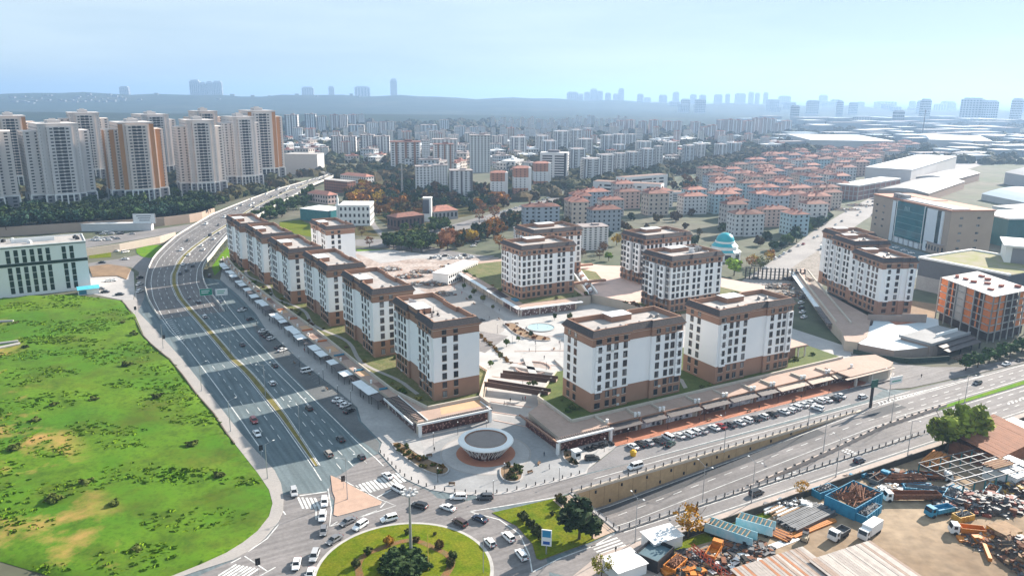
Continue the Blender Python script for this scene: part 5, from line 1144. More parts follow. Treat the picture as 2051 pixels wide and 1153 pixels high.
# ---- mosque
mq=ob('mosque',None,None,G(1450,524)+Vector((2,8,0)),R(10),.82); tag(mq,'small mosque with turquoise dome and ribbed turquoise drum','mosque'); turq=mat('turquoise_dome',(.02,.36,.42),.35,var=.15,scale=.3)
P8=lambda r,z,n=16:[(r*math.cos(2*math.pi*k/n+.2),r*math.sin(2*math.pi*k/n+.2),z) for k in range(n)]
MB().loft([P8(13,0,8),P8(13,7.5,8)],0,None,0).build('wall',white,mq); MB().loft([P8(13.4,7.5,8),P8(11,9,8)],0,None,0).build('lower_roof',turq,mq); MB().loft([P8(10.6,9),P8(10.4,11.5)],0,None,0).build('arcade_ring',white,mq); MB().loft([P8(10.6,11.5),P8(8.0,14)],0,None,0).build('drum',turq,mq); MB().loft([P8(7.9,14),P8(7.9,15.4)],0,None,0).build('ring',white,mq)
mb=MB(); mb.loft([P8(7.3*math.cos(t),15.4+6.6*math.sin(t),24) for t in np.linspace(0,1.5,9)],0,None,0); o=mb.build('dome',turq,mq)
for p in o.data.polygons: p.use_smooth=True
MB().cyl(0,0,22,23.6,.12,.08,6).build('finial',steel,mq); mb=MB()
for k in range(8):
    a=2*math.pi*(k+.5)/8+.2; mb.obox((12.1*math.cos(a),12.1*math.sin(a)),.1,2.4,1.2,5.6,a)
mb.build('windows',twd,mq)
# ---- road of the right fork, running into the distance
sheet('road',smooth(pxp([(1480,566),(1520,540),(1580,500),(1640,455),(1700,420),(1760,386),(1830,355),(1920,325),(2030,304),(2051,306),(1950,335),(1850,370),(1800,400),(1740,435),(1690,470),(1620,530),(1570,562),(1530,590)]),1),mat('fork_road',(.30,.28,.27),.9,scale=.05,col2=(.225,.21,.205),fine=(.6,.1)),z=.06)
sheet('yard',pxp([(1640,600),(1700,520),(1760,480),(1900,520),(1830,560),(1700,600)]),asphalt,z=.05)
sheet('rubble_ground',pxp([(1530,585),(1580,540),(1640,500),(1650,560),(1640,600),(1600,600)]),mat('rubble',(.30,.26,.23),.95,scale=.25,col2=(.17,.15,.125),fine=(.8,.3)),z=.064)
# ---- teal glass office block
shedp=mat('office_roof_panel',(.48,.49,.50),.7,var=.12); cream=mat('cream_panel',(.38,.29,.225),.8,var=.1,scale=.1); teal=mat('teal_curtain_glass',(.015,.15,.18),.12,var=.4,scale=.12)
A,B=G(1742,468),G(1893,514); d=B-A; an=math.atan2(d.y,d.x); L=d.length; D=G(1981,485); e=D-B; dp=next((q for q in range(10,90) if topx(B+Vector((-d.y,d.x,0))/L*q)[0]>1978 or topx(B+Vector((-d.y,d.x,0))/L*q)[0]<1893-1e9),45); gb=ob('glass_office',None,None,A,an); tag(gb,'cream office block with a teal glass front and copper roof','office'); H=zof(B,424)
MB().box(0,L,0,dp,-1,H).build('wall',cream,gb); MB().box(-.6,L+.6,-.6,dp+.6,H,H+1.0).build('roof_edge',mat('copper_edge',(.40,.18,.11),.7,var=.2),gb); MB().box(L*.33,L-1,2,dp*.45,H+1,H+1.6).build('roof_panel',shedp,gb); MB().box(1,L*.5,dp*.55,dp-2,H+1,H+1.3).build('roof_panel',mat('copper_roof',(.38,.19,.13),.7,var=.15),gb)
for k in range(3): MB().box(L*.22+k*5,L*.22+k*5+4,3,8,H+1,H+4).build('roof_unit',alu,gb)
MB().box(L*.36,L*.72,-1.3,.0,4.5,H-.4).build('curtain_wall',teal,gb)
pl=mat('white_panel',(.66,.70,.74),.5,var=.06)
for x0,x1 in ((.29,.335),(.735,.86),(.905,.93)): MB().box(L*x0,L*x1,-.9,0,0,H-1).build('white_panel',pl,gb)
for x0,x1 in ((.335,.36),(.72,.735),(.86,.905)): MB().box(L*x0,L*x1,-.8,0,0,H-1).build('dark_strip',dg,gb)
for x0 in (.358,.714): MB().box(L*x0,L*x0+.5,-1.6,0,0,H).build('white_fin',white,gb)
for k in range(5): MB().box(L*.38,L*.71,-1.5,-1.25,6+k*(H-8)/5,6.4+k*(H-8)/5).build('spandrel',mat('teal_spandrel',(.10,.26,.29),.4),gb)
gm=MB().box(-2.2,2.2,-1.4,0,0,4).mesh('shutter',pl)
for k in range(5): ob('shutter',gm,gb,(L*.40+k*6,0,0))
wq=win_mesh(2.4,1.5)
for k in range(4):
    for x in (.06,.16): putw('window',wq,gb,(L*x,0,8+k*5.2),0)
for k in range(5):
    for f in (.25,.65): putw('window',wq,gb,(L,dp*f,5+k*5.2),math.pi/2)
letters=MB()
for k,xx in enumerate((0,1.6,3.2,4.8)): letters.box(L*.5+xx-3,L*.5+xx-2.4,-1.55,-1.4,H-6,H-3)
letters.build('lettering',mat('pale_letters',(.35,.5,.52),.5),gb)
# low annex in front of its right side
house('low cream annex wrapped round the office foot',(1880,512),(1950,512),492,18,cream,bgr,nm='annex',ridge=0,cat='annex',fl=1)
# ---- dark flat box with planted roof
A,B=G(1833,578),G(1940,603); d=B-A; an=math.atan2(d.y,d.x); L=d.length; H=zof(A,517); db=ob('flat_hall',None,None,A,an); tag(db,'grey flat-roofed hall with white rim and weedy roof','hall')
MB().box(0,L+18,0,50,-1,H*.45).build('lower_wall',concrete_w,db); MB().box(0,L+18,.1,50,H*.45,H).build('wall',mat('graphite_panel',(.10,.105,.12),.6,var=.15),db); mb=MB(); mb.box(-.5,L+18.5,-.5,1.2,H,H+1); mb.box(-.5,1.2,1.2,50.5,H,H+1); mb.box(1.2,L+18.5,49,50.5,H,H+1); mb.build('roof_rim',white,db); MB().box(1.2,L+17.8,1.2,49,H,H+.2).build('weedy_roof',mat('weedy_roof',(.28,.24,.18),.95,scale=.12,col2=(.20,.21,.06)),db)
sheet('rubble_ground',pxp([(1815,600),(1880,610),(1870,650),(1800,655)]),soil,z=.07)
# ---- orange brick shell under construction
ob_=UV(341,180.5); rzO=A29+R(113); L,W=37,30; H=zof(ob_,594); cs=ob('building_shell',None,None,ob_,0); tag(cs,'unfinished orange brick building shell with concrete frame and white roof','construction'); cs.rotation_euler=(0,0,A29)
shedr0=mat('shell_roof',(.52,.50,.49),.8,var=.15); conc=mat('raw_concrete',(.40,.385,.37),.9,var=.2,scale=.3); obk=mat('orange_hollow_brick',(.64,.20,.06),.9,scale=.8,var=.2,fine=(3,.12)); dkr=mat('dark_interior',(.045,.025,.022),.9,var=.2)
ax=R(66)  # left face runs away from the near corner at this angle
lx,ly=math.cos(ax),math.sin(ax)
def cp(s,t,z): return (s*lx+t,s*ly,z)   # s along the left face, t along the right face
nf=5; fh=(H-5)/nf
for k in range(nf+1):
    z=5+k*fh-.35; mb=MB(); mb.loft([[cp(0,0,z),cp(0,W,z),cp(L,W,z),cp(L,0,z)],[cp(0,0,z+.3),cp(0,W,z+.3),cp(L,W,z+.3),cp(L,0,z+.3)]],0,0,0); mb.build('floor_slab' if k<nf else 'roof_slab',conc if k<nf else shedr0,cs)
for i in range(7):
    for s,t in ((i*L/6,0),(0,i*W/6) if i else (0,0),):
        c=cp(s,t,0); mb=MB(); mb.obox((c[0],c[1]),.22,.22,0,H,ax); mb.build('column',conc,cs)
for k in range(nf):
    z0,z1=5+k*fh+.05,5+(k+1)*fh-.4
    for i in range(6):
        s0,s1=i*L/6+.4,(i+1)*L/6-.4
        om=[obk,None,obk,conc,None,obk][i]
        mb=MB(); mb.poly([cp(s1,.5,z0),cp(s0,.5,z0),cp(s0,.5,z1),cp(s1,.5,z1)])
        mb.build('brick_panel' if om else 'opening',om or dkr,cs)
        if om is None:
            m_=(s0+s1)/2; mb=MB(); mb.poly([cp(m_+.5,.3,z0),cp(m_-.5,.3,z0),cp(m_-.5,.3,z1),cp(m_+.5,.3,z1)]); mb.build('brick_pier',obk,cs)
        t0,t1=i*W/6+.4,(i+1)*W/6-.4; om=[obk,obk,None,None,obk,obk][i]
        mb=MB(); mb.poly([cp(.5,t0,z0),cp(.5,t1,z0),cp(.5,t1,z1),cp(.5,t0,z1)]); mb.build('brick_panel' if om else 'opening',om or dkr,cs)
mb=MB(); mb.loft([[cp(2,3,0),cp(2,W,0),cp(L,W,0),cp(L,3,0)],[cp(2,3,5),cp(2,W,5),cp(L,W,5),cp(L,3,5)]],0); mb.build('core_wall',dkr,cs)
for k in range(9):
    c=cp(RNG.uniform(3,L-3),RNG.uniform(4,W-3),H+.1); MB().box(-1.2,1.2,-.8,.8,0,RNG.uniform(.7,1.3)).build('brick_pallet',mat('brick_pallet',(.34,.12,.09),.9,var=.2),cs,c,RNG.random()*3)
# hotel-like white block at the right edge
A=G(2000,588); ht=ob('hotel_block',None,None,A,R(-28)); tag(ht,'white block with dark square windows cut by the right edge','building'); H=zof(A,492)
MB().box(0,60,0,26,-1,H).build('wall',white,ht); MB().box(-1.5,61,-2.5,27,H,H+.8).build('roof',white,ht); MB().box(3,60,-.2,.2,H-10,H-1).build('dark_band',twg,ht)
for k in range(7):
    for i in range(6): putw('window',wq,ht,(3.5+i*4.2,0,2+k*(H-13)/7),0,(.8,1,1.4))
tg=mat('teal_cladding',(.02,.12,.125),.4,var=.2)
A=G(2012,495); q=ob('teal_block',None,None,A,R(6)); tag(q,'dark teal block with pale roof at the right edge','building'); H=zof(A,440); MB().box(0,60,0,40,-1,H).build('wall',tg,q); MB().box(-.5,60,-.5,40.5,H,H+1).build('roof',deckw,q); MB().box(22,30,-.2,.2,2,H*.7).build('panel',cream,q)
# ---- industrial sheds behind
shedw=mat('shed_pale',(.50,.48,.47),.8,var=.1,scale=.05,rnd=.1); shedr=mat('shed_roof',(.38,.37,.37),.7,var=.12,scale=.04,rnd=.12)
def shed(label,p,q,r,yt,vault=0,wall=shedw,roof=shedr,nm='warehouse'):
    "p to q is the near side, r a far corner on the p side"
    a,b,c=G(*p),G(*q),G(*r); d=b-a; L=d.length; an=math.atan2(d.y,d.x); f=c-a; dp=abs(d.x*f.y-d.y*f.x)/L; H=max(4,zof(a,yt)); o=ob(nm,None,None,a,an); tag(o,label,'warehouse'); MB().box(0,L,0,dp,-1,H).build('wall',wall,o); mb=MB()
    n=9; rg=[]
    for s in (-.5,L+.5): rg.append([(s,-.5+(dp+1)*k/(n-1),H+vault*math.sin(math.pi*k/(n-1))) for k in range(n)])
    if vault: mb.loft(rg,0,closed=False); mb.poly(rg[0][::-1]); mb.poly(rg[1])
    else: mb.box(-.5,L+.5,-.5,dp+.5,H,H+.8)
    mb.build('roof',roof,o); return o,L,dp,H
shed('long pale grey factory with ribbed side along the fork road',(1821,377),(1912,343),(1738,368),341,roof=deckw)
o,L_,d_,H_=shed('red-brown concrete-framed hall before the pale grey factory',(1716,402),(1800,385),(1684,396),373,wall=mat('redbrown_infill',(.27,.15,.125),.85,var=.15),roof=deckw)
mb=MB()
for k in range(9): mb.box(k*L_/8-.4,k*L_/8+.4,-.6,.2,-1,H_)
for z in (0.3,.62,.95): mb.box(0,L_,-.6,.2,H_*z-.3,H_*z+.3)
for k in range(6): mb.box(-.6,.2,k*d_/5-.4,k*d_/5+.4,-1,H_)
for z in (0.3,.62,.95): mb.box(-.6,.2,0,d_,H_*z-.3,H_*z+.3)
mb.build('concrete_frame',conc,o)
shed('grey shed with shallow ridge behind the glass office',(1858,405),(1930,378),(1893,355),388,4,wall=mat('tan_shed',(.40,.28,.22),.85))
shed('grey shed with shallow ridge beyond the nearer one',(1905,378),(1960,362),(1925,348),361,4,wall=MAT['tan_shed'])
shed('white-ended vaulted shed at the right edge',(1965,400),(2080,425),(1990,380),388,8,roof=mat('bluegrey_roof',(.42,.50,.56),.6,var=.1))
shed('long vaulted hall with white gable at the far right',(2010,368),(2120,390),(2020,350),345,8)
shed('white hall row with square windows behind the glass office',(1985,432),(2090,448),(1995,420),414,0,wall=white)
RG2=random.Random(9); fi=0; shl=[]
for k in range(120):
    py=RG2.uniform(243,322); px=RG2.uniform(1560,2080) if py>262 else RG2.uniform(1480,2080)
    if inpoly(px,py,[(1480,300),(1850,290),(1850,330),(1480,345)]) or inpoly(px,py,[(1560,235),(1600,235),(1600,275),(1560,275)]): continue
    P=G(px,py); o=ob('warehouse',None,None,P,R(14)+RG2.choice((0,0,1.57)),None); fi+=1; shl.append((o,px,py))
    band='in the nearer industrial belt' if py>290 else 'in the middle industrial belt' if py>265 else 'in the far industrial belt'
    tag(o,'hazy flat shed '+band+(' toward the right edge' if px>1850 else ' right of centre'),'warehouse','hazy sheds '+band); s=depth(P)/1500; l_,w_,h_=RG2.uniform(30,90)*s,RG2.uniform(20,40)*s,RG2.uniform(7,14)*min(2,s)
    MB().box(-l_/2,l_/2,-w_/2,w_/2,-1,h_).build('wall',mat('shed_bluegrey',(.28,.30,.33),.8,var=.2,rnd=.3),o); MB().box(-l_/2-.5,l_/2+.5,-w_/2-.5,w_/2+.5,h_,h_+.8).build('roof',RG2.choice((deckw,shedr,MAT['bluegrey_roof'],MAT['bluegrey_roof'],bgr)),o)
for (o,px,py),q in zip(shl,rowlabels([(a[1],a[2]) for a in shl],20)): o['label']='hazy flat shed, '+q+' of the industrial belt'; o['group']='hazy sheds of the industrial belt'
shed('long white-roofed shopping hall in the mid distance',(1622,300),(1790,303),(1625,286),281,roof=deckw); shed('white-roofed logistics hall at the far right',(1860,296),(1985,300),(1862,284),280,roof=deckw)
mast=ob('radio_mast',None,None,G(1846,280)); tag(mast,'tall dark mast above the industrial belt','mast'); hm2=zof(G(1846,280),221); MB().tube((0,0,0),(0,0,hm2),1.6,.9,6).build('shaft',bgg,mast); MB().cyl(0,0,hm2-3,hm2,2.2,2.2,8).build('antenna_head',bgg,mast)
# ---- skyline in the haze
def sky_b(x0,x1,yt,D,i,where):
    P=G((x0+x1)/2,215); k=D/math.hypot(P.x,P.y); P=Vector((P.x*k,P.y*k,0)); dpt=depth(P); wd=(x1-x0)/FPX*dpt; H=zof(P,yt); o=ob('skyscraper',None,None,P,R(10)); tag(o,where,'skyscraper','towers on the hazy skyline'); mb=MB(); mb.box(-wd/2,wd/2,-wd/3,wd/3,-20,H*.94,0); mb.box(-wd/2.6,wd/2.6,-wd/4,wd/4,H*.94,H,0); mb.build('wall',mat('far_tower',(.42,.44,.47),.7,var=.2,rnd=.2),o)
    wb=MB(); gridall(wb,rect(wd,wd*2/3),5,H*.92,max(4,int(H/12)),max(8,wd/5),fw=.6,fh=.5,off=.6); wb.build('windows',twd,o)['kind']='stuff'
SK=[(385,404,160,8300),(401,416,165,8300),(418,430,163,8300),(432,448,162,8300),(607,630,174,8600),(660,671,173,8600),(712,742,173,8500),(783,796,158,8300),(245,262,173,8800)]
for i,q in enumerate(SK): sky_b(*q,i,f'{nth(i)} hazy tower from the left on the left-hand skyline')
SK2=[(1136,1156,184,8300),(1158,1167,188,8300),(1170,1180,184,8750),(1182,1194,178,8750),(1195,1206,182,8750),(1212,1222,186,8300),(1228,1240,188,8750),(1238,1248,177,8750),(1276,1287,188,8300),(1290,1302,195,9275),(1320,1334,190,8300),(1347,1358,184,8750),(1382,1393,189,8600),(1400,1412,190,8600),(1430,1444,189,8600),(1452,1460,188,8600),(1472,1490,187,8600),(1498,1507,184,8600),(1511,1519,186,8600),(1528,1536,185,8600),(1560,1580,192,8600),(1586,1600,211,4200),(1640,1654,190,8600),(1664,1682,199,8400),(1755,1790,203,8750),(1793,1811,221,3600),(1845,1862,198,4400),(1875,1906,208,8400),(1930,1965,196,4600),(1968,1995,201,4600),(2028,2045,197,4400),(1715,1745,233,3400),(1660,1676,250,3000)]
for i,q in enumerate(SK2): sky_b(*q,i,f'{nth(i)} hazy tower from the left on the right-hand skyline')
RG3=random.Random(3); mb=MB()
for k in range(60):
    px,D=RG3.uniform(-20,260)**1.0 if k%4 else RG3.uniform(0,800),RG3.uniform(6300,7000); p=G(px,215); f=D/math.hypot(p.x,p.y); x,y=p.x*f,p.y*f; z=hill(x,y); s=RG3.uniform(6,22); mb.box(x-s,x+s,y-s*.6,y+s*.6,z-3,z+RG3.uniform(4,14))
tag(mb.build('far_town',mat('far_town_walls',(.16,.17,.18),.8,var=.3,scale=.01)),'low far town on the hazy left ridge','town',kind='stuff')
for i,x in enumerate(sorted(RG3.uniform(1300,2050) for _ in range(46))):
    pass; x=x; sky_b(x,x+RG3.uniform(7,22),RG3.uniform(198,216),RG3.uniform(5200,9000),i,f'low hazy block, {nth(i)} from the left under the right-hand skyline')
# ================================================================ vegetation
def foliage(name,spread=.45,rough=.9):
    m=bpy.data.materials.new(name); m.use_nodes=True; t=m.node_tree; b=t.nodes['Principled BSDF']; k=t.links.new; N=t.nodes.new
    oi=N('ShaderNodeObjectInfo'); tc=N('ShaderNodeTexCoord'); ad=N('ShaderNodeVectorMath'); ad.operation='ADD'; cb=N('ShaderNodeCombineXYZ'); mm=N('ShaderNodeMath'); mm.operation='MULTIPLY'; mm.inputs[1].default_value=50
    k(oi.outputs['Random'],mm.inputs[0]); k(mm.outputs[0],cb.inputs[0]); k(tc.outputs['Object'],ad.inputs[0]); k(cb.outputs[0],ad.inputs[1])
    n=N('ShaderNodeTexNoise'); n.inputs['Scale'].default_value=3.2; n.inputs['Detail'].default_value=3; k(ad.outputs[0],n.inputs['Vector'])
    r=N('ShaderNodeMapRange'); r.inputs[1].default_value=.3; r.inputs[2].default_value=.7; r.inputs[3].default_value=1.25*(1-spread); r.inputs[4].default_value=1.25*(1+spread); k(n.outputs['Fac'],r.inputs[0])
    s=N('ShaderNodeVectorMath'); s.operation='SCALE'; k(oi.outputs['Color'],s.inputs[0]); k(r.outputs[0],s.inputs['Scale']); k(s.outputs[0],b.inputs['Base Color']); b.inputs['Roughness'].default_value=rough; b.inputs['Specular IOR Level'].default_value=.2
    MAT[name]=m; return m
leafm=foliage('foliage'); bark=mat('bark',(.10,.075,.055),.95,var=.3,coord='object')
def leaf_mesh(name,n,rx,rz,zc,seed,size=.09,clumps=26,hollow=.35,flat=False,lo=-1,heart=True):
    rg=np.random.RandomState(seed); c=rg.normal(size=(clumps,3)); c/=np.linalg.norm(c,axis=1)[:,None]; c*=(hollow+(1-hollow)*rg.rand(clumps)**.6)[:,None]*.82
    c=c[c[:,2]>lo]; cl=len(c)
    k=rg.randint(0,cl,n); o=rg.normal(size=(n,3)); o/=np.linalg.norm(o,axis=1)[:,None]; o*=(rg.rand(n)**.4)[:,None]*(.20+.16*rg.rand(cl))[k][:,None]
    p=(c[k]+o)*np.array([rx,rx,rz]); p[:,2]+=zc
    a=rg.normal(size=(n,3)); a/=np.linalg.norm(a,axis=1)[:,None]; b=np.cross(a,rg.normal(size=(n,3))); b/=np.linalg.norm(b,axis=1)[:,None]
    s=(size*(.6+.8*rg.rand(n)))[:,None]; a*=s; b*=s*.8
    v=np.empty((n,4,3)); v[:,0]=p-a-b; v[:,1]=p+a-b; v[:,2]=p+a+b; v[:,3]=p-a+b
    # a solid, lumpy heart so that the crown is not see-through everywhere
    hv,hf=[],[]; nr,ns=5,8
    for i in range(nr+1):
        ph=math.pi*i/nr
        for j in range(ns):
            th=2*math.pi*j/ns; q=(.5+.14*rg.rand()); hv.append((rx*q*math.sin(ph)*math.cos(th),rx*q*math.sin(ph)*math.sin(th),zc+rz*q*math.cos(ph)))
    b0=n*4
    if not heart: hv=[]
    for i in range(nr if heart else 0):
        for j in range(ns): hf.append((b0+i*ns+j,b0+i*ns+(j+1)%ns,b0+(i+1)*ns+(j+1)%ns,b0+(i+1)*ns+j))
    me=bpy.data.meshes.new(name); me.from_pydata(v.reshape(-1,3).tolist()+hv,[],np.arange(n*4).reshape(-1,4).tolist()+hf); me.materials.append(leafm); return me
def trunk_mesh(name,seed,h=.55,r=.03,limbs=5,spread=.3,top=.8):
    rg=random.Random(seed); mb=MB(); mb.tube((0,0,-.03),(0.01,0,h*.55),r,r*.75,6); mb.tube((.01,0,h*.55),(0,.01,h),r*.75,r*.45,6)
    for k in range(limbs):
        a=2*math.pi*k/limbs+rg.random(); z0=h*(.5+.1*(k%3)); q=(spread*math.cos(a),spread*math.sin(a),top*(.75+.3*rg.random())); mb.tube((0,0,z0),q,r*.5,r*.14,5)
        for j in range(2): mb.tube(q,(q[0]+rg.uniform(-.12,.12),q[1]+rg.uniform(-.12,.12),q[2]+rg.uniform(.05,.2)),r*.16,r*.05,4)
    return mb.mesh(name,bark)
# unit trees, one metre tall
CR={'round':[leaf_mesh(f'crown_round_{k}',950,.40,.36,.63,k,.04) for k in range(3)],'tall':[leaf_mesh(f'crown_tall_{k}',800,.24,.42,.57,10+k,.035) for k in range(2)],'open':[leaf_mesh(f'crown_open_{k}',430,.44,.38,.64,20+k,.026,clumps=30,hollow=.6,heart=False) for k in range(2)],'ball':[leaf_mesh(f'crown_ball_{k}',700,.52,.48,.47,30+k,.05,clumps=34,hollow=.7) for k in range(2)],'low':[leaf_mesh(f'crown_low_{k}',420,.7,.4,.36,40+k,.085,clumps=14,hollow=.2) for k in range(3)]}
for k in CR['open']:
    pass
TR={'round':trunk_mesh('trunk_round',1),'tall':trunk_mesh('trunk_tall',2,.6,.024,4,.12),'open':trunk_mesh('trunk_open',3,.5,.026,8,.34,.8),'ball':trunk_mesh('stem_ball',4,.3,.03,3,.2,.4),'low':trunk_mesh('stem_low',5,.2,.04,3,.3,.3)}
TN=[0]
def tree(kind,P,h,col,label,group=None,cat='tree',name='tree',wd=1.0):
    TN[0]+=1; k=TN[0]; o=ob(name,None,None,P,(k*2.399)%6.28,(h*wd,h*wd,h)); tag(o,label,cat,group)
    ob('trunk' if kind in('round','tall','open') else 'stem',TR[kind],o); j=.85+.3*((k*.618)%1); ob('crown',CR[kind][k%len(CR[kind])],o,None,0,None,(col[0]*j,col[1]*(.9*j+.1),col[2]*j)); return o
DK=(.03,.058,.02); GR=(.06,.095,.02); OL=(.075,.085,.022); YE=(.34,.22,.02); OR=(.26,.11,.018); RU=(.19,.085,.035); BR=(.12,.07,.035); LG=(.14,.21,.02); TE=(.024,.056,.036)
def pip(poly,n,seed,mind=5.0):
    rg=random.Random(seed); xs=[p[0] for p in poly]; ys=[p[1] for p in poly]; W=[G(*p) for p in poly]; wx=[q.x for q in W]; wy=[q.y for q in W]; out=[]; tries=0
    WP=[(q.x,q.y) for q in W]
    while len(out)<n and tries<n*60:
        tries+=1; x=rg.uniform(min(wx),max(wx)); y=rg.uniform(min(wy),max(wy))
        if inpoly(x,y,WP) and all((x-a)**2+(y-b)**2>mind**2 for a,b in out): out.append((x,y))
    return out
STV=[]; STF=[]; STM=[]
def stuff_tree(x,y,h,wd,rg,ci,z=0):
    me=CR['low'][rg.randrange(3)]; nv=len(me.vertices); co=np.empty(nv*3); me.vertices.foreach_get('co',co); co=co.reshape(-1,3); a=rg.random()*6.28; c,s_=math.cos(a),math.sin(a); q=co@np.array([[c,s_,0],[-s_,c,0],[0,0,1]]); q=q*np.array([h*wd*.62,h*wd*.62,h*1.05])+np.array([x,y,.08*h+z]); b0=sum(len(v) for v in STV); STV.append(q); STF.extend([tuple(b0+i for i in p.vertices) for p in me.polygons]); STM.extend([ci]*len(me.polygons))
def belt(poly,n,seed,kinds,cols,h0,h1,label,group,mind=5,wd=1.0,z=0,stuff=False):
    rg=random.Random(seed)
    if stuff:
        for x,y in pip(poly,n,seed,mind): stuff_tree(x,y,rg.uniform(h0,h1),wd,rg,rg.choice(cols) if isinstance(cols[0],int) else rg.randrange(4),z)
        return
    pts=sorted(pip(poly,n,seed,mind),key=lambda p:topx((p[0],p[1],0))[0])
    for i,(x,y) in enumerate(pts): 
        px=topx((x,y,0))[0]; f=(px-min(p[0] for p in poly))/max(1,(max(p[0] for p in poly)-min(p[0] for p in poly))); side=', left part' if f<.34 else ', middle part' if f<.67 else ', right part'
        tree(rg.choice(kinds),(x,y,z),rg.uniform(h0,h1),rg.choice(cols),f'{label}, {nth(i)} from the left',group,wd=wd)
belt([(-20,420),(70,405),(210,402),(350,392),(370,400),(330,418),(240,424),(140,432),(0,446),(-20,448)],54,1,['round','round','tall'],[DK,TE,DK,GR],9,14,'dark tree in the belt above the long tan wall','dark belt above the tan wall',6.5,1.25,1.5)
belt([(-20,468),(140,458),(285,449),(420,432),(432,435),(285,455),(140,464),(-20,476)],66,2,['round'],[DK,TE,DK],9,13,'dark tree right behind the long tan wall','front row above the tan wall',4.6,1.35,5)
belt([(420,395),(500,376),(570,362),(612,348),(616,356),(560,374),(500,392),(440,412)],34,3,['round','tall'],[DK,DK,GR],8,12,'dark tree between the towers and the viaduct road','trees beside the viaduct road',5.5,1.2,stuff=True)
belt([(496,446),(528,432),(575,408),(620,384),(640,392),(610,418),(570,436),(520,452)],30,4,['round'],[GR,DK,(.035,.07,.02)],8,12,'green tree on the bank right of the viaduct','trees on the viaduct bank',5,1.25)
belt([(700,400),(725,378),(752,390),(772,408),(745,424),(720,432),(700,425)],20,5,['round','open'],[OR,YE,OR,RU],9,14,'autumn orange tree behind the prayer hall','orange trees behind the prayer hall',5.5,1.15)
belt([(745,380),(800,372),(840,380),(846,408),(800,425),(770,412)],26,6,['round','tall','open'],[DK,OL,BR,RU,GR,YE],8,13,'mixed park tree between the mast and the prayer hall','park trees by the mast',6,1.15,stuff=True)
belt([(735,358),(840,352),(838,376),(740,378)],14,7,['round','open'],[BR,OL,DK],6,9,'brownish park tree beyond the white house','park trees beyond the white house',8,1.2,stuff=True)
belt([(840,385),(900,380),(985,395),(1010,415),(950,428),(880,420),(850,408)],26,8,['round','tall'],[DK,TE,DK,BR],9,14,'dark tree below the white blocks','dark trees below the white blocks',6,1.2)
belt([(950,408),(1000,395),(1040,400),(1010,425),(960,430)],9,9,['open','round'],[RU,OR,RU],9,12,'rust-coloured tree below the orange blocks','rust trees below the orange blocks',6,1.2)
belt([(795,468),(870,452),(905,448),(908,458),(850,474),(800,482)],18,10,['round'],[GR,DK,OL],6,9,'green tree along the fire-station hedge','fire-station hedge trees',4.5,1.3)
belt([(773,492),(800,480),(850,484),(885,488),(880,504),(830,506),(776,502)],20,11,['round'],[DK,GR,DK],8,11,'dark rounded tree of the clump beside the park road','clump beside the park road',4.5,1.35)
belt([(895,490),(930,470),(1000,452),(1080,425),(1180,398),(1186,406),(1090,434),(1010,460),(950,484)],44,12,['round','tall'],[DK,GR,TE,OL],6,10,'green tree in the long belt beside the park road','belt beside the park road',5.5,1.2,stuff=True)
belt([(1000,440),(1090,412),(1180,386),(1184,396),(1090,422),(1005,450)],26,13,['round'],[DK,GR,YE,OL],5,8,'tree on the far verge of the park road','far verge of the park road',7,1.2,stuff=True)
belt([(1180,352),(1290,345),(1400,332),(1480,318),(1490,326),(1420,345),(1330,358),(1300,352),(1200,364)],44,14,['round','open'],[DK,OL,BR,RU,DK],8,13,'dull green tree behind the school','trees behind the school',8,1.25,stuff=True)
belt([(1535,502),(1580,484),(1630,452),(1655,436),(1660,444),(1620,474),(1560,504)],24,15,['round'],[DK,GR,TE],7,10,'dark green tree lining the fork road','trees lining the fork road',4.5,1.3)
belt([(1500,530),(1530,518),(1545,522),(1525,545),(1500,548)],5,16,['round','open'],[YE,OR,OL],7,10,'autumn tree right of the mosque','autumn trees by the mosque',4,1.2)
belt([(1160,498),(1180,490),(1215,500),(1235,520),(1200,535),(1170,530)],8,17,['round','open'],[LG,OL,BR],6,9,'light green tree behind the covered alley','trees behind the covered alley',5,1.2)
belt([(1030,455),(1200,440),(1400,420),(1600,380),(1650,400),(1560,490),(1420,510),(1200,480)],46,18,['round','open'],[DK,OL,BR,GR,YE],6,10,'tree between the red-roofed blocks','trees among the red-roofed blocks',14,1.1,stuff=True)
belt([(1880,430),(1900,420),(1990,470),(2000,500),(1985,520),(1950,500)],6,19,['round'],[DK,GR],7,9,'tree beside the flat hall','trees beside the flat hall',6,1.2)
belt([(-20,440),(140,432),(285,424),(420,406),(430,432),(285,450),(140,458),(-20,468)],130,51,['low'],[0,5,0],8,12,'','',4.2,1.3,5,True)
belt([(690,385),(740,372),(800,392),(850,412),(845,440),(800,462),(770,440),(740,425),(700,440)],60,52,['low'],[4,4,3,2,0,4],8,13,'','',4.5,1.25,0,True)
belt([(740,352),(860,350),(1000,382),(1010,415),(930,432),(860,425),(800,395)],90,53,['low'],[0,0,5,2,3,0],7,13,'','',5,1.25,0,True)
belt([(860,490),(900,480),(960,466),(1010,455),(1010,470),(960,490),(900,505)],26,54,['low'],[0,1,3,4],5,9,'','',4.5,1.25,0,True)
belt([(1000,345),(1180,352),(1190,375),(1100,398),(1000,420),(985,400)],60,55,['low'],[0,5,2,1],6,11,'','',6,1.25,0,True)
belt([(1340,405),(1420,380),(1480,345),(1500,330),(1430,338),(1340,365)],40,56,['low'],[0,2,1,4],7,11,'','',7,1.2,0,True)
belt([(600,330),(700,335),(830,322),(840,345),(700,352),(640,345)],46,57,['low'],[0,5,0,2],7,11,'','',7,1.25,0,True)
me=bpy.data.meshes.new('middle_woods'); me.from_pydata(np.concatenate(STV).tolist(),[],STF)
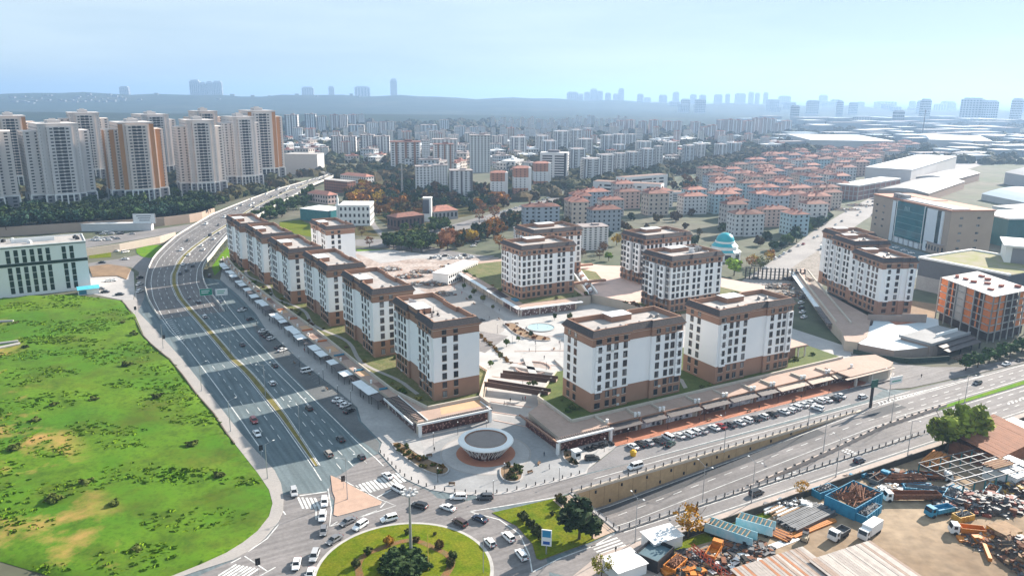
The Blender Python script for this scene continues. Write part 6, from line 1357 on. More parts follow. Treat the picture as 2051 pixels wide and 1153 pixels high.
def wl(nm,c1,c2): return mat(nm,c1,.9,scale=.25,col2=c2,fine=(1.2,.3),spec=.1)
for m_ in (wl('wood_dark',(.032,.056,.02),(.05,.07,.024)),wl('wood_green',(.05,.075,.02),(.035,.05,.016)),wl('wood_brown',(.12,.07,.03),(.07,.05,.025)),wl('wood_olive',(.075,.08,.025),(.16,.09,.025)),wl('wood_orange',(.27,.11,.018),(.20,.10,.02)),wl('wood_teal',(.024,.046,.026),(.034,.056,.024))): me.materials.append(m_)
me.polygons.foreach_set('material_index',STM); me.update(); tag(ob('middle_woods',me),'mixed trees massed along the park road and between the middle-distance blocks','woods',kind='stuff')
for x,y,h,c,k,lb in ((897,500,16,(.30,.13,.06),'round','tall salmon-orange tree beside the park road'),(945,487,11,YE,'round','bright yellow tree beside the parked cars'),(990,478,17,OR,'open','tall orange tree left of the inner blocks'),(1000,500,11,OR,'open','orange tree at the corner of the inner block'),(1470,552,12,(.15,.24,.02),'round','bright green tree in front of the mosque'),(1235,492,9,YE,'round','small yellow tree by the inner street'),(740,495,8,RU,'open','rust shrub tree beside the lone block'),(700,470,9,RU,'open','rust tree below the prayer hall'),(725,474,8,BR,'open','brown tree below the prayer hall'),(990,440,13,RU,'open','salmon tree beyond the park road'),(960,446,12,RU,'open','rusty tree left of the salmon one'),(905,468,7,DK,'round','dark tree beside the station hedge')):
    tree(k,G(x,y),h,c,lb,wd=1.1)
# street trees at the right
for i,(x,y) in enumerate(((1934,742),(1958,736),(1980,728),(2002,720),(2022,714),(2046,706),(2066,700))): tree('round',G(x,y),7.2,(.035,.075,.018),f'{nth(i)} round-crowned dark green street tree from the left beside the restaurant','street trees beside the restaurant',wd=1.25)
tree('round',G(1895,905),14,(.17,.20,.025),'big bright green tree behind the yard fence, left of the pair',wd=1.15); tree('round',G(1935,893),15,(.16,.195,.025),'big bright green tree behind the yard fence, right of the pair',wd=1.1)
tree('open',G(1378,1078),9.2,(.34,.17,.012),'yellow autumn street tree on the yard pavement',wd=1.05); tree('open',G(1604,995),5,(.34,.19,.02),'small yellow autumn sapling on the yard pavement'); tree('open',G(1205,1158),6,(.20,.18,.02),'yellow-green bush tree at the bottom edge beside the yard')
tree('round',G(1160,1078,.2),10.2,(.022,.038,.014),'large dark evergreen tree on the grass island',wd=1.35); tree('round',G(1186,1078,.2),6.2,(.024,.042,.014),'smaller dark evergreen beside the large one on the grass island',wd=1.2)
for i,(u,v,h) in enumerate(((1048,1042,2.9),(1062,1054,2.7),(1074,1070,3.1),(1089,1084,3.3),(1106,1031,1.5))): tree('ball',G(u,v,.2),h,(.035,.045,.012),f'{nth(i)} clipped ball shrub on the grass island, counted from the roundabout side','ball shrubs on the grass island','shrub','ball_shrub')
for i,(u,v,h) in enumerate(((1119,1003,2.4),(1127,1008,2.6),(1139,1021,3.0))): tree('ball',G(u,v,.2),h,(.10,.075,.02) if i==0 else (.04,.055,.014),f'{nth(i)} bushy shrub behind the short underpass railing','bushes behind the short railing','shrub','shrub')
def onisl(a,r,z=None): return (RC.x+r*math.cos(R(a)),RC.y+r*math.sin(R(a)),1.3-r*.045 if z is None else z)
for i,(a,r,h,c) in enumerate(((118,10.4,2.6,(.26,.13,.015)),(82,10.6,1.9,(.07,.05,.015)),(48,10.8,2.4,(.10,.065,.018)),(20,11.5,2.2,(.04,.055,.012)),(150,10.6,2.2,(.04,.055,.012)),(95,14.2,1.6,(.05,.06,.012)),(68,15,1.0,(.06,.06,.015)),(5,10.5,2.2,(.05,.05,.014)),(178,11,2.2,(.04,.05,.012)))): tree('ball',onisl(a,r),h,c,f'{nth(i)} clipped ball shrub of the ring on the roundabout island','ball shrubs on the roundabout','shrub','ball_shrub')
for i in range(16):
    a=i*137.5; r=4.6*math.sqrt((i+.5)/16); tree('low',onisl(a,r,1.25),2.6+.8*(i%3)/2,(.028,.05,.014),'dark green bush of the thicket round the roundabout mast','thicket round the mast','bush','bush',wd=1.3)
# planters on the plaza
def planter(label,pts,n,seed,cols,h0=.9,h1=1.8):
    P=smooth(pxp(pts),2); o=ob('planter'); tag(o,label,'planter'); sheet('soil',P,soil,z=.55,parent=o); 
    c=sum(P,Vector())/len(P); mb=MB(); Q=[(p.x,p.y) for p in P]; ar=sum(Q[i][0]*Q[(i+1)%len(Q)][1]-Q[(i+1)%len(Q)][0]*Q[i][1] for i in range(len(Q)))
    if ar<0: Q=Q[::-1]
    if abs(Q[0][0]-Q[-1][0])+abs(Q[0][1]-Q[-1][1])<1e-3: Q=Q[:-1]
    mb.loft([[(*p,.1) for p in offs(Q,.35)],[(*p,.65) for p in offs(Q,.35)],[(*p,.65) for p in Q],[(*p,.5) for p in Q]],0); mb.build('rim',concrete_w,o)
    rg=random.Random(seed); WP=Q; k=0; ps=[]
    for _ in range(n*30):
        x=rg.uniform(min(q[0] for q in Q),max(q[0] for q in Q)); y=rg.uniform(min(q[1] for q in Q),max(q[1] for q in Q))
        if inpoly(x,y,WP): ps.append((x,y))
        if len(ps)>=n: break
    for i,(x,y) in enumerate(sorted(ps)): tree(rg.choice(('low','ball')),(x,y,.5),rg.uniform(h0,h1),rg.choice(cols),f'shrub, {nth(i)} from left in the '+label,'shrubs in the '+label,'shrub','shrub')
planter('long curved plaza planter left of the pavilion',[(786,890),(800,888),(815,897),(840,915),(870,928),(893,936),(899,944),(890,953),(868,951),(840,938),(812,918),(792,900),(786,890)],34,1,[(.09,.075,.015),(.05,.07,.015),(.14,.075,.02)])
planter('small plaza planter right of the pavilion',[(1003,941),(1014,934),(1030,936),(1045,939),(1045,962),(1030,968),(1012,965),(1003,955),(1003,941)],18,2,[(.05,.065,.015),(.06,.05,.02)],.9,1.7)
planter('brown planter at the inner plaza pool',[(1010,650),(1030,648),(1040,658),(1070,672),(1104,678),(1100,685),(1060,681),(1030,670),(1010,650)],22,3,[(.19,.075,.02),(.12,.05,.02)],.8,1.4)
planter('weedy planter beside the front car park entrance',[(1128,906),(1142,903),(1150,918),(1160,932),(1150,936),(1130,922),(1128,906)],10,4,[(.03,.035,.015)],.6,1.2)
for i,(a,b,n) in enumerate((((960,670),(1024,730),26),((1150,905),(1130,908),0))):
    for k in range(n):
        t=k/n; tree('low',G(a[0]+(b[0]-a[0])*t,a[1]+(b[1]-a[1])*t)+Vector((RNG.uniform(-.6,.6),RNG.uniform(-.6,.6),.1)),RNG.uniform(.9,1.7),RNG.choice([(.16,.085,.02),(.09,.07,.02)]),f'low hedge shrub, {nth(k)} down the ramp beside the kiosk','hedge along the ramp','shrub','shrub')
# terrace shrubs
RG4=random.Random(21)
for i in range(60):
    v=RG4.uniform(226,495); u=bl(v)+RG4.uniform(.6,3.2) if RG4.random()<.4 else bl(v)+RG4.uniform(2,22)
    gap=any(v0-1<v<v0+38 and u>bl(v)+4 for _,v0,_ in row)
    if gap: continue
    tree('low',UV(u,v,TER),RG4.uniform(1,2.6),RG4.choice([OL,GR,(.16,.14,.03),BR]),'garden shrub on the terrace of the highway row','shrubs on the highway terrace','shrub','shrub')
for i in range(26):
    u=RG4.choice((RG4.uniform(128,134),RG4.uniform(175,188),RG4.uniform(229,250))); v=RG4.uniform(190,224)
    tree('low',UV(u,v,TER),RG4.uniform(.9,2.2),RG4.choice([OL,GR,(.10,.11,.02)]),'garden shrub on the terrace of the front blocks','shrubs on the front terrace','shrub','shrub')
for i in range(40):
    u,v=RG4.choice((( RG4.uniform(184,187),RG4.uniform(318,400)),(RG4.uniform(186,222),RG4.uniform(317.5,324)),(RG4.uniform(229,234),RG4.uniform(268,298)),(RG4.uniform(232,290),RG4.uniform(262,270)),(RG4.uniform(270,295),RG4.uniform(280,300))))
    tree('low',UV(u,v,TER),RG4.uniform(1,2.6),RG4.choice([OL,GR,BR,RU]),'garden shrub on the inner terraces','shrubs on the inner terraces','shrub','shrub')
# ---- the big field
fm=bpy.data.materials.new('meadow'); fm.use_nodes=True; t=fm.node_tree; b=t.nodes['Principled BSDF']; K=t.links.new; N=t.nodes.new; b.inputs['Roughness'].default_value=.95; b.inputs['Specular IOR Level'].default_value=.15
g=N('ShaderNodeNewGeometry'); 
def nzr(sc,lo,hi,det=6,rg=.6):
    n=N('ShaderNodeTexNoise'); n.inputs['Scale'].default_value=sc; n.inputs['Detail'].default_value=det; n.inputs['Roughness'].default_value=rg; K(g.outputs['Position'],n.inputs['Vector']); r=N('ShaderNodeMapRange'); r.inputs[1].default_value=lo; r.inputs[2].default_value=hi; K(n.outputs['Fac'],r.inputs[0]); return r.outputs[0]
def mixc(a,bc,f):
    m=N('ShaderNodeMix'); m.data_type='RGBA'
    if isinstance(a,tuple): m.inputs[6].default_value=(*a,1)
    else: K(a,m.inputs[6])
    m.inputs[7].default_value=(*bc,1); K(f,m.inputs[0]); return m.outputs[2]
c=mixc((.060,.155,.007),(.115,.20,.010),nzr(.025,.40,.62)); c=mixc(c,(.034,.068,.006),nzr(.10,.46,.72,9,.75)); c=mixc(c,(.075,.085,.010),nzr(.035,.50,.72,9,.72)); c=mixc(c,(.17,.19,.02),nzr(.018,.60,.82,7,.65)); c=mixc(c,(.04,.10,.006),nzr(.8,.48,.8,4))
# bare orange earth along the far left edge of the field
sx=N('ShaderNodeSeparateXYZ'); K(g.outputs['Position'],sx.inputs[0]); ea=N('ShaderNodeMath'); ea.operation='MULTIPLY_ADD'; ea.inputs[1].default_value=.82; K(sx.outputs[1],ea.inputs[0]); K(sx.outputs[0],ea.inputs[2]); er=N('ShaderNodeMapRange'); er.inputs[1].default_value=48; er.inputs[2].default_value=34; K(ea.outputs[0],er.inputs[0])
em=N('ShaderNodeMath'); em.operation='MULTIPLY'; K(er.outputs[0],em.inputs[0]); K(nzr(.03,.50,.64,7,.65),em.inputs[1]); c=mixc(c,(.45,.25,.09),em.outputs[0]); K(c,b.inputs['Base Color'])
bm=bmesh.new(); FP=[v3(p,0) for p in pxp(FE)]+[G(-420,1000)]
for p in FP: p.z=0
fv=[bm.verts.new(p) for p in FP]; bm.faces.new(fv); bmesh.ops.triangulate(bm,faces=bm.faces[:])
xs=[p.x for p in FP]; ys=[p.y for p in FP]
for ax_,lo,hi in ((0,max(-330,min(xs)),max(xs)),(1,min(ys),max(ys))):
    q=lo+3
    while q<hi:
        bmesh.ops.bisect_plane(bm,geom=bm.verts[:]+bm.edges[:]+bm.faces[:],plane_co=(q,0,0) if ax_==0 else (0,q,0),plane_no=(1,0,0) if ax_==0 else (0,1,0)); q+=3.2
def fh_(x,y): return .45*math.sin(x*.07+y*.05)+.35*math.sin(x*.13-y*.11+1)+.25*math.sin(x*.31+y*.27)
edge=set(v for e in bm.edges if len(e.link_faces)==1 for v in e.verts)
for v_ in bm.verts: v_.co.z=.09 if v_ in edge else .55+fh_(v_.co.x,v_.co.y)*.5
for f in bm.faces: f.smooth=True
bmesh.ops.recalc_face_normals(bm,faces=bm.faces[:])
if sum(f.normal.z for f in bm.faces)<0: bmesh.ops.reverse_faces(bm,faces=bm.faces[:])
me=bpy.data.meshes.new('meadow'); bm.to_mesh(me); bm.free(); me.materials.append(fm); stru(ob('meadow',me))
# weeds: uncountable tufts, one mass
WP=[(p.x,p.y) for p in FP]; rgn=np.random.RandomState(4); tv,tf=[],[]; cnt=0; quads=[]
cl=[(rgn.uniform(-260,-45),rgn.uniform(150,410),rgn.uniform(2,11)) for _ in range(240)]
for cx_,cy_,rr_ in cl:
    if not inpoly(cx_,cy_,WP): continue
    for _ in range(int(rr_*7)):
        a=rgn.rand()*6.28; q=rr_*math.sqrt(rgn.rand()); x,y=cx_+q*math.cos(a)*1.5,cy_+q*math.sin(a)*.7
        if not inpoly(x,y,WP): continue
        z=.45+fh_(x,y)*.5; h=rgn.uniform(.15,.5); w_=rgn.uniform(.3,.8)
        for j in range(3):
            b_=rgn.rand()*3.14; dx,dy=math.cos(b_)*w_,math.sin(b_)*w_; ox,oy=rgn.uniform(-.4,.4,2); quads.append(((x-dx+ox,y-dy+oy,z),(x+dx+ox,y+dy+oy,z),(x+dx*.7+ox+oy,y+dy*.7+oy,z+h),(x-dx*.7+ox+oy,y-dy*.7+oy,z+h)))
me=bpy.data.meshes.new('weeds'); me.from_pydata([p for q in quads for p in q],[],[tuple(range(4*i,4*i+4)) for i in range(len(quads))]); me.materials.append(mat('weed_leaves',(.085,.17,.008),.95,scale=.05,col2=(.13,.21,.012),fine=(.4,.35),spec=.05)); tag(ob('weeds',me),'tangled weeds and grass tufts over the big field','weeds',kind='stuff')
for i,p in enumerate(sorted(pip([(30,640),(240,620),(330,740),(430,860),(520,1000),(480,1070),(200,1120),(20,1000)],16,33,9))):
    tree('low',(p[0],p[1],.4),RNG.uniform(1.4,3.0),RNG.choice([(.045,.065,.010),(.07,.09,.014),(.06,.075,.012)]),f'wild bush, {nth(i)} from left in the big field','wild bushes in the field','bush','bush',wd=1.4)
# white pipes lying at the left edge of the field
for i,(x,y,l) in enumerate(((4,648,5),(4,692,6),(14,698,5))):
    o=MB().tube((-l,0,.7),(l,0,.7),.7,n=12).build('concrete_pipe',concrete_w,None,G(x,y)+Vector((0,0,.3)),R(10+20*i)); tag(o,f'white concrete pipe lying at the left picture edge, {["upper","lower","lowest"][i]} one','pipe','pipes at the field edge')
# ---- far woods and scrub between the far blocks: one mass
WD=[(560,300,1000,272,90),(640,330,1000,300,60),(640,360,860,330,50),(1000,350,1560,290,200),(1150,345,1500,320,70),(1000,300,1600,255,260),(560,270,1000,245,160),(1400,345,1640,300,110),(1600,330,2051,245,320),(1000,400,1320,350,90),(0,400,560,340,90)]
qs=[]; rgw=np.random.RandomState(8); hv,hf=[],[]
for x0,y0,x1,y1,n in WD:
    for _ in range(n):
        P=G(rgw.uniform(x0,x1),rgw.uniform(y1,y0)); s=rgw.uniform(4,8)*(1+P.y/2500)
        for k in range(3):
            ox,oy=rgw.uniform(-s*1.8,s*1.8,2); r=s*rgw.uniform(.6,1.1); b0=len(hv)
            for i in range(4):
                ph=math.pi*.5*i/3.2
                for j in range(7): th=2*math.pi*j/7+i; q=r*rgw.uniform(.75,1.2); hv.append((P.x+ox+q*math.cos(ph)*math.cos(th)*1.3,P.y+oy+q*math.cos(ph)*math.sin(th)*1.3,q*math.sin(ph)*1.1))
            for i in range(3):
                for j in range(7): hf.append((b0+i*7+j,b0+i*7+(j+1)%7,b0+(i+1)*7+(j+1)%7,b0+(i+1)*7+j))
me=bpy.data.meshes.new('far_woods'); me.from_pydata(hv,[],hf); me.materials.append(mat('far_wood_leaves',(.035,.05,.022),.95,scale=.01,col2=(.085,.06,.03),fine=(.15,.4),spec=.1)); tag(ob('far_woods',me),'hazy scrub and trees between the far city blocks','woods',kind='stuff')
# low houses of the old town filling the middle distance
LH=[(575,318,640,296,16),(650,330,1000,296,42),(800,345,980,322,12),(985,352,1060,330,8),(1000,330,1420,285,40),(1180,300,1560,275,30),(1440,305,1560,285,12),(560,296,760,280,18)]
hp=[box_parts(14,10,8,2,3.5,bgw,redt),box_parts(18,12,11,3,3.5,bgw,bgr),box_parts(26,14,9,2,4,shedw,deckw)]
hs=[]
for x0,y0,x1,y1,n in LH:
    for _ in range(n):
        px,py=rgw.uniform(x0,x1),rgw.uniform(y1,y0); hs.append((px,py))
hl_=rowlabels(hs,20)
for n_,(px,py) in enumerate(hs): inst(hp[rgw.randint(3)],'low house, '+hl_[n_]+' of the old town','house','low old-town houses',G(px,py),rgw.rand()*3,float(rgw.uniform(.9,1.6)),[(1,1,1),(.9,.8,.72),(.8,.85,.9),(1,.88,.8)][n_%4],'house')
# ================================================================ vehicles
def carpaint():
    m=bpy.data.materials.new('car_paint'); m.use_nodes=True; t=m.node_tree; b=t.nodes['Principled BSDF']; oi=t.nodes.new('ShaderNodeObjectInfo'); t.links.new(oi.outputs['Color'],b.inputs['Base Color']); b.inputs['Roughness'].default_value=.32; b.inputs['Coat Weight'].default_value=.6; b.inputs['Coat Roughness'].default_value=.08; return m
CPM=carpaint(); cglass=mat('car_glass',(.012,.014,.018),.06,var=.1,spec=.6); tyre=mat('tyre_rubber',(.02,.02,.02),.9,var=.1); rim=mat('wheel_rim',(.38,.38,.40),.35,metal=.7); hl=mat('headlight_lens',(.75,.76,.78),.1); tl_=mat('tail_lamp',(.30,.012,.012),.3); blkp=mat('black_plastic',(.025,.025,.027),.7)
def car_meshes(L,W,H,belt,a0,a1,b0,b1,hood,trunk,ride=.3):
    w=W/2; st=[(-L/2,.42,trunk*.8,w*.86),(-L/2+.18,ride,trunk,w*.96),(a0,ride,belt,w),((a0+a1)/2,ride,belt,w),(a1,ride,belt-.02,w),(L/2-.7,ride,hood,w*.97),(L/2-.15,ride,hood-.16,w*.9),(L/2,.40,hood-.32,w*.78)]
    rings=[[(x,-q*.9,zb),(x,-q,zb+.18),(x,-q,zt-.2),(x,-q*.88,zt),(x,q*.88,zt),(x,q,zt-.2),(x,q,zb+.18),(x,q*.9,zb)] for x,zb,zt,q in st]
    mb=MB(); mb.loft(rings,0,0,0)
    rt=w*.74; mb.box(b0-.05,b1+.05,-rt,rt,H-.06,H,0)
    for x0,x1 in ((b0,a0),((b0+b1)/2,(a0+a1)/2+.05),(b1,a1)):
        for s in (-1,1): mb.tube((x0,s*rt,H-.05),(x1,s*w*.87,belt-.02),.055,n=4)
    for s in (-1,1): mb.box(a1-.35,a1-.1,s*(w+.1)-.1,s*(w+.1)+.1,belt,belt+.16)
    body=mb.mesh('car_body',CPM)
    for p in body.polygons: p.use_smooth=False
    g=MB(); g.loft([[(a0,-w*.86,belt-.03),(a1,-w*.86,belt-.03),(a1,w*.86,belt-.03),(a0,w*.86,belt-.03)],[(b0,-rt*.98,H-.05),(b1,-rt*.98,H-.05),(b1,rt*.98,H-.05),(b0,rt*.98,H-.05)]],0); gl=g.mesh('car_windows',cglass)
    wh=MB(); wr=.33
    rimb=MB()
    for tgt,y0,y1,r in ((wh,-.11,.11,wr),(rimb,-.125,.125,wr*.62)):
        rg=[[(r*math.cos(2*math.pi*j/14),y,r*math.sin(2*math.pi*j/14)) for j in range(14)] for y in (y0,y1)]; tgt.loft(rg,0,0,0)
    wm_=wh.mesh('wheel',tyre); rmm=rimb.mesh('rim',rim); hlm=MB().box(-.06,.06,-.22,.22,-.09,.09).mesh('headlight',hl); tlm=MB().box(-.05,.05,-.2,.2,-.12,.12).mesh('tail_light',tl_); bp=MB(); bp.box(-L/2-.04,-L/2+.1,-w*.8,w*.8,.32,.5); bp.box(L/2-.1,L/2+.03,-w*.7,w*.7,.3,.46); bpm=bp.mesh('bumper',blkp)
    aw=MB()
    for sx in (-1,1):
        for sy in (-1,1):
            rg=[[(sx*L*.3+wr*math.cos(2*math.pi*j/10),sy*(w-.1)+y,wr+wr*math.sin(2*math.pi*j/10)) for j in range(10)] for y in (-.1,.12)]; aw.loft(rg,0,0,0)
    return dict(body=body,windows=gl,wheel=wm_,rim=rmm,hl=hlm,tl=tlm,bumper=bpm,allw=aw.mesh('car_wheels',tyre),L=L,W=W,hood=hood,trunk=trunk,wr=wr)
CT={'saloon':car_meshes(4.6,1.8,1.46,.94,-1.55,1.15,-.85,.45,.86,.98),'hatchback':car_meshes(4.1,1.78,1.5,.95,-1.95,1.05,-1.5,.4,.88,.9),'estate car':car_meshes(4.6,1.85,1.66,1.05,-2.15,1.2,-1.85,.55,1.0,1.0),'van':car_meshes(4.9,1.9,1.95,1.15,-2.35,1.6,-2.25,1.0,1.05,1.1),'small car':car_meshes(3.5,1.65,1.48,.92,-1.6,1.0,-1.25,.4,.86,.88)}
COL={'white':(.78,.78,.78),'black':(.018,.018,.02),'dark grey':(.06,.062,.068),'silver':(.42,.42,.43),'grey':(.17,.17,.18),'red':(.28,.02,.02),'brown':(.07,.04,.032),'dark blue':(.02,.03,.06),'green':(.02,.05,.04),'beige':(.30,.26,.22)}
def car(kind,col,P,ang,label,group,near=True,z=.03):
    c=CT[kind]; r=ob('car',None,None,Vector((P[0],P[1],(P[2] if len(P)>2 else 0)+z)),ang); tag(r,label,'van' if kind=='van' else 'car',group); cc=COL[col]
    ob('body',c['body'],r,None,0,None,cc); ob('windows',c['windows'],r)
    if not near: ob('wheels',c['allw'],r); return r
    L,W=c['L'],c['W']
    for sx in (-1,1):
        for sy in (-1,1): ob('rim',c['rim'],ob('wheel',c['wheel'],r,(sx*L*.3,sy*(W/2-.1),c['wr'])))
    for sy in (-1,1):
        ob('headlight',c['hl'],r,(L/2-.09,sy*W*.3,c['hood']-.26)); ob('tail_light',c['tl'],r,(-L/2+.03,sy*W*.34,c['trunk']*.84))
    ob('bumper',c['bumper'],r); return r
def carpx(kind,col,mid,frm,to,label,group,near=True):
    "mid pixel of the car's footprint; direction from pixel frm to pixel to"
    a,b=G(*frm),G(*to); d=b-a; return car(kind,col,G(mid[0],mid[1]+3),math.atan2(d.y,d.x),label,group,near)
gR='traffic at the roundabout'
for k,cl,m,f,t_,lb in [
 ('estate car','silver',(589,986),(586,970),(591,1000),'silver estate car waiting at the left stop line'),
 ('estate car','white',(650,1006),(651,990),(649,1020),'white estate car on the crossing beside the triangular island'),
 ('estate car','white',(646,1035),(649,1015),(643,1052),'white car behind the crossing, left of the island kerb tip'),
 ('hatchback','grey',(648,1064),(650,1050),(646,1078),'grey hatchback queuing left of the grey saloon'),
 ('saloon','grey',(670,1081),(686,1071),(654,1091),'grey saloon rounding the top left of the roundabout'),
 ('saloon','grey',(697,1045),(716,1036),(678,1055),'grey saloon leaving past the tip of the triangular island'),
 ('estate car','white',(722,1053),(740,1041),(704,1065),'white people carrier beside the grey saloon at the island tip'),
 ('estate car','white',(780,1039),(800,1034),(760,1044),'white estate car with dark roof glass at the top of the roundabout'),
 ('van','white',(797,980),(815,990),(779,970),'white van driving onto the highway from the junction'),
 ('saloon','white',(776,953),(790,964),(762,942),'white saloon on the wide zebra crossing'),
 ('estate car','black',(840,1013),(860,1018),(820,1008),'black people carrier in the middle of the junction'),
 ('saloon','white',(897,1017),(916,1024),(878,1010),'white saloon in the middle of the junction, right of the black one'),
 ('estate car','white',(918,996),(938,996),(898,996),'white estate car along the plaza kerb'),
 ('estate car','dark grey',(971,996),(990,996),(952,996),'dark grey off-roader along the plaza kerb'),
 ('estate car','brown',(921,1047),(937,1056),(905,1038),'dark brown car circling the top right of the roundabout'),
 ('saloon','dark blue',(961,1039),(977,1046),(945,1032),'dark blue saloon at the tip of the grass island'),
 ('hatchback','white',(981,1087),(994,1101),(968,1073),'white car with glass roof hugging the roundabout kerb'),
 ('estate car','white',(1018,1076),(1031,1088),(1005,1064),'white estate car between the roundabout and the grass island'),
 ('estate car','white',(1044,1112),(1055,1126),(1033,1098),'white car entering from the bottom right of the roundabout'),
 ('saloon','white',(594,1130),(598,1112),(590,1148),'white saloon at the bottom left of the roundabout'),
 ('estate car','silver',(630,1114),(637,1096),(623,1132),'silver car with black roof at the bottom left of the roundabout'),
 ('saloon','white',(622,1150),(626,1136),(618,1164),'white car cut by the bottom picture edge')]:
    carpx(k,cl,m,f,t_,lb,gR)
gH='traffic on the highway'; DH=A29+math.pi/2+R(4)
away=lambda p: DH
for k,cl,(x,y),dr,lb in [('saloon','white',(515,869),-1,'white saloon in the near left carriageway below the dark red one'),('estate car','red',(509,843),-1,'dark red pickup-like car on the yellow box lines'),('saloon','black',(682,880),1,'black saloon in the wide near lanes beside the parking exit'),('estate car','beige',(658,910),1,'beige estate car left of the small dark one'),('small car','dark grey',(724,916),1,'small dark car near the plaza corner'),('hatchback','white',(545,768),1,'white hatchback near the grassed median'),('hatchback','brown',(619,818),1,'dark brown hatchback beside the sunlit strip'),('saloon','dark grey',(485,690),1,'dark saloon at the fork of the merging lane'),('saloon','dark grey',(550,732),1,'dark saloon passing the parked white van'),('hatchback','white',(410,634),1,'white hatchback beside the median below the road signs'),('saloon','dark grey',(379,599),1,'dark saloon left of the black off-roader by the signs'),('estate car','black',(397,606),1,'black off-roader before the green road signs'),('saloon','dark blue',(440,604),-1,'dark car in the slip lane behind the road signs')]:
    car(k,cl,G(x,y+2),DH if dr>0 else DH+math.pi,lb,gH)
car('saloon','dark grey',G(420,554),DH-R(18),'dark car on the slip road below the viaduct',gH)
for i,(x,y,k,cl,dr) in enumerate([(367,530,'saloon','white',1),(386,533,'saloon','black',1),(373,542,'saloon','dark grey',1),(361,548,'saloon','dark grey',1),(378,511,'saloon','white',1),(364,501,'estate car','white',-1),(404,492,'saloon','white',1),(408,500,'saloon','white',1),(376,482,'saloon','dark grey',-1),(429,479,'estate car','white',1),(421,472,'van','dark grey',1),(439,467,'estate car','silver',1),(413,449,'van','white',-1),(438,451,'saloon','dark grey',-1),(450,435,'van','white',-1)]):
    P=HP(x,y+1); v=P.x*E2.x+P.y*E2.y; q=HV(tML,v+8)-HV(tML,v-8); a=math.atan2(q.y,q.x); car(k,cl,P,a if dr>0 else a+math.pi,f'{cl} {k} on the viaduct curve, {nth(i)} counted upward from the shadow edge',gH,False)
RG5=random.Random(77)
for i in range(34):
    v=RG5.uniform(700,975); f=RG5.random(); P=UV(ev(tL0,v)*(1-f)+ev(tR0,v)*f*.9+ev(tL0,v)*f*.1,v,hz(v)); q=HV(tML,v+8)-HV(tML,v-8); car(RG5.choice(('saloon','estate car','van')),RG5.choice(('white','white','white','silver','black')),P,math.atan2(q.y,q.x)+(0 if f>.5 else math.pi),'small distant vehicle on the viaduct road beside the brick office','distant traffic by the brick office',False)
for i,(x,y,a,cl,k,lb) in enumerate([(232,503,0,'white','estate car','white estate car on the lower roundabout by the round lawn'),(251,505,60,'white','van','white van beside the round lawn'),(251,519,0,'white','saloon','white saloon below the round lawn'),(280,557,75,'dark blue','estate car','dark car first in the slip road queue'),(280,570,75,'white','estate car','white car second in the slip road queue'),(280,584,80,'white','estate car','white car last in the slip road queue'),(217,563,10,'white','saloon','white car parked by the brown soil, left'),(226,562,10,'white','saloon','white car parked by the brown soil, right'),(211,585,8,'black','saloon','black car parked beside the blue-roofed cabin'),(201,579,8,'dark grey','saloon','dark car half hidden behind the blue-roofed cabin'),(240,590,8,'black','saloon','black car alone at the corner of the field'),(205,526,12,'dark grey','saloon','dark car beside the red rubble')]):
    car(k,cl,G(x,y+1),R(a),lb,'cars left of the viaduct',False)
# parked beside the left arcade
da=A29+R(20)
for i,(x,y,cl,k) in enumerate([(485,620,'white','saloon'),(487,617,'black','saloon'),(501,638,'dark grey','small car'),(527,662,'white','saloon'),(531,668,'black','saloon'),(537,672,'black','saloon'),(543,677,'white','hatchback'),(560,694,'dark grey','saloon'),(566,700,'white','saloon'),(615,742,'white','van'),(676,800,'white','saloon'),(685,806,'white','hatchback'),(692,811,'white','saloon'),(700,822,'black','saloon')]):
    car(k,cl,G(x,y+3),da+(R(8) if k!='van' else R(-12)),f'{cl} {k}, {nth(i)} from the far end of the arcade parking','cars parked beside the arcade')
# rows before the furniture shops
ang=math.atan2(*(lambda d:(d.y,d.x))(G(1255,889)-G(1281,904)))
lst=[(1268,895,'white','saloon'),(1283,890,'black','estate car'),(1298,887,'silver','saloon'),(1319,884,'black','saloon'),(1338,877,'white','van'),(1360,873,'white','saloon'),(1379,870,'white','estate car'),(1392,865,'white','estate car'),(1406,863,'silver','saloon'),(1430,857,'white','saloon'),(1443,854,'red','saloon'),(1462,851,'dark grey','saloon'),(1481,847,'white','saloon'),(1496,842,'white','estate car'),(1512,839,'black','saloon'),(1529,834,'white','hatchback'),(1546,830,'black','saloon'),(1569,825,'white','saloon'),(1583,822,'white','hatchback'),(1594,816,'white','estate car'),(1608,811,'white','saloon'),(1622,807,'white','saloon'),(1641,803,'white','estate car'),(1655,801,'white','saloon'),(1672,799,'black','saloon'),(1682,793,'white','saloon')]
for i,(x,y,cl,k) in enumerate(lst): car(k,cl,G(x,y+2),ang,f'{cl} {k}, {nth(i)} from the left in the row before the furniture shops','row before the furniture shops')
for x,y,cl,k,a,lb in [(1637,818,'white','estate car',ang+R(14),'white estate car standing in front of the furniture shop row'),(1728,795,'white','hatchback',A29,'white hatchback driving out past the corner canopy'),(1343,890,'green','saloon',A29+R(20),'dark green saloon standing out behind the row, boot to the road'),(1272,936,'white','van',A29+math.pi,'small white van on the upper road above the retaining wall'),(1186,919,'black','estate car',A29-R(22),'black off-roader parked by the weedy planter'),(1515,988,'black','estate car',A29,'black off-roader on the lower road beside the railing'),(1721,923,'dark blue','hatchback',A29,'dark hatchback further along the lower road'),(1957,767,'dark grey','hatchback',A29+math.pi,'dark hatchback in the tree shadow on the right road'),(2015,729,'white','saloon',A29+math.pi,'white saloon under the round street trees'),(2042,721,'black','saloon',A29+math.pi,'black saloon at the right edge under the street trees'),(963,641,'black','saloon',R(20),'black car alone on the inner street')]:
    car(k,cl,G(x,y+2),a,lb,'cars on the right-hand roads')
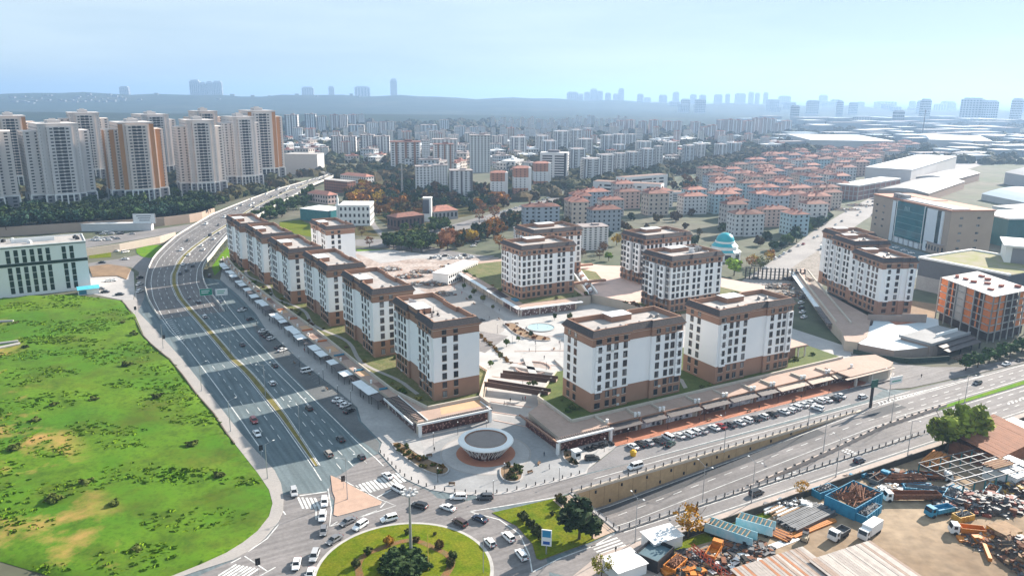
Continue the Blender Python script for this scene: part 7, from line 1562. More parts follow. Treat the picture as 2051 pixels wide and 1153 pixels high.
car('saloon','white',UV(166,138.6,uz(166)),A29,'white saloon in the sunken lane beside the lower railing','cars on the right-hand roads')
fa=math.atan2(*(lambda d:(d.y,d.x))(G(1640,470)-G(1555,517)))
for i,(x,y,cl,k) in enumerate([(1553,518,'white','estate car'),(1562,514,'silver','saloon'),(1571,508,'white','estate car'),(1582,503,'grey','saloon'),(1600,492,'white','estate car'),(1609,489,'red','saloon'),(1631,476,'white','saloon'),(1638,473,'white','saloon'),(1652,465,'dark grey','saloon'),(1660,460,'black','saloon'),(1674,450,'white','saloon'),(1686,443,'grey','saloon')]): car(k,cl,G(x,y+1),fa,f'{cl} {k}, {nth(i)} from the near end of the kerb row on the fork road','cars along the fork road',False)
for x,y,cl,lb in [(1533,538,'white','white saloon turning at the fork'),(1513,559,'black','black saloon crossing at the fork'),(1794,497,'white','white car before the glass office, left'),(1811,503,'white','white car before the glass office, middle'),(1825,508,'white','white car before the glass office, right')]: car('saloon',cl,G(x,y),fa-R(60),lb,'cars at the fork and glass office',False)
for i,(x,y,cl) in enumerate([(1609,586,'white'),(1606,598,'dark grey'),(1604,608,'white'),(1606,618,'black'),(1607,627,'white'),(1610,637,'white')]): car('saloon',cl,G(x,y),A29+R(10),f'{cl} car, {nth(i)} from the back in the short row behind the right front block','short row behind the front block')
for i in range(14): car(RG5.choice(('saloon','hatchback')),RG5.choice(('white','white','silver','black')),G(864+i*6.2+RG5.uniform(-2,2),516+RG5.uniform(-4,3)),RG5.uniform(0,3),'car parked loosely beside the container office','cars beside the container office',False)
for i in range(12): car('saloon',RG5.choice(('white','white','dark grey')),G(948+i*2.6,494-i*3.4),R(40),'small parked car beside the yellow tree','cars beside the yellow tree',False)
for i in range(26): car('saloon',RG5.choice(('white','white','silver','black')),G(RG5.uniform(170,240),RG5.uniform(476,483)) if i%2 else G(RG5.uniform(180,270),RG5.uniform(466,470)),R(20),'small vehicle of the depot below the long shed','vehicles at the long shed',False)
for i in range(16): car('saloon',RG5.choice(('white','white','silver')),G(1000+i*11,428-i*3.4),A29-R(5),'small vehicle on the park road','traffic on the park road',False)
for i in range(40): car('saloon',RG5.choice(('white','silver','black')),G(*[(1700,424),(1735,408),(1790,378),(1850,352),(1930,325)][i%5])+Vector((RG5.uniform(-14,14),RG5.uniform(-30,30),0)),fa+R(2),'small vehicle far along the fork road','far traffic on the fork road',False)
# lorries
def lorry(label,P,a,cab,body,L=8.5,h=3.2,kind='box',group=None):
    r=ob('lorry',None,None,P,a); tag(r,label,'truck',group)
    mb=MB(); mb.loft([[(x,-1.15,.55),(x,1.15,.55),(x,1.15,zz),(x,-1.15,zz)] for x,zz in ((L/2-2.0,2.75),(L/2-.5,2.75),(L/2-.1,1.7),(L/2,.95))],0,0,0); mb.build('cab',cab,r)
    mb=MB(); mb.loft([[(L/2-.46,-1.0,1.75),(L/2-.46,1.0,1.75),(L/2-.46,1.0,2.6),(L/2-.46,-1.0,2.6)],[(L/2-.06,-1.02,1.72),(L/2-.06,1.02,1.72),(L/2-.38,1.0,2.6),(L/2-.38,-1.0,2.6)]],0,0,0); mb.box(L/2-1.5,L/2-.7,-1.18,1.18,1.65,2.45); mb.build('windscreen',cglass,r)
    MB().box(-L/2,L/2-1.0,-.5,.5,.6,.95).build('chassis',blkp,r)
    if kind=='box': MB().box(-L/2,L/2-2.2,-1.25,1.25,.95,h).build('load_body',body,r)
    elif kind=='tipper':
        mb=MB(); mb.box(-L/2,L/2-2.3,-1.25,1.25,.95,1.1); mb.box(-L/2,L/2-2.3,-1.25,-1.15,1.1,h*.75); mb.box(-L/2,L/2-2.3,1.15,1.25,1.1,h*.75); mb.box(-L/2,-L/2+.1,-1.15,1.15,1.1,h*.75); mb.box(L/2-2.4,L/2-2.3,-1.15,1.15,1.1,h*.8)
        for x in np.arange(-L/2+.6,L/2-2.6,1.0): mb.box(x,x+.12,-1.33,-1.25,1,h*.75); mb.box(x,x+.12,1.25,1.33,1,h*.75)
        mb.build('tipper_body',body,r)
    for x in (L/2-1.2,-L/2+1.0,-L/2+2.2):
        for s in (-1,1):
            w_=MB(); rg=[[(.5*math.cos(2*math.pi*j/12),y,.5*math.sin(2*math.pi*j/12)) for j in range(12)] for y in (-.15,.15)]; w_.loft(rg,0,0,0); w_.build('wheel',tyre,r,(x,s*1.05,.5))
    return r
lorry('white box lorry parked on the fork road',G(1649,498),fa-R(4),white,white); lorry('red-cabbed lorry behind the white one on the fork road',G(1657,483),fa-R(4),mat('lorry_red',(.3,.03,.03),.5),white)
# ================================================================ street furniture
def lampmesh(h,arms,al=2.2):
    mb=MB(); mb.tube((0,0,0),(0,0,h),.13,.07,8); mb.cyl(0,0,0,.6,.2,.18,8)
    for s in arms:
        mb.tube((0,0,h-.1),(s*al,0,h+.7),.05,.04,5)
    hd=MB()
    for s in arms: hd.box(s*al-.45 if s<0 else s*al-.1,s*al+.1 if s<0 else s*al+.45,-.16,.16,h+.64,h+.78)
    return mb.mesh('lamp_post',steel),hd.mesh('lamp_head',white)
LM={'double':lampmesh(12,(-1,1)),'single':lampmesh(10.5,(1,)),'high':lampmesh(13.5,(-1,1),2.6)}
def lamp(kind,P,a,label,group):
    o=ob('street_lamp',None,None,P,a); tag(o,label,'street lamp',group); ob('post',LM[kind][0],o); ob('lamp_head',LM[kind][1],o); return o
for i,(x,y) in enumerate(((462,708),(532,795),(601,876),(696,1000))): lamp('double',G(x,y),A29,f'double-armed street lamp on the highway median, {nth(i)} from the far end','median street lamps')
for i,(x,y) in enumerate(((327,698),(404,783),(462,864),(536,958))): lamp('single',G(x,y),A29,f'single-armed street lamp on the field pavement, {nth(i)} from the far end','field pavement street lamps')
for i,(x,y) in enumerate(((1272,1086),(1505,1007),(1674,955),(1817,916))): lamp('double',G(x,y),A29+R(90),f'double-armed street lamp on the yard pavement, {nth(i)} from the left','yard pavement street lamps')
for i,(x,y) in enumerate(((1373,1008),(1612,912))):
    P=G(x,y); u=P.x*E1.x+P.y*E1.y; lamp('high',UV(u+8,bv(u+8),uz(u+8)),A29+R(90),f'tall lamp rising from the sunken median barrier, {nth(i)} from the left','sunken median lamps')
for i,(x,y) in enumerate(((1450,905),(1618,858),(1780,800),(1932,806),(1784,850))): lamp('single',G(x,y),A29+R(90+180*(i%2)),f'slim street lamp beside the upper right road, {nth(i)} from the left','upper right road lamps')
plm=MB(); plm.tube((0,0,0),(0,0,4.2),.08,.06,6); pl1=plm.mesh('plaza_lamp_post',darkm); gl_=MB(); gl_.loft([[(.2*math.sin(t)*math.cos(2*math.pi*k/8),.2*math.sin(t)*math.sin(2*math.pi*k/8),4.35-.2*math.cos(t)) for k in range(8)] for t in (.2,.9,1.57,2.2,2.9)],0,0,0); pl2=gl_.mesh('plaza_lamp_globe',white)
PL=[(868,893),(917,871),(877,966),(988,992),(1120,965),(1010,956),(974,868),(1047,770),(1094,745),(1122,700),(1026,690),(996,668),(1073,706),(1143,670),(1210,905),(1257,885),(1337,860),(1410,842),(1480,826),(1558,808),(1612,790),(568,708),(600,735),(640,770),(648,762),(677,795),(703,806),(490,640),(515,660),(542,685)]
for i,(x,y) in enumerate(PL):
    wh='on the pavilion plaza' if i<7 else 'in the passage and inner plaza' if i<14 else 'on the brick pavement' if i<21 else 'on the arcade pavement'
    o=ob('plaza_lamp',None,None,G(x,y)+Vector((0,0,.15))); tag(o,f'slim dark globe lamp {wh}, {nth([i,i-7,i-14,i-21][0 if i<7 else 1 if i<14 else 2 if i<21 else 3])} counted in its line','street lamp','globe lamps '+wh); ob('post',pl1,o); ob('globe',pl2,o)
bo=MB(); bo.cyl(0,0,0,.8,.16,.16,8); bo.cyl(0,0,.8,.95,.2,.12,8); bom=bo.mesh('bollard',darkm); bpts=resample([v3(p,.15) for p in pxp([(762,907),(781,926),(808,953),(834,966),(864,978),(900,984),(952,988),(986,988),(1018,984),(1070,972),(1123,959),(1170,946)])],2.9)
for i,p in enumerate(bpts): o=ob('bollard',bom,None,p); tag(o,f'dark bollard on the plaza kerb, {nth(i) if i<40 else "last"} counted from the zebra crossing','bollard','bollards on the plaza kerb')
# the high mast in the roundabout
MP=Vector((RC.x+1.0,RC.y+4.5,1.2)); hm=ob('high_mast',None,None,MP); tag(hm,'tall floodlight mast standing in the roundabout thicket','light mast'); mh=zof(MP,990); MB().tube((0,0,-1),(0,0,mh),.42,.2,10).build('mast',steel,hm)
for k in range(8):
    a=k*math.pi/4; mb=MB(); mb.tube((0,0,mh-.8),(1.3*math.cos(a),1.3*math.sin(a),mh-.5),.06,n=4); mb.obox((1.6*math.cos(a),1.6*math.sin(a)),.4,.3,mh-.75,mh-.4,a); mb.build('floodlight',mat('floodlight_housing',(.5,.5,.5),.4,var=.1),hm)
MB().cyl(0,0,mh-1.1,mh-.9,1.3,1.3,16).build('ring',steel,hm)
fp=MB().tube((0,0,0),(0,0,9.5),.1,.08,8).build('flag_pole',mat('yellow_pole',(.55,.42,.10),.5),None,G(858,1150)+Vector((0,0,.6))); tag(fp,'bare yellow pole on the roundabout lawn','pole')
fp=MB().tube((0,0,0),(0,0,9.5),.1,.08,8).build('flag_pole',steel,None,G(968,1148)); tag(fp,'bare grey pole at the roundabout right kerb','pole')
# road signs
grn=mat('sign_green',(.02,.26,.17),.5,var=.05)
def roadsign(label,P,a,w_,h_,z0,m,frame=white,bars=2):
    o=ob('road_sign',None,None,P,a); tag(o,label,'road sign'); MB().box(-w_/2-.12,w_/2+.12,-.08,.0,z0-.12,z0+h_+.12).build('border',frame,o); MB().box(-w_/2,w_/2,-.14,-.08,z0,z0+h_).build('panel',m,o)
    mb=MB()
    for k in range(bars): mb.box(-w_*.38,w_*(.3-.1*k),-.18,-.14,z0+h_*(.62-.3*k),z0+h_*(.74-.3*k))
    mb.build('lettering',white if m is not white else mat('sign_text_green',(.05,.35,.25),.6),o)
    for x in (-w_*.3,w_*.3): MB().box(x-.1,x+.1,0,.15,0,z0+h_*.9).build('post',steel,o)
    return o
gz=HP(437,640); roadsign('green road sign with white border above the merging lane',HP(416,622),A29-R(8),5.6,3.2,8,grn); roadsign('white road sign with green lettering right of the green one',HP(447,622),A29-R(8),5.4,3.2,8,white)
sg=ob('sign_gantry',None,None,UV(231.5,157.6),A29-R(4)); tag(sg,'cantilever gantry with dark green panel and white-green panel over the right road','sign gantry'); MB().box(-.35,.35,-.35,.35,0,9.5).build('post',darkm,sg); MB().box(-6,13,-.2,.2,8.6,9.0).build('arm',darkm,sg); MB().box(-1.2,1.8,-.45,-.2,7.6,10.4).build('green_panel',mat('sign_dark_green',(.01,.10,.08),.5),sg); MB().box(8,14,-.45,-.2,7.4,10.0).build('white_panel',white,sg); MB().box(8.8,13.2,-.5,-.45,8.2,8.6).build('lettering',MAT['sign_text_green'],sg)
o=ob('totem_sign',None,None,G(1094,1110)+Vector((0,0,.2)),A29-R(40)); tag(o,'blue and white sign board at the tip of the grass island','sign'); MB().box(-1.2,1.2,-.12,.12,2.2,6.4).build('board',white,o); MB().box(-1.0,1.0,-.17,-.12,4.5,6.2).build('blue_panel',mat('sky_blue_sign',(.03,.25,.45),.5),o); MB().box(-.8,.8,-.17,-.12,2.6,3.4).build('lettering',MAT['sign_blue'],o); MB().box(-.15,.15,-.1,.1,0,2.2).build('post',steel,o)
for i,(x,y) in enumerate(((272,629),(329,688),(518,1148),(688,978),(524,915))):
    o=ob('traffic_sign',None,None,G(x,y),A29); tag(o,f'dark-backed traffic sign on a post, {nth(i)} along the left kerb and island','traffic sign','traffic signs at the left kerb'); MB().tube((0,0,0),(0,0,3.4),.06,n=6).build('post',steel,o); MB().box(-.55,.55,-.05,.05,2.2,3.9).build('plate',darkm,o)
# people
def person(P,a,top,legs,label):
    me=bpy.data.meshes.new('person'); J=[(0,0,.95),(0,0,1.2),(0,0,1.42),(0,0,1.52),(0,.02,1.66),(0,0,1.74),(.1,0,.9),(.12,.06,.5),(.12,.02,.06),(.12,.14,.03),(-.1,0,.9),(-.12,-.08,.5),(-.12,-.2,.06),(-.12,-.08,.03),(.2,0,1.4),(.27,-.02,1.12),(.26,.1,.88),(-.2,0,1.4),(-.27,.02,1.12),(-.26,.12,.9)]
    Ed=[(0,1),(1,2),(2,3),(3,4),(4,5),(0,6),(6,7),(7,8),(8,9),(0,10),(10,11),(11,12),(12,13),(2,14),(14,15),(15,16),(2,17),(17,18),(18,19)]; rd=[.16,.15,.15,.065,.1,.06,.1,.07,.05,.045,.1,.07,.05,.045,.075,.05,.035,.075,.05,.035]
    me.from_pydata(J,Ed,[]); o=ob('person',me,None,P,a); md=o.modifiers.new('skin','SKIN'); sv=me.skin_vertices[0] if me.skin_vertices else None
    if sv is None:
        bm_=bmesh.new(); bm_.from_mesh(me); bm_.verts.layers.skin.verify(); bm_.to_mesh(me); bm_.free(); sv=me.skin_vertices[0]
    for k,q in enumerate(sv.data): q.radius=(rd[k],rd[k]*.8); q.use_root=(k==0)
    o.modifiers.new('sub','SUBSURF').levels=1; o.modifiers['sub'].render_levels=1; me.materials.append(mat('cloth_'+top,{'black':(.02,.02,.022),'navy':(.02,.03,.06),'grey':(.15,.15,.16),'red':(.25,.03,.03)}[top],.9)); tag(o,label,'person'); return o
for i,(x,y,a,c_,lb) in enumerate(((1233,1107,.6,'black','person in dark clothes walking beside the lower zebra crossing, farther one'),(1243,1116,.7,'black','person in dark clothes walking beside the lower zebra crossing, nearer one'),(1328,899,1.2,'black','person in black standing behind the dark green saloon'),(1679,806,.4,'navy','person standing behind the last parked cars of the shop row'),(1845,757,.2,'black','person crossing the wide corner junction'),(1047,803,2,'grey','person on the white paving below the footbridge'),(1052,802,1,'red','person in red on the white paving below the footbridge'),(985,824,2.5,'black','person by the passage wall'),(745,720,1,'red','person in red before the arcade shops'))): person(G(x,y)+Vector((0,0,.16)),a,c_,'',lb) if 0 else person(G(x,y)+Vector((0,0,.16)),a,c_,None,lb)
# yellow bin and white kiosk by the front car park
o=ob('waste_container',None,None,G(1268,912)); tag(o,'bright yellow round container before the first white saloon','container'); MB().cyl(0,0,.05,1.4,.85,1.0,10).build('drum',mat('bright_yellow',(.72,.38,.01),.6),o); MB().cyl(0,0,1.4,1.9,1.05,.5,10).build('lid',MAT['bright_yellow'],o)
o=ob('kiosk',None,None,G(1154,918),A29); tag(o,'small white guard booth beside the weedy planter','kiosk'); MB().box(-1.1,1.1,-1,1,.1,2.6).build('wall',white,o); MB().box(-1.3,1.3,-1.2,1.2,2.6,2.85).build('roof',deckw,o); MB().box(-.8,.8,-1.05,-.98,1.2,2.2).build('window',cglass,o)
sk=ob('rubble_heap',None,None,UV(129,176.5),A29); tag(sk,'dark heap of building waste beside the corner shop','heap'); mb=MB()
for k in range(40): mb.obox((RNG.uniform(-5,5),RNG.uniform(-1,1)),RNG.uniform(.3,.9),RNG.uniform(.2,.5),.1,RNG.uniform(.3,1.2),RNG.random()*3)
mb.build('debris',darkm,sk)

# benches, bins and more people on the paving
bnm=MB(); bnm.box(-.9,.9,-.25,.25,.4,.48); bnm.box(-.8,-.65,-.2,.2,0,.4); bnm.box(.65,.8,-.2,.2,0,.4); bnm.box(-.9,.9,.2,.28,.48,.85); bnm=bnm.mesh('bench',mat('bench_slats',(.20,.12,.07),.8,var=.2))
for i,(x,y,a) in enumerate(sorted(((860,915,.4),(905,972,0),(1062,948,.6),(1080,930,1.2),(930,850,.5),(1035,650,.3),(1110,700,1.3),(1000,640,2),(950,610,2.1),(935,600,2.1),(655,780,2.1),(620,750,2.1),(590,728,2.1),(1420,843,.5),(1500,825,.5),(1590,805,.5)))): o=ob('bench',bnm,None,G(x,y)+Vector((0,0,.17)),a); tag(o,f'wooden bench, {nth(i)} from the left on the plaza and shop pavements','bench','benches on plaza and pavements')
pc=[(1010,812),(1022,806),(1072,690),(1060,705),(1090,720),(1120,690),(980,640),(1000,625),(940,600),(925,590),(910,580),(870,905),(1090,915),(1100,940),(700,770),(728,800),(690,760),(655,735),(640,720),(610,705),(1400,846),(1452,834),(1520,820),(1604,800),(1660,788),(1700,782),(560,660),(540,645)]; pc.sort()
for i,(x,y) in enumerate(pc): person(G(x,y)+Vector((0,0,.17)),RNG.random()*6,RNG.choice(('black','navy','grey','black','red')),None,f'small pedestrian, {nth(i)} from the left over the plaza and shop pavements')
# paving bands and shallow steps
for i,(a,b,wd) in enumerate((((109.5,209.5),(117,199),.5),((112,216),(121,206),.5),((116,224),(126,213),.5),((128,246),(140,232),.6),((140,258),(160,242),.6),((150,268),(176,256),.6),((165,284),(190,270),.6))): 
    o=MB(); pa,pb=UV(*a),UV(*b); d=pb-pa; c=(pa+pb)/2; o.obox((c.x,c.y),d.length/2,wd/2,.15,.30,math.atan2(d.y,d.x)); stru(o.build('paving_step',pinkstone))
for i,(u,v,r) in enumerate(((150,275,.9),(158,279,.9),(166,282,.9),(140,262,.9),(132,255,.9),(190,300,.9),(196,296,.9),(172,330,.8),(174,345,.8),(176,360,.8),(177,375,.8),(170,352,.8))): tree('round',UV(u,v,.17),RNG.uniform(2.6,4.2),RNG.choice([GR,OL,DK]),f'young plaza tree, {nth(i)} from the front in the inner plaza and street','young plaza trees')
# ================================================================ scrapyard
Z0=Vector((0,0,.06)); Y=lambda x,y: G(x,y)+Z0
rust=mat('rusty_steel',(.22,.085,.04),.85,scale=.8,col2=(.13,.055,.03),fine=(3,.2)); rusto=mat('orange_primer',(.55,.20,.04),.7,scale=.5,var=.25); bluest=mat('blue_steel',(.03,.26,.42),.5,scale=.6,col2=(.02,.17,.30)); paleb=mat('pale_blue_sheet',(.22,.52,.62),.6,scale=.5,col2=(.5,.62,.66)); gsteel=mat('stacked_steel',(.15,.155,.165),.6,metal=.3,scale=.6,var=.3); wood=mat('timber',(.34,.22,.13),.9,scale=.8,var=.3); oran=mat('machine_orange',(.60,.20,.02),.55,scale=.6,var=.2); yelb=mat('yellow_steel',(.58,.33,.05),.6,scale=.6,var=.25); tealf=mat('teal_frame',(.03,.17,.18),.6,var=.2)
o=wall_along('yard_fence',uvp([(111.5,125.3),(330,124.9)]),.3,2.0,mat('dark_sheet_fence',(.07,.062,.055),.85,scale=.5,var=.4),kind=False); tag(o,'dark sheet fence along the north side of the scrapyard','fence')
sheet('grass_verge',uvp([(112,124.9),(150,124.8),(148,122.6),(128,121),(112,122)]),lawn,z=.09)
def pile(label,P,a,mbs,cat='stack',name='stack',group=None):
    o=ob(name,None,None,P,a); tag(o,label,cat,group)
    for nm,mb,m in mbs: mb.build(nm,m,o)
    return o
def beams(n,L,w,rows,jit=.3,seed=0):
    rg=random.Random(seed); out=[]
    for r in range(rows):
        for k in range(n):
            mb=MB(); y=(k-n/2)*w*1.25+rg.uniform(-.05,.05); x=rg.uniform(-jit,jit)*2; mb.obox((x,y),L/2*rg.uniform(.85,1),w/2,r*w*1.05,r*w*1.05+w,rg.uniform(-.015,.015)); out.append(mb)
    return out
aS=A29+R(5)
pile('long stack of dark grey steel sections near the yard fence',Y(1612,1040),aS,[('steel_section',b,gsteel) for b in beams(12,17,.42,3,.4,1)])
pile('orange primed beams lying under the grey steel stack',Y(1620,1058),aS-R(3),[('beam',b,rusto) for b in beams(5,18,.45,1,.5,2)])
pile('rusty beams heaped beside the pale blue trailers',Y(1546,1066),aS+R(100),[('beam',b,rust if k%3 else rusto) for k,b in enumerate(beams(11,9,.3,2,.4,3))])
pile('pale planks and panels on the stack by the fence',Y(1572,1018),aS,[('plank',b,wood if k%2 else white) for k,b in enumerate(beams(9,12,.5,2,.8,4))])
pile('long timber and pipes left by the fence',Y(1440,1105),aS-R(4),[('pole',b,[gsteel,rust,wood][k%3]) for k,b in enumerate(beams(14,22,.35,2,1.2,5))])
pile('orange beam stack behind the teal frame',Y(1870,926),aS+R(10),[('beam',b,rusto) for b in beams(8,12,.5,3,.4,6)])
def trailer(label,P,a,L,W,h,m,ribs=wood):
    o=ob('trailer',None,None,P,a); tag(o,label,'trailer'); MB().box(-L/2,L/2,-W/2,-W/2+.12,.9,.9+h).build('side_panel',m,o); MB().box(-L/2,L/2,W/2-.12,W/2,.9,.9+h).build('side_panel',m,o); MB().box(-L/2,L/2,-W/2+.12,W/2-.12,.85,1.05).build('floor',rust,o)
    for k in range(int(L/1.1)): MB().box(-L/2+.2+k*1.1,-L/2+.42+k*1.1,-W/2+.1,W/2-.1,.9+h-.3,.9+h-.05).build('rib',ribs,o)
    for x in (-L/3,L/3):
        for s in (-1,1):
            w_=MB(); rg=[[(.45*math.cos(2*math.pi*j/10),y,.45*math.sin(2*math.pi*j/10)) for j in range(10)] for y in (-.14,.14)]; w_.loft(rg,0,0,0); w_.build('wheel',tyre,o,(x,s*(W/2-.3),.45))
    return o
trailer('pale blue open trailer with timber ribs, left one of two',Y(1462,1080),A29-R(65),12,3.6,2.4,paleb); trailer('pale blue open trailer with timber ribs, right one of two',Y(1512,1064),A29-R(60),9,3.4,2.4,paleb)
def skip(label,P,a,L,W,h,m,fill):
    o=ob('scrap_skip',None,None,P,a); tag(o,label,'container'); mb=MB(); mb.box(-L/2,L/2,-W/2,-W/2+.2,0,h); mb.box(-L/2,L/2,W/2-.2,W/2,0,h); mb.box(-L/2,-L/2+.2,-W/2+.2,W/2-.2,0,h); mb.box(L/2-.2,L/2,-W/2+.2,W/2-.2,0,h); mb.build('wall',m,o); mb=MB()
    for k in range(int(L/1.4)): mb.box(-L/2+k*1.4,-L/2+k*1.4+.2,-W/2-.18,-W/2,.1,h)
    mb.build('rib',m,o); mb=MB(); rg=random.Random(int(L*7))
    for k in range(70): mb.tube((rg.uniform(-L/2+.4,L/2-.4),rg.uniform(-W/2+.4,W/2-.4),h-.7+rg.random()*.9),(rg.uniform(-L/2+.4,L/2-.4),rg.uniform(-W/2+.4,W/2-.4),h-.5+rg.random()*1.1),.16,n=4)
    mb.build('scrap_filling',fill,o)['kind']='stuff'; return o
skip('large blue steel skip heaped with rusty scrap',Y(1708,1012),A29+R(8),14,8.5,3.4,bluest,rust); skip('smaller blue skip in front of the large one',Y(1738,1034),A29+R(12),9,3,2.2,bluest,gsteel); skip('low blue skip at the fence left of the large one',Y(1650,990),A29,7,3,2.0,bluest,gsteel); skip('long blue trough before the teal frame',Y(1852,985),A29-R(40),11,2.4,1.4,bluest,gsteel)
skip('rust-brown flat skip beside the white-cabbed lorry',Y(1800,965),A29-R(28),14,3.2,1.8,rust,rust)
lorry('white-cabbed lorry with a long rust-brown tipper body',Y(1824,1002),A29+R(152),white,rust,15,3.2,'tipper')
lorry('white box lorry standing in the open yard',Y(1741,1072),A29+R(190),white,white,8,3.4); lorry('small white-cabbed flatbed lorry with scrap, left of the box lorry',Y(1679,1076),A29+R(188),white,gsteel,6.5,2.6,'tipper')
fk=ob('forklift',None,None,Y(1612,1082),R(60)); tag(fk,'old cream forklift on the sandy yard','forklift'); MB().box(-1.2,.9,-.7,.7,.4,1.3).build('body',mat('cream_machine',(.45,.38,.28),.6,var=.2),fk); mb=MB()
for x in (-.8,.7):
    for s in (-.6,.6): mb.box(x-.05,x+.05,s-.05,s+.05,1.3,2.3)
mb.box(-.9,.8,-.7,.7,2.3,2.4); mb.build('overhead_guard',darkm,fk); MB().box(1.0,1.2,-.6,.6,.1,2.8).build('mast',rust,fk); mb=MB(); mb.box(1.2,2.3,-.45,-.3,.1,.2); mb.box(1.2,2.3,.3,.45,.1,.2); mb.build('forks',gsteel,fk)
for x in (-.8,.7):
    for s in (-.75,.75):
        w_=MB(); rg=[[(.35*math.cos(2*math.pi*j/10),y,.35*math.sin(2*math.pi*j/10)) for j in range(10)] for y in (-.12,.12)]; w_.loft(rg,0,0,0); w_.build('wheel',tyre,fk,(x,s,.35))
def heap(label,P,rx,ry,h,n,seed,mats):
    o=ob('scrap_heap',None,None,P,0); tag(o,label,'scrap heap'); rg=random.Random(seed); ms=[MB() for _ in mats]
    md=MB(); R_=[]
    for i in range(5):
        q=1-i/4.6; R_.append([(rx*q*math.cos(t)*rg.uniform(.85,1.1),ry*q*math.sin(t)*rg.uniform(.85,1.1),.02 if i==0 else h*.8*(1-q*q)*rg.uniform(.8,1.15)) for t in np.linspace(0,2*math.pi,19)[:-1]])
    md.loft(R_,0,None,0); md.build('mound',mat('scrap_dirt',(.10,.07,.05),.95,scale=.9,col2=(.05,.045,.042),fine=(2.5,.4),bump=.6),o)
    for k in range(int(n*1.1)):
        a=rg.random()*6.28; q=math.sqrt(rg.random()); x,y=rx*q*math.cos(a),ry*q*math.sin(a); z=h*.8*(1-q*q); mb=ms[rg.randrange(len(mats))]; t_=rg.random(); sz=.25+1.1*rg.random()**3
        if t_<.35: mb.obox((x,y),sz,sz*rg.uniform(.3,.8),max(0,z-.3),z+sz*rg.uniform(.2,.6),rg.random()*3)
        elif t_<.6:
            u=Vector((rg.gauss(0,1),rg.gauss(0,1),rg.gauss(0,.35))).normalized()*sz; w_=u.cross(Vector((0,0,1))).normalized()*sz*rg.uniform(.3,.9); c=Vector((x,y,z+.25)); mb.loft([[c-u-w_,c+u-w_,c+u+w_,c-u+w_],[c-u-w_+Vector((0,0,.06)),c+u-w_+Vector((0,0,.06)),c+u+w_+Vector((0,0,.06)),c-u+w_+Vector((0,0,.06))]],0,0,0)
        elif t_<.9: d_=rg.random()*6.28; l_=rg.uniform(.5,2.2); mb.tube((x,y,z+.2),(x+l_*math.cos(d_),y+l_*math.sin(d_),max(.1,z+rg.uniform(-.2,.5))),rg.uniform(.05,.13),n=4)
        else: mb.cyl(x,y,z-.1,z+sz*.7,sz*.4,sz*.4,9)
    for mb,m in zip(ms,mats): mb.build('scrap',m,o)['kind']='stuff'
HM=[rust,gsteel,darkm,gsteel,darkm,rust,wood]
heap('big mixed scrap heap at the right of the sandy yard',Y(1965,1012),13,6,3.4,620,1,[rust,gsteel,darkm,gsteel,darkm,mat('dull_scrap',(.30,.30,.30),.7),mat('red_scrap',(.22,.06,.04),.7),gsteel]); heap('scrap heap at the right picture edge',Y(2040,985),7,6,3,300,2,HM+[yelb]); heap('dark scrap heap beside the pale blue trailers',Y(1500,1100),6,3,1.4,200,3,[darkm,gsteel,rust]); heap('scrap strewn around the orange crane',Y(1400,1122),9,4,1.4,280,4,HM); heap('light scrap strewn by the white lorry',Y(1780,985),6,4,1.4,140,5,[white,gsteel,wood]); heap('tangle of rusty lattice steel at the bottom right corner',Y(2045,1115),6,13,4,420,6,[rust,wood,gsteel]); heap('small scrap by the yellow box',Y(1965,1085),5,4,1.6,110,7,[rust,gsteel,oran]); heap('low scrap behind the long steel stack',Y(1590,1015),8,2.5,1.6,160,8,[darkm,gsteel,white]); heap('scrap line along the yard fence',Y(1800,955),16,2.2,1.6,260,9,[darkm,gsteel,rust,bluest]); heap('loose wheels and parts below the dark shed',Y(1460,1130),8,4,1.2,200,10,[darkm,tyre,white,rust])
# teal steel frame
tf=ob('girder_rack',None,None,Y(1945,962),A29-R(6)); tag(tf,'large teal and grey steel frame stacked with girders','rack')
for x in np.linspace(-13,13,7):
    MB().box(x-.15,x+.15,-7,-6.7,0,4.4).build('post',tealf,tf); MB().box(x-.15,x+.15,6.7,7,0,4.4).build('post',tealf,tf); MB().box(x-.14,x+.14,-7,7,4.2,4.5).build('cross_girder',gsteel,tf)
for y in np.linspace(-7,7,6): MB().box(-13.4,13.4,y-.12,y+.12,4.5,4.75).build('long_girder',gsteel if int(y)%2 else mat('pale_steel',(.34,.35,.37),.5,metal=.3),tf)
MB().box(-13,13,-6.9,-6.75,.3,1.6).build('teal_panel',tealf,tf)
for k,b in enumerate(beams(9,9,.35,1,.5,9)): o=b.build('girder',rust if k%2 else wood,tf,(7,-2,4.8))
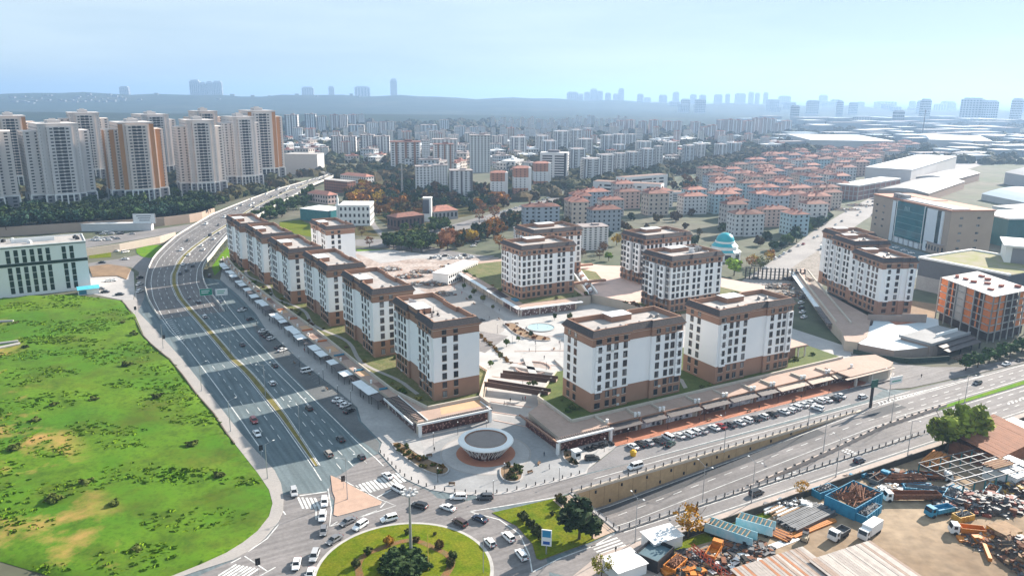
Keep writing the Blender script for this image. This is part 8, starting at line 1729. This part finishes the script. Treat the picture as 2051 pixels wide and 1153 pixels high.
# sheds
def yshed(label,P,a,L,W,h,wall,roof,sl=.4,n=None):
    o=ob('yard_shed',None,None,P,a); tag(o,label,'shed'); MB().box(-L/2,L/2,-W/2,W/2,0,h).build('wall',wall,o); k=n or max(3,int(L/1.6)); 
    for i in range(k):
        x0=-L/2-.3+i*(L+.6)/k; x1=x0+(L+.6)/k-.05; dz=RNG.uniform(0,.06); mb=MB(); mb.loft([[(x0,-W/2-.4,h+dz),(x1,-W/2-.4,h+dz),(x1,-W/2-.4,h+.1+dz),(x0,-W/2-.4,h+.1+dz)][::-1],[(x0,W/2+.4,h+sl+dz),(x1,W/2+.4,h+sl+dz),(x1,W/2+.4,h+sl+.1+dz),(x0,W/2+.4,h+sl+.1+dz)][::-1]],0,0,0); mb.build('roof_sheet',roof if not isinstance(roof,list) else RNG.choice(roof),o)
    return o
corr=[mat('grey_roof_sheet',(.38,.33,.30),.8,scale=.6,var=.25),mat('brown_roof_sheet',(.33,.24,.19),.8,scale=.6,var=.25),mat('pale_roof_sheet',(.46,.41,.37),.8,scale=.6,var=.2),mat('rust_roof_sheet',(.40,.17,.08),.85,scale=.5,var=.3)]
yshed('long shed with patched corrugated roof at the bottom edge, left half',Y(1585,1180),A29-R(4),21,15,2.2,rust,[corr[0],corr[1],corr[2],corr[0],corr[3]],.9,26); yshed('long shed with patched corrugated roof at the bottom edge, right half',Y(1735,1165),A29-R(4),19,15,2.4,rust,[corr[0],corr[2],corr[1],corr[2]],.9,24)
yshed('white-roofed hut at the left corner of the yard',Y(1325,1092),A29-R(2),8.5,5,3.0,white,deckw,.3); yshed('second white-roofed hut at the bottom edge of the yard',Y(1250,1145),A29,8,6,2.8,white,deckw,.3)
dc=ob('open_container',None,None,Y(1310,1124),A29+R(22)); tag(dc,'open dark container with a blue-grey lining before the white hut','container'); mb=MB(); mb.box(-4,4,-3,-2.8,0,3.2); mb.box(-4,4,2.8,3,0,3.2); mb.box(-4,-3.8,-2.8,2.8,0,3.2); mb.box(3.8,4,-2.8,2.8,0,3.2); mb.build('wall',darkm,dc); MB().box(-3.8,3.8,-2.8,2.8,2.2,2.3).build('lining',mat('bluegrey_lining',(.09,.15,.18),.5),dc)
yshed('brown corrugated hall behind the teal frame',Y(1990,905),A29+R(4),26,14,4.5,rust,[mat('red_brown_sheet',(.26,.105,.055),.85,scale=.4,var=.25)],2.2,18); yshed('white-roofed lean-to at the right edge of the yard',Y(2030,880),A29,14,9,3.8,wood,deckw,.4); yshed('white block shed right of the teal frame',Y(2022,960),A29,12,9,4,white,deckw,.3)
oc=ob('steel_box',None,None,Y(2008,1078),A29-R(12)); tag(oc,'yellow-orange steel box standing in the sand','box'); MB().box(-3,3,-2.4,2.4,0,2.8).build('body',yelb,oc); MB().box(-3.1,3.1,-2.5,2.5,2.8,2.95).build('lid',wood,oc)
cr=ob('crane',None,None,Y(1425,1140),R(118)); tag(cr,'orange-red lorry crane jib lying among scrap at the bottom edge','crane'); mb=MB()
for s,z in ((-.6,.8),(.6,.8),(-.6,1.8),(.6,1.8)): mb.tube((-7,s,z),(7,s*.6,z+.8),.13,n=4)
for k in range(12): mb.tube((-7+k*1.15,-.6,.8+k*.06),(-6+k*1.15,.6,1.8+k*.06),.08,n=4); mb.tube((-7+k*1.15,.6,.8+k*.06),(-6+k*1.15,-.6,1.8+k*.06),.08,n=4)
mb.build('jib',mat('crane_red',(.50,.08,.03),.6,var=.2),cr); MB().box(-10,-6.5,-1.3,1.3,.5,2.6).build('cab',oran,cr); MB().box(-9.6,-8,-1.35,1.35,1.6,2.4).build('cab_window',cglass,cr)
ex=ob('excavator_arm',None,None,Y(1976,1110),R(70)); tag(ex,'orange excavator arm lying beside the lattice tangle','machine part'); mb=MB(); mb.obox((0,0),3.4,.4,.2,1.1,0); mb.build('boom',oran,ex); mb=MB(); mb.obox((3.6,1.0),1.6,.3,.2,.9,.8); mb.build('stick',oran,ex)
for i,(x,y,a,l) in enumerate(((1556,1092,A29,7),(1570,1078,A29+R(60),2))): o=MB().obox((0,0),l,1.0,0,.12,a).build('white_sheet',white,None,Y(x,y)); tag(o,['long white panel lying flat on the sand','small white panel lying flat on the sand'][i],'panel')
o=ob('yard_car',None,None,Y(1385,1150),R(150)); 
bpy.data.objects.remove(o)
car('hatchback','green',Y(1390,1148),R(150),'dark green car wreck beside the orange crane at the bottom edge','cars in the yard')
heap('orange plastic and machine parts at the bottom edge',Y(1370,1150),5,3,1.6,90,12,[oran,rusto,darkm])

for i,(x,y,rx,ry,h) in enumerate(((780,540,8,5,1.2),(820,555,9,5,1.5),(850,545,9,5,1.0),(875,570,8,5,1.6),(840,570,6,4,1.4),(910,535,8,4,1.0),(890,590,6,4,1.4),(960,528,8,3,.8),(1560,575,10,6,1.6),(1600,560,9,7,2.0),(1580,590,8,5,1.4),(1690,420,16,8,1.5),(1720,412,14,7,1.5))): heap(['rubble and timber on the building site','rubble at the right fork'][0 if i<8 else 1]+f', {nth(i if i<8 else i-8)} heap from the left',G(x,y)+Vector((0,0,.2)),rx,ry,h,150,40+i,[mat('pale_scrap',(.45,.45,.45),.7),wood,rust,gsteel,concrete])

skip('orange skip among the scrap at the bottom edge',Y(1352,1138),A29+R(20),6,3,1.8,oran,rust); skip('small yellow skip beside the right scrap heap',Y(1928,1040),A29-R(10),5,2.6,1.6,yelb,gsteel); skip('pale blue skip behind the right scrap heap',Y(1985,990),A29+R(15),7,3,1.8,paleb,rust)
lorry('blue-cabbed lorry standing at the fence beside the large blue skip',Y(1762,966),A29+R(8),bluest,gsteel,8,2.8,'tipper'); lorry('orange lorry half buried in scrap at the left of the yard',Y(1430,1112),A29+R(30),oran,oran,7.5,2.8,'tipper')
lorry('rusty flatbed lorry left of the teal girder rack',Y(1868,960),A29-R(40),white,rust,10,2.4,'tipper')

lorry('blue tipper lorry parked on the sand right of the box lorry',Y(1880,1030),A29+R(170),bluest,bluest,8,2.8,'tipper'); lorry('white lorry with orange body at the right of the sand',Y(1935,1070),A29+R(140),white,oran,8,3,'tipper')
skip('blue skip heaped with grey scrap on the right sand',Y(1905,1000),A29+R(20),7,3.2,2.2,bluest,gsteel); pile('grey girders laid out beside the teal girder rack',Y(1900,985),aS,[('girder',b,gsteel if k%3 else bluest) for k,b in enumerate(beams(9,11,.4,2,.5,21))]); pile('blue and rust pipes stacked near the long blue trough',Y(1835,975),A29-R(35),[('pipe',b,bluest if k%2 else rust) for k,b in enumerate(beams(7,9,.4,2,.5,22))])
# ================================================================ haze
hm=bpy.data.materials.new('haze_air'); hm.use_nodes=True; t=hm.node_tree; t.nodes.clear()
pv=t.nodes.new('ShaderNodeVolumePrincipled'); pv.inputs['Color'].default_value=(.36,.54,.80,1); pv.inputs['Density'].default_value=1.25e-4; pv.inputs['Anisotropy'].default_value=.3
mo=t.nodes.new('ShaderNodeOutputMaterial'); t.links.new(pv.outputs[0],mo.inputs['Volume'])
hb=MB().box(-26000,26000,-300,34000,-14,305).build('haze',hm); hb['kind']='stuff'
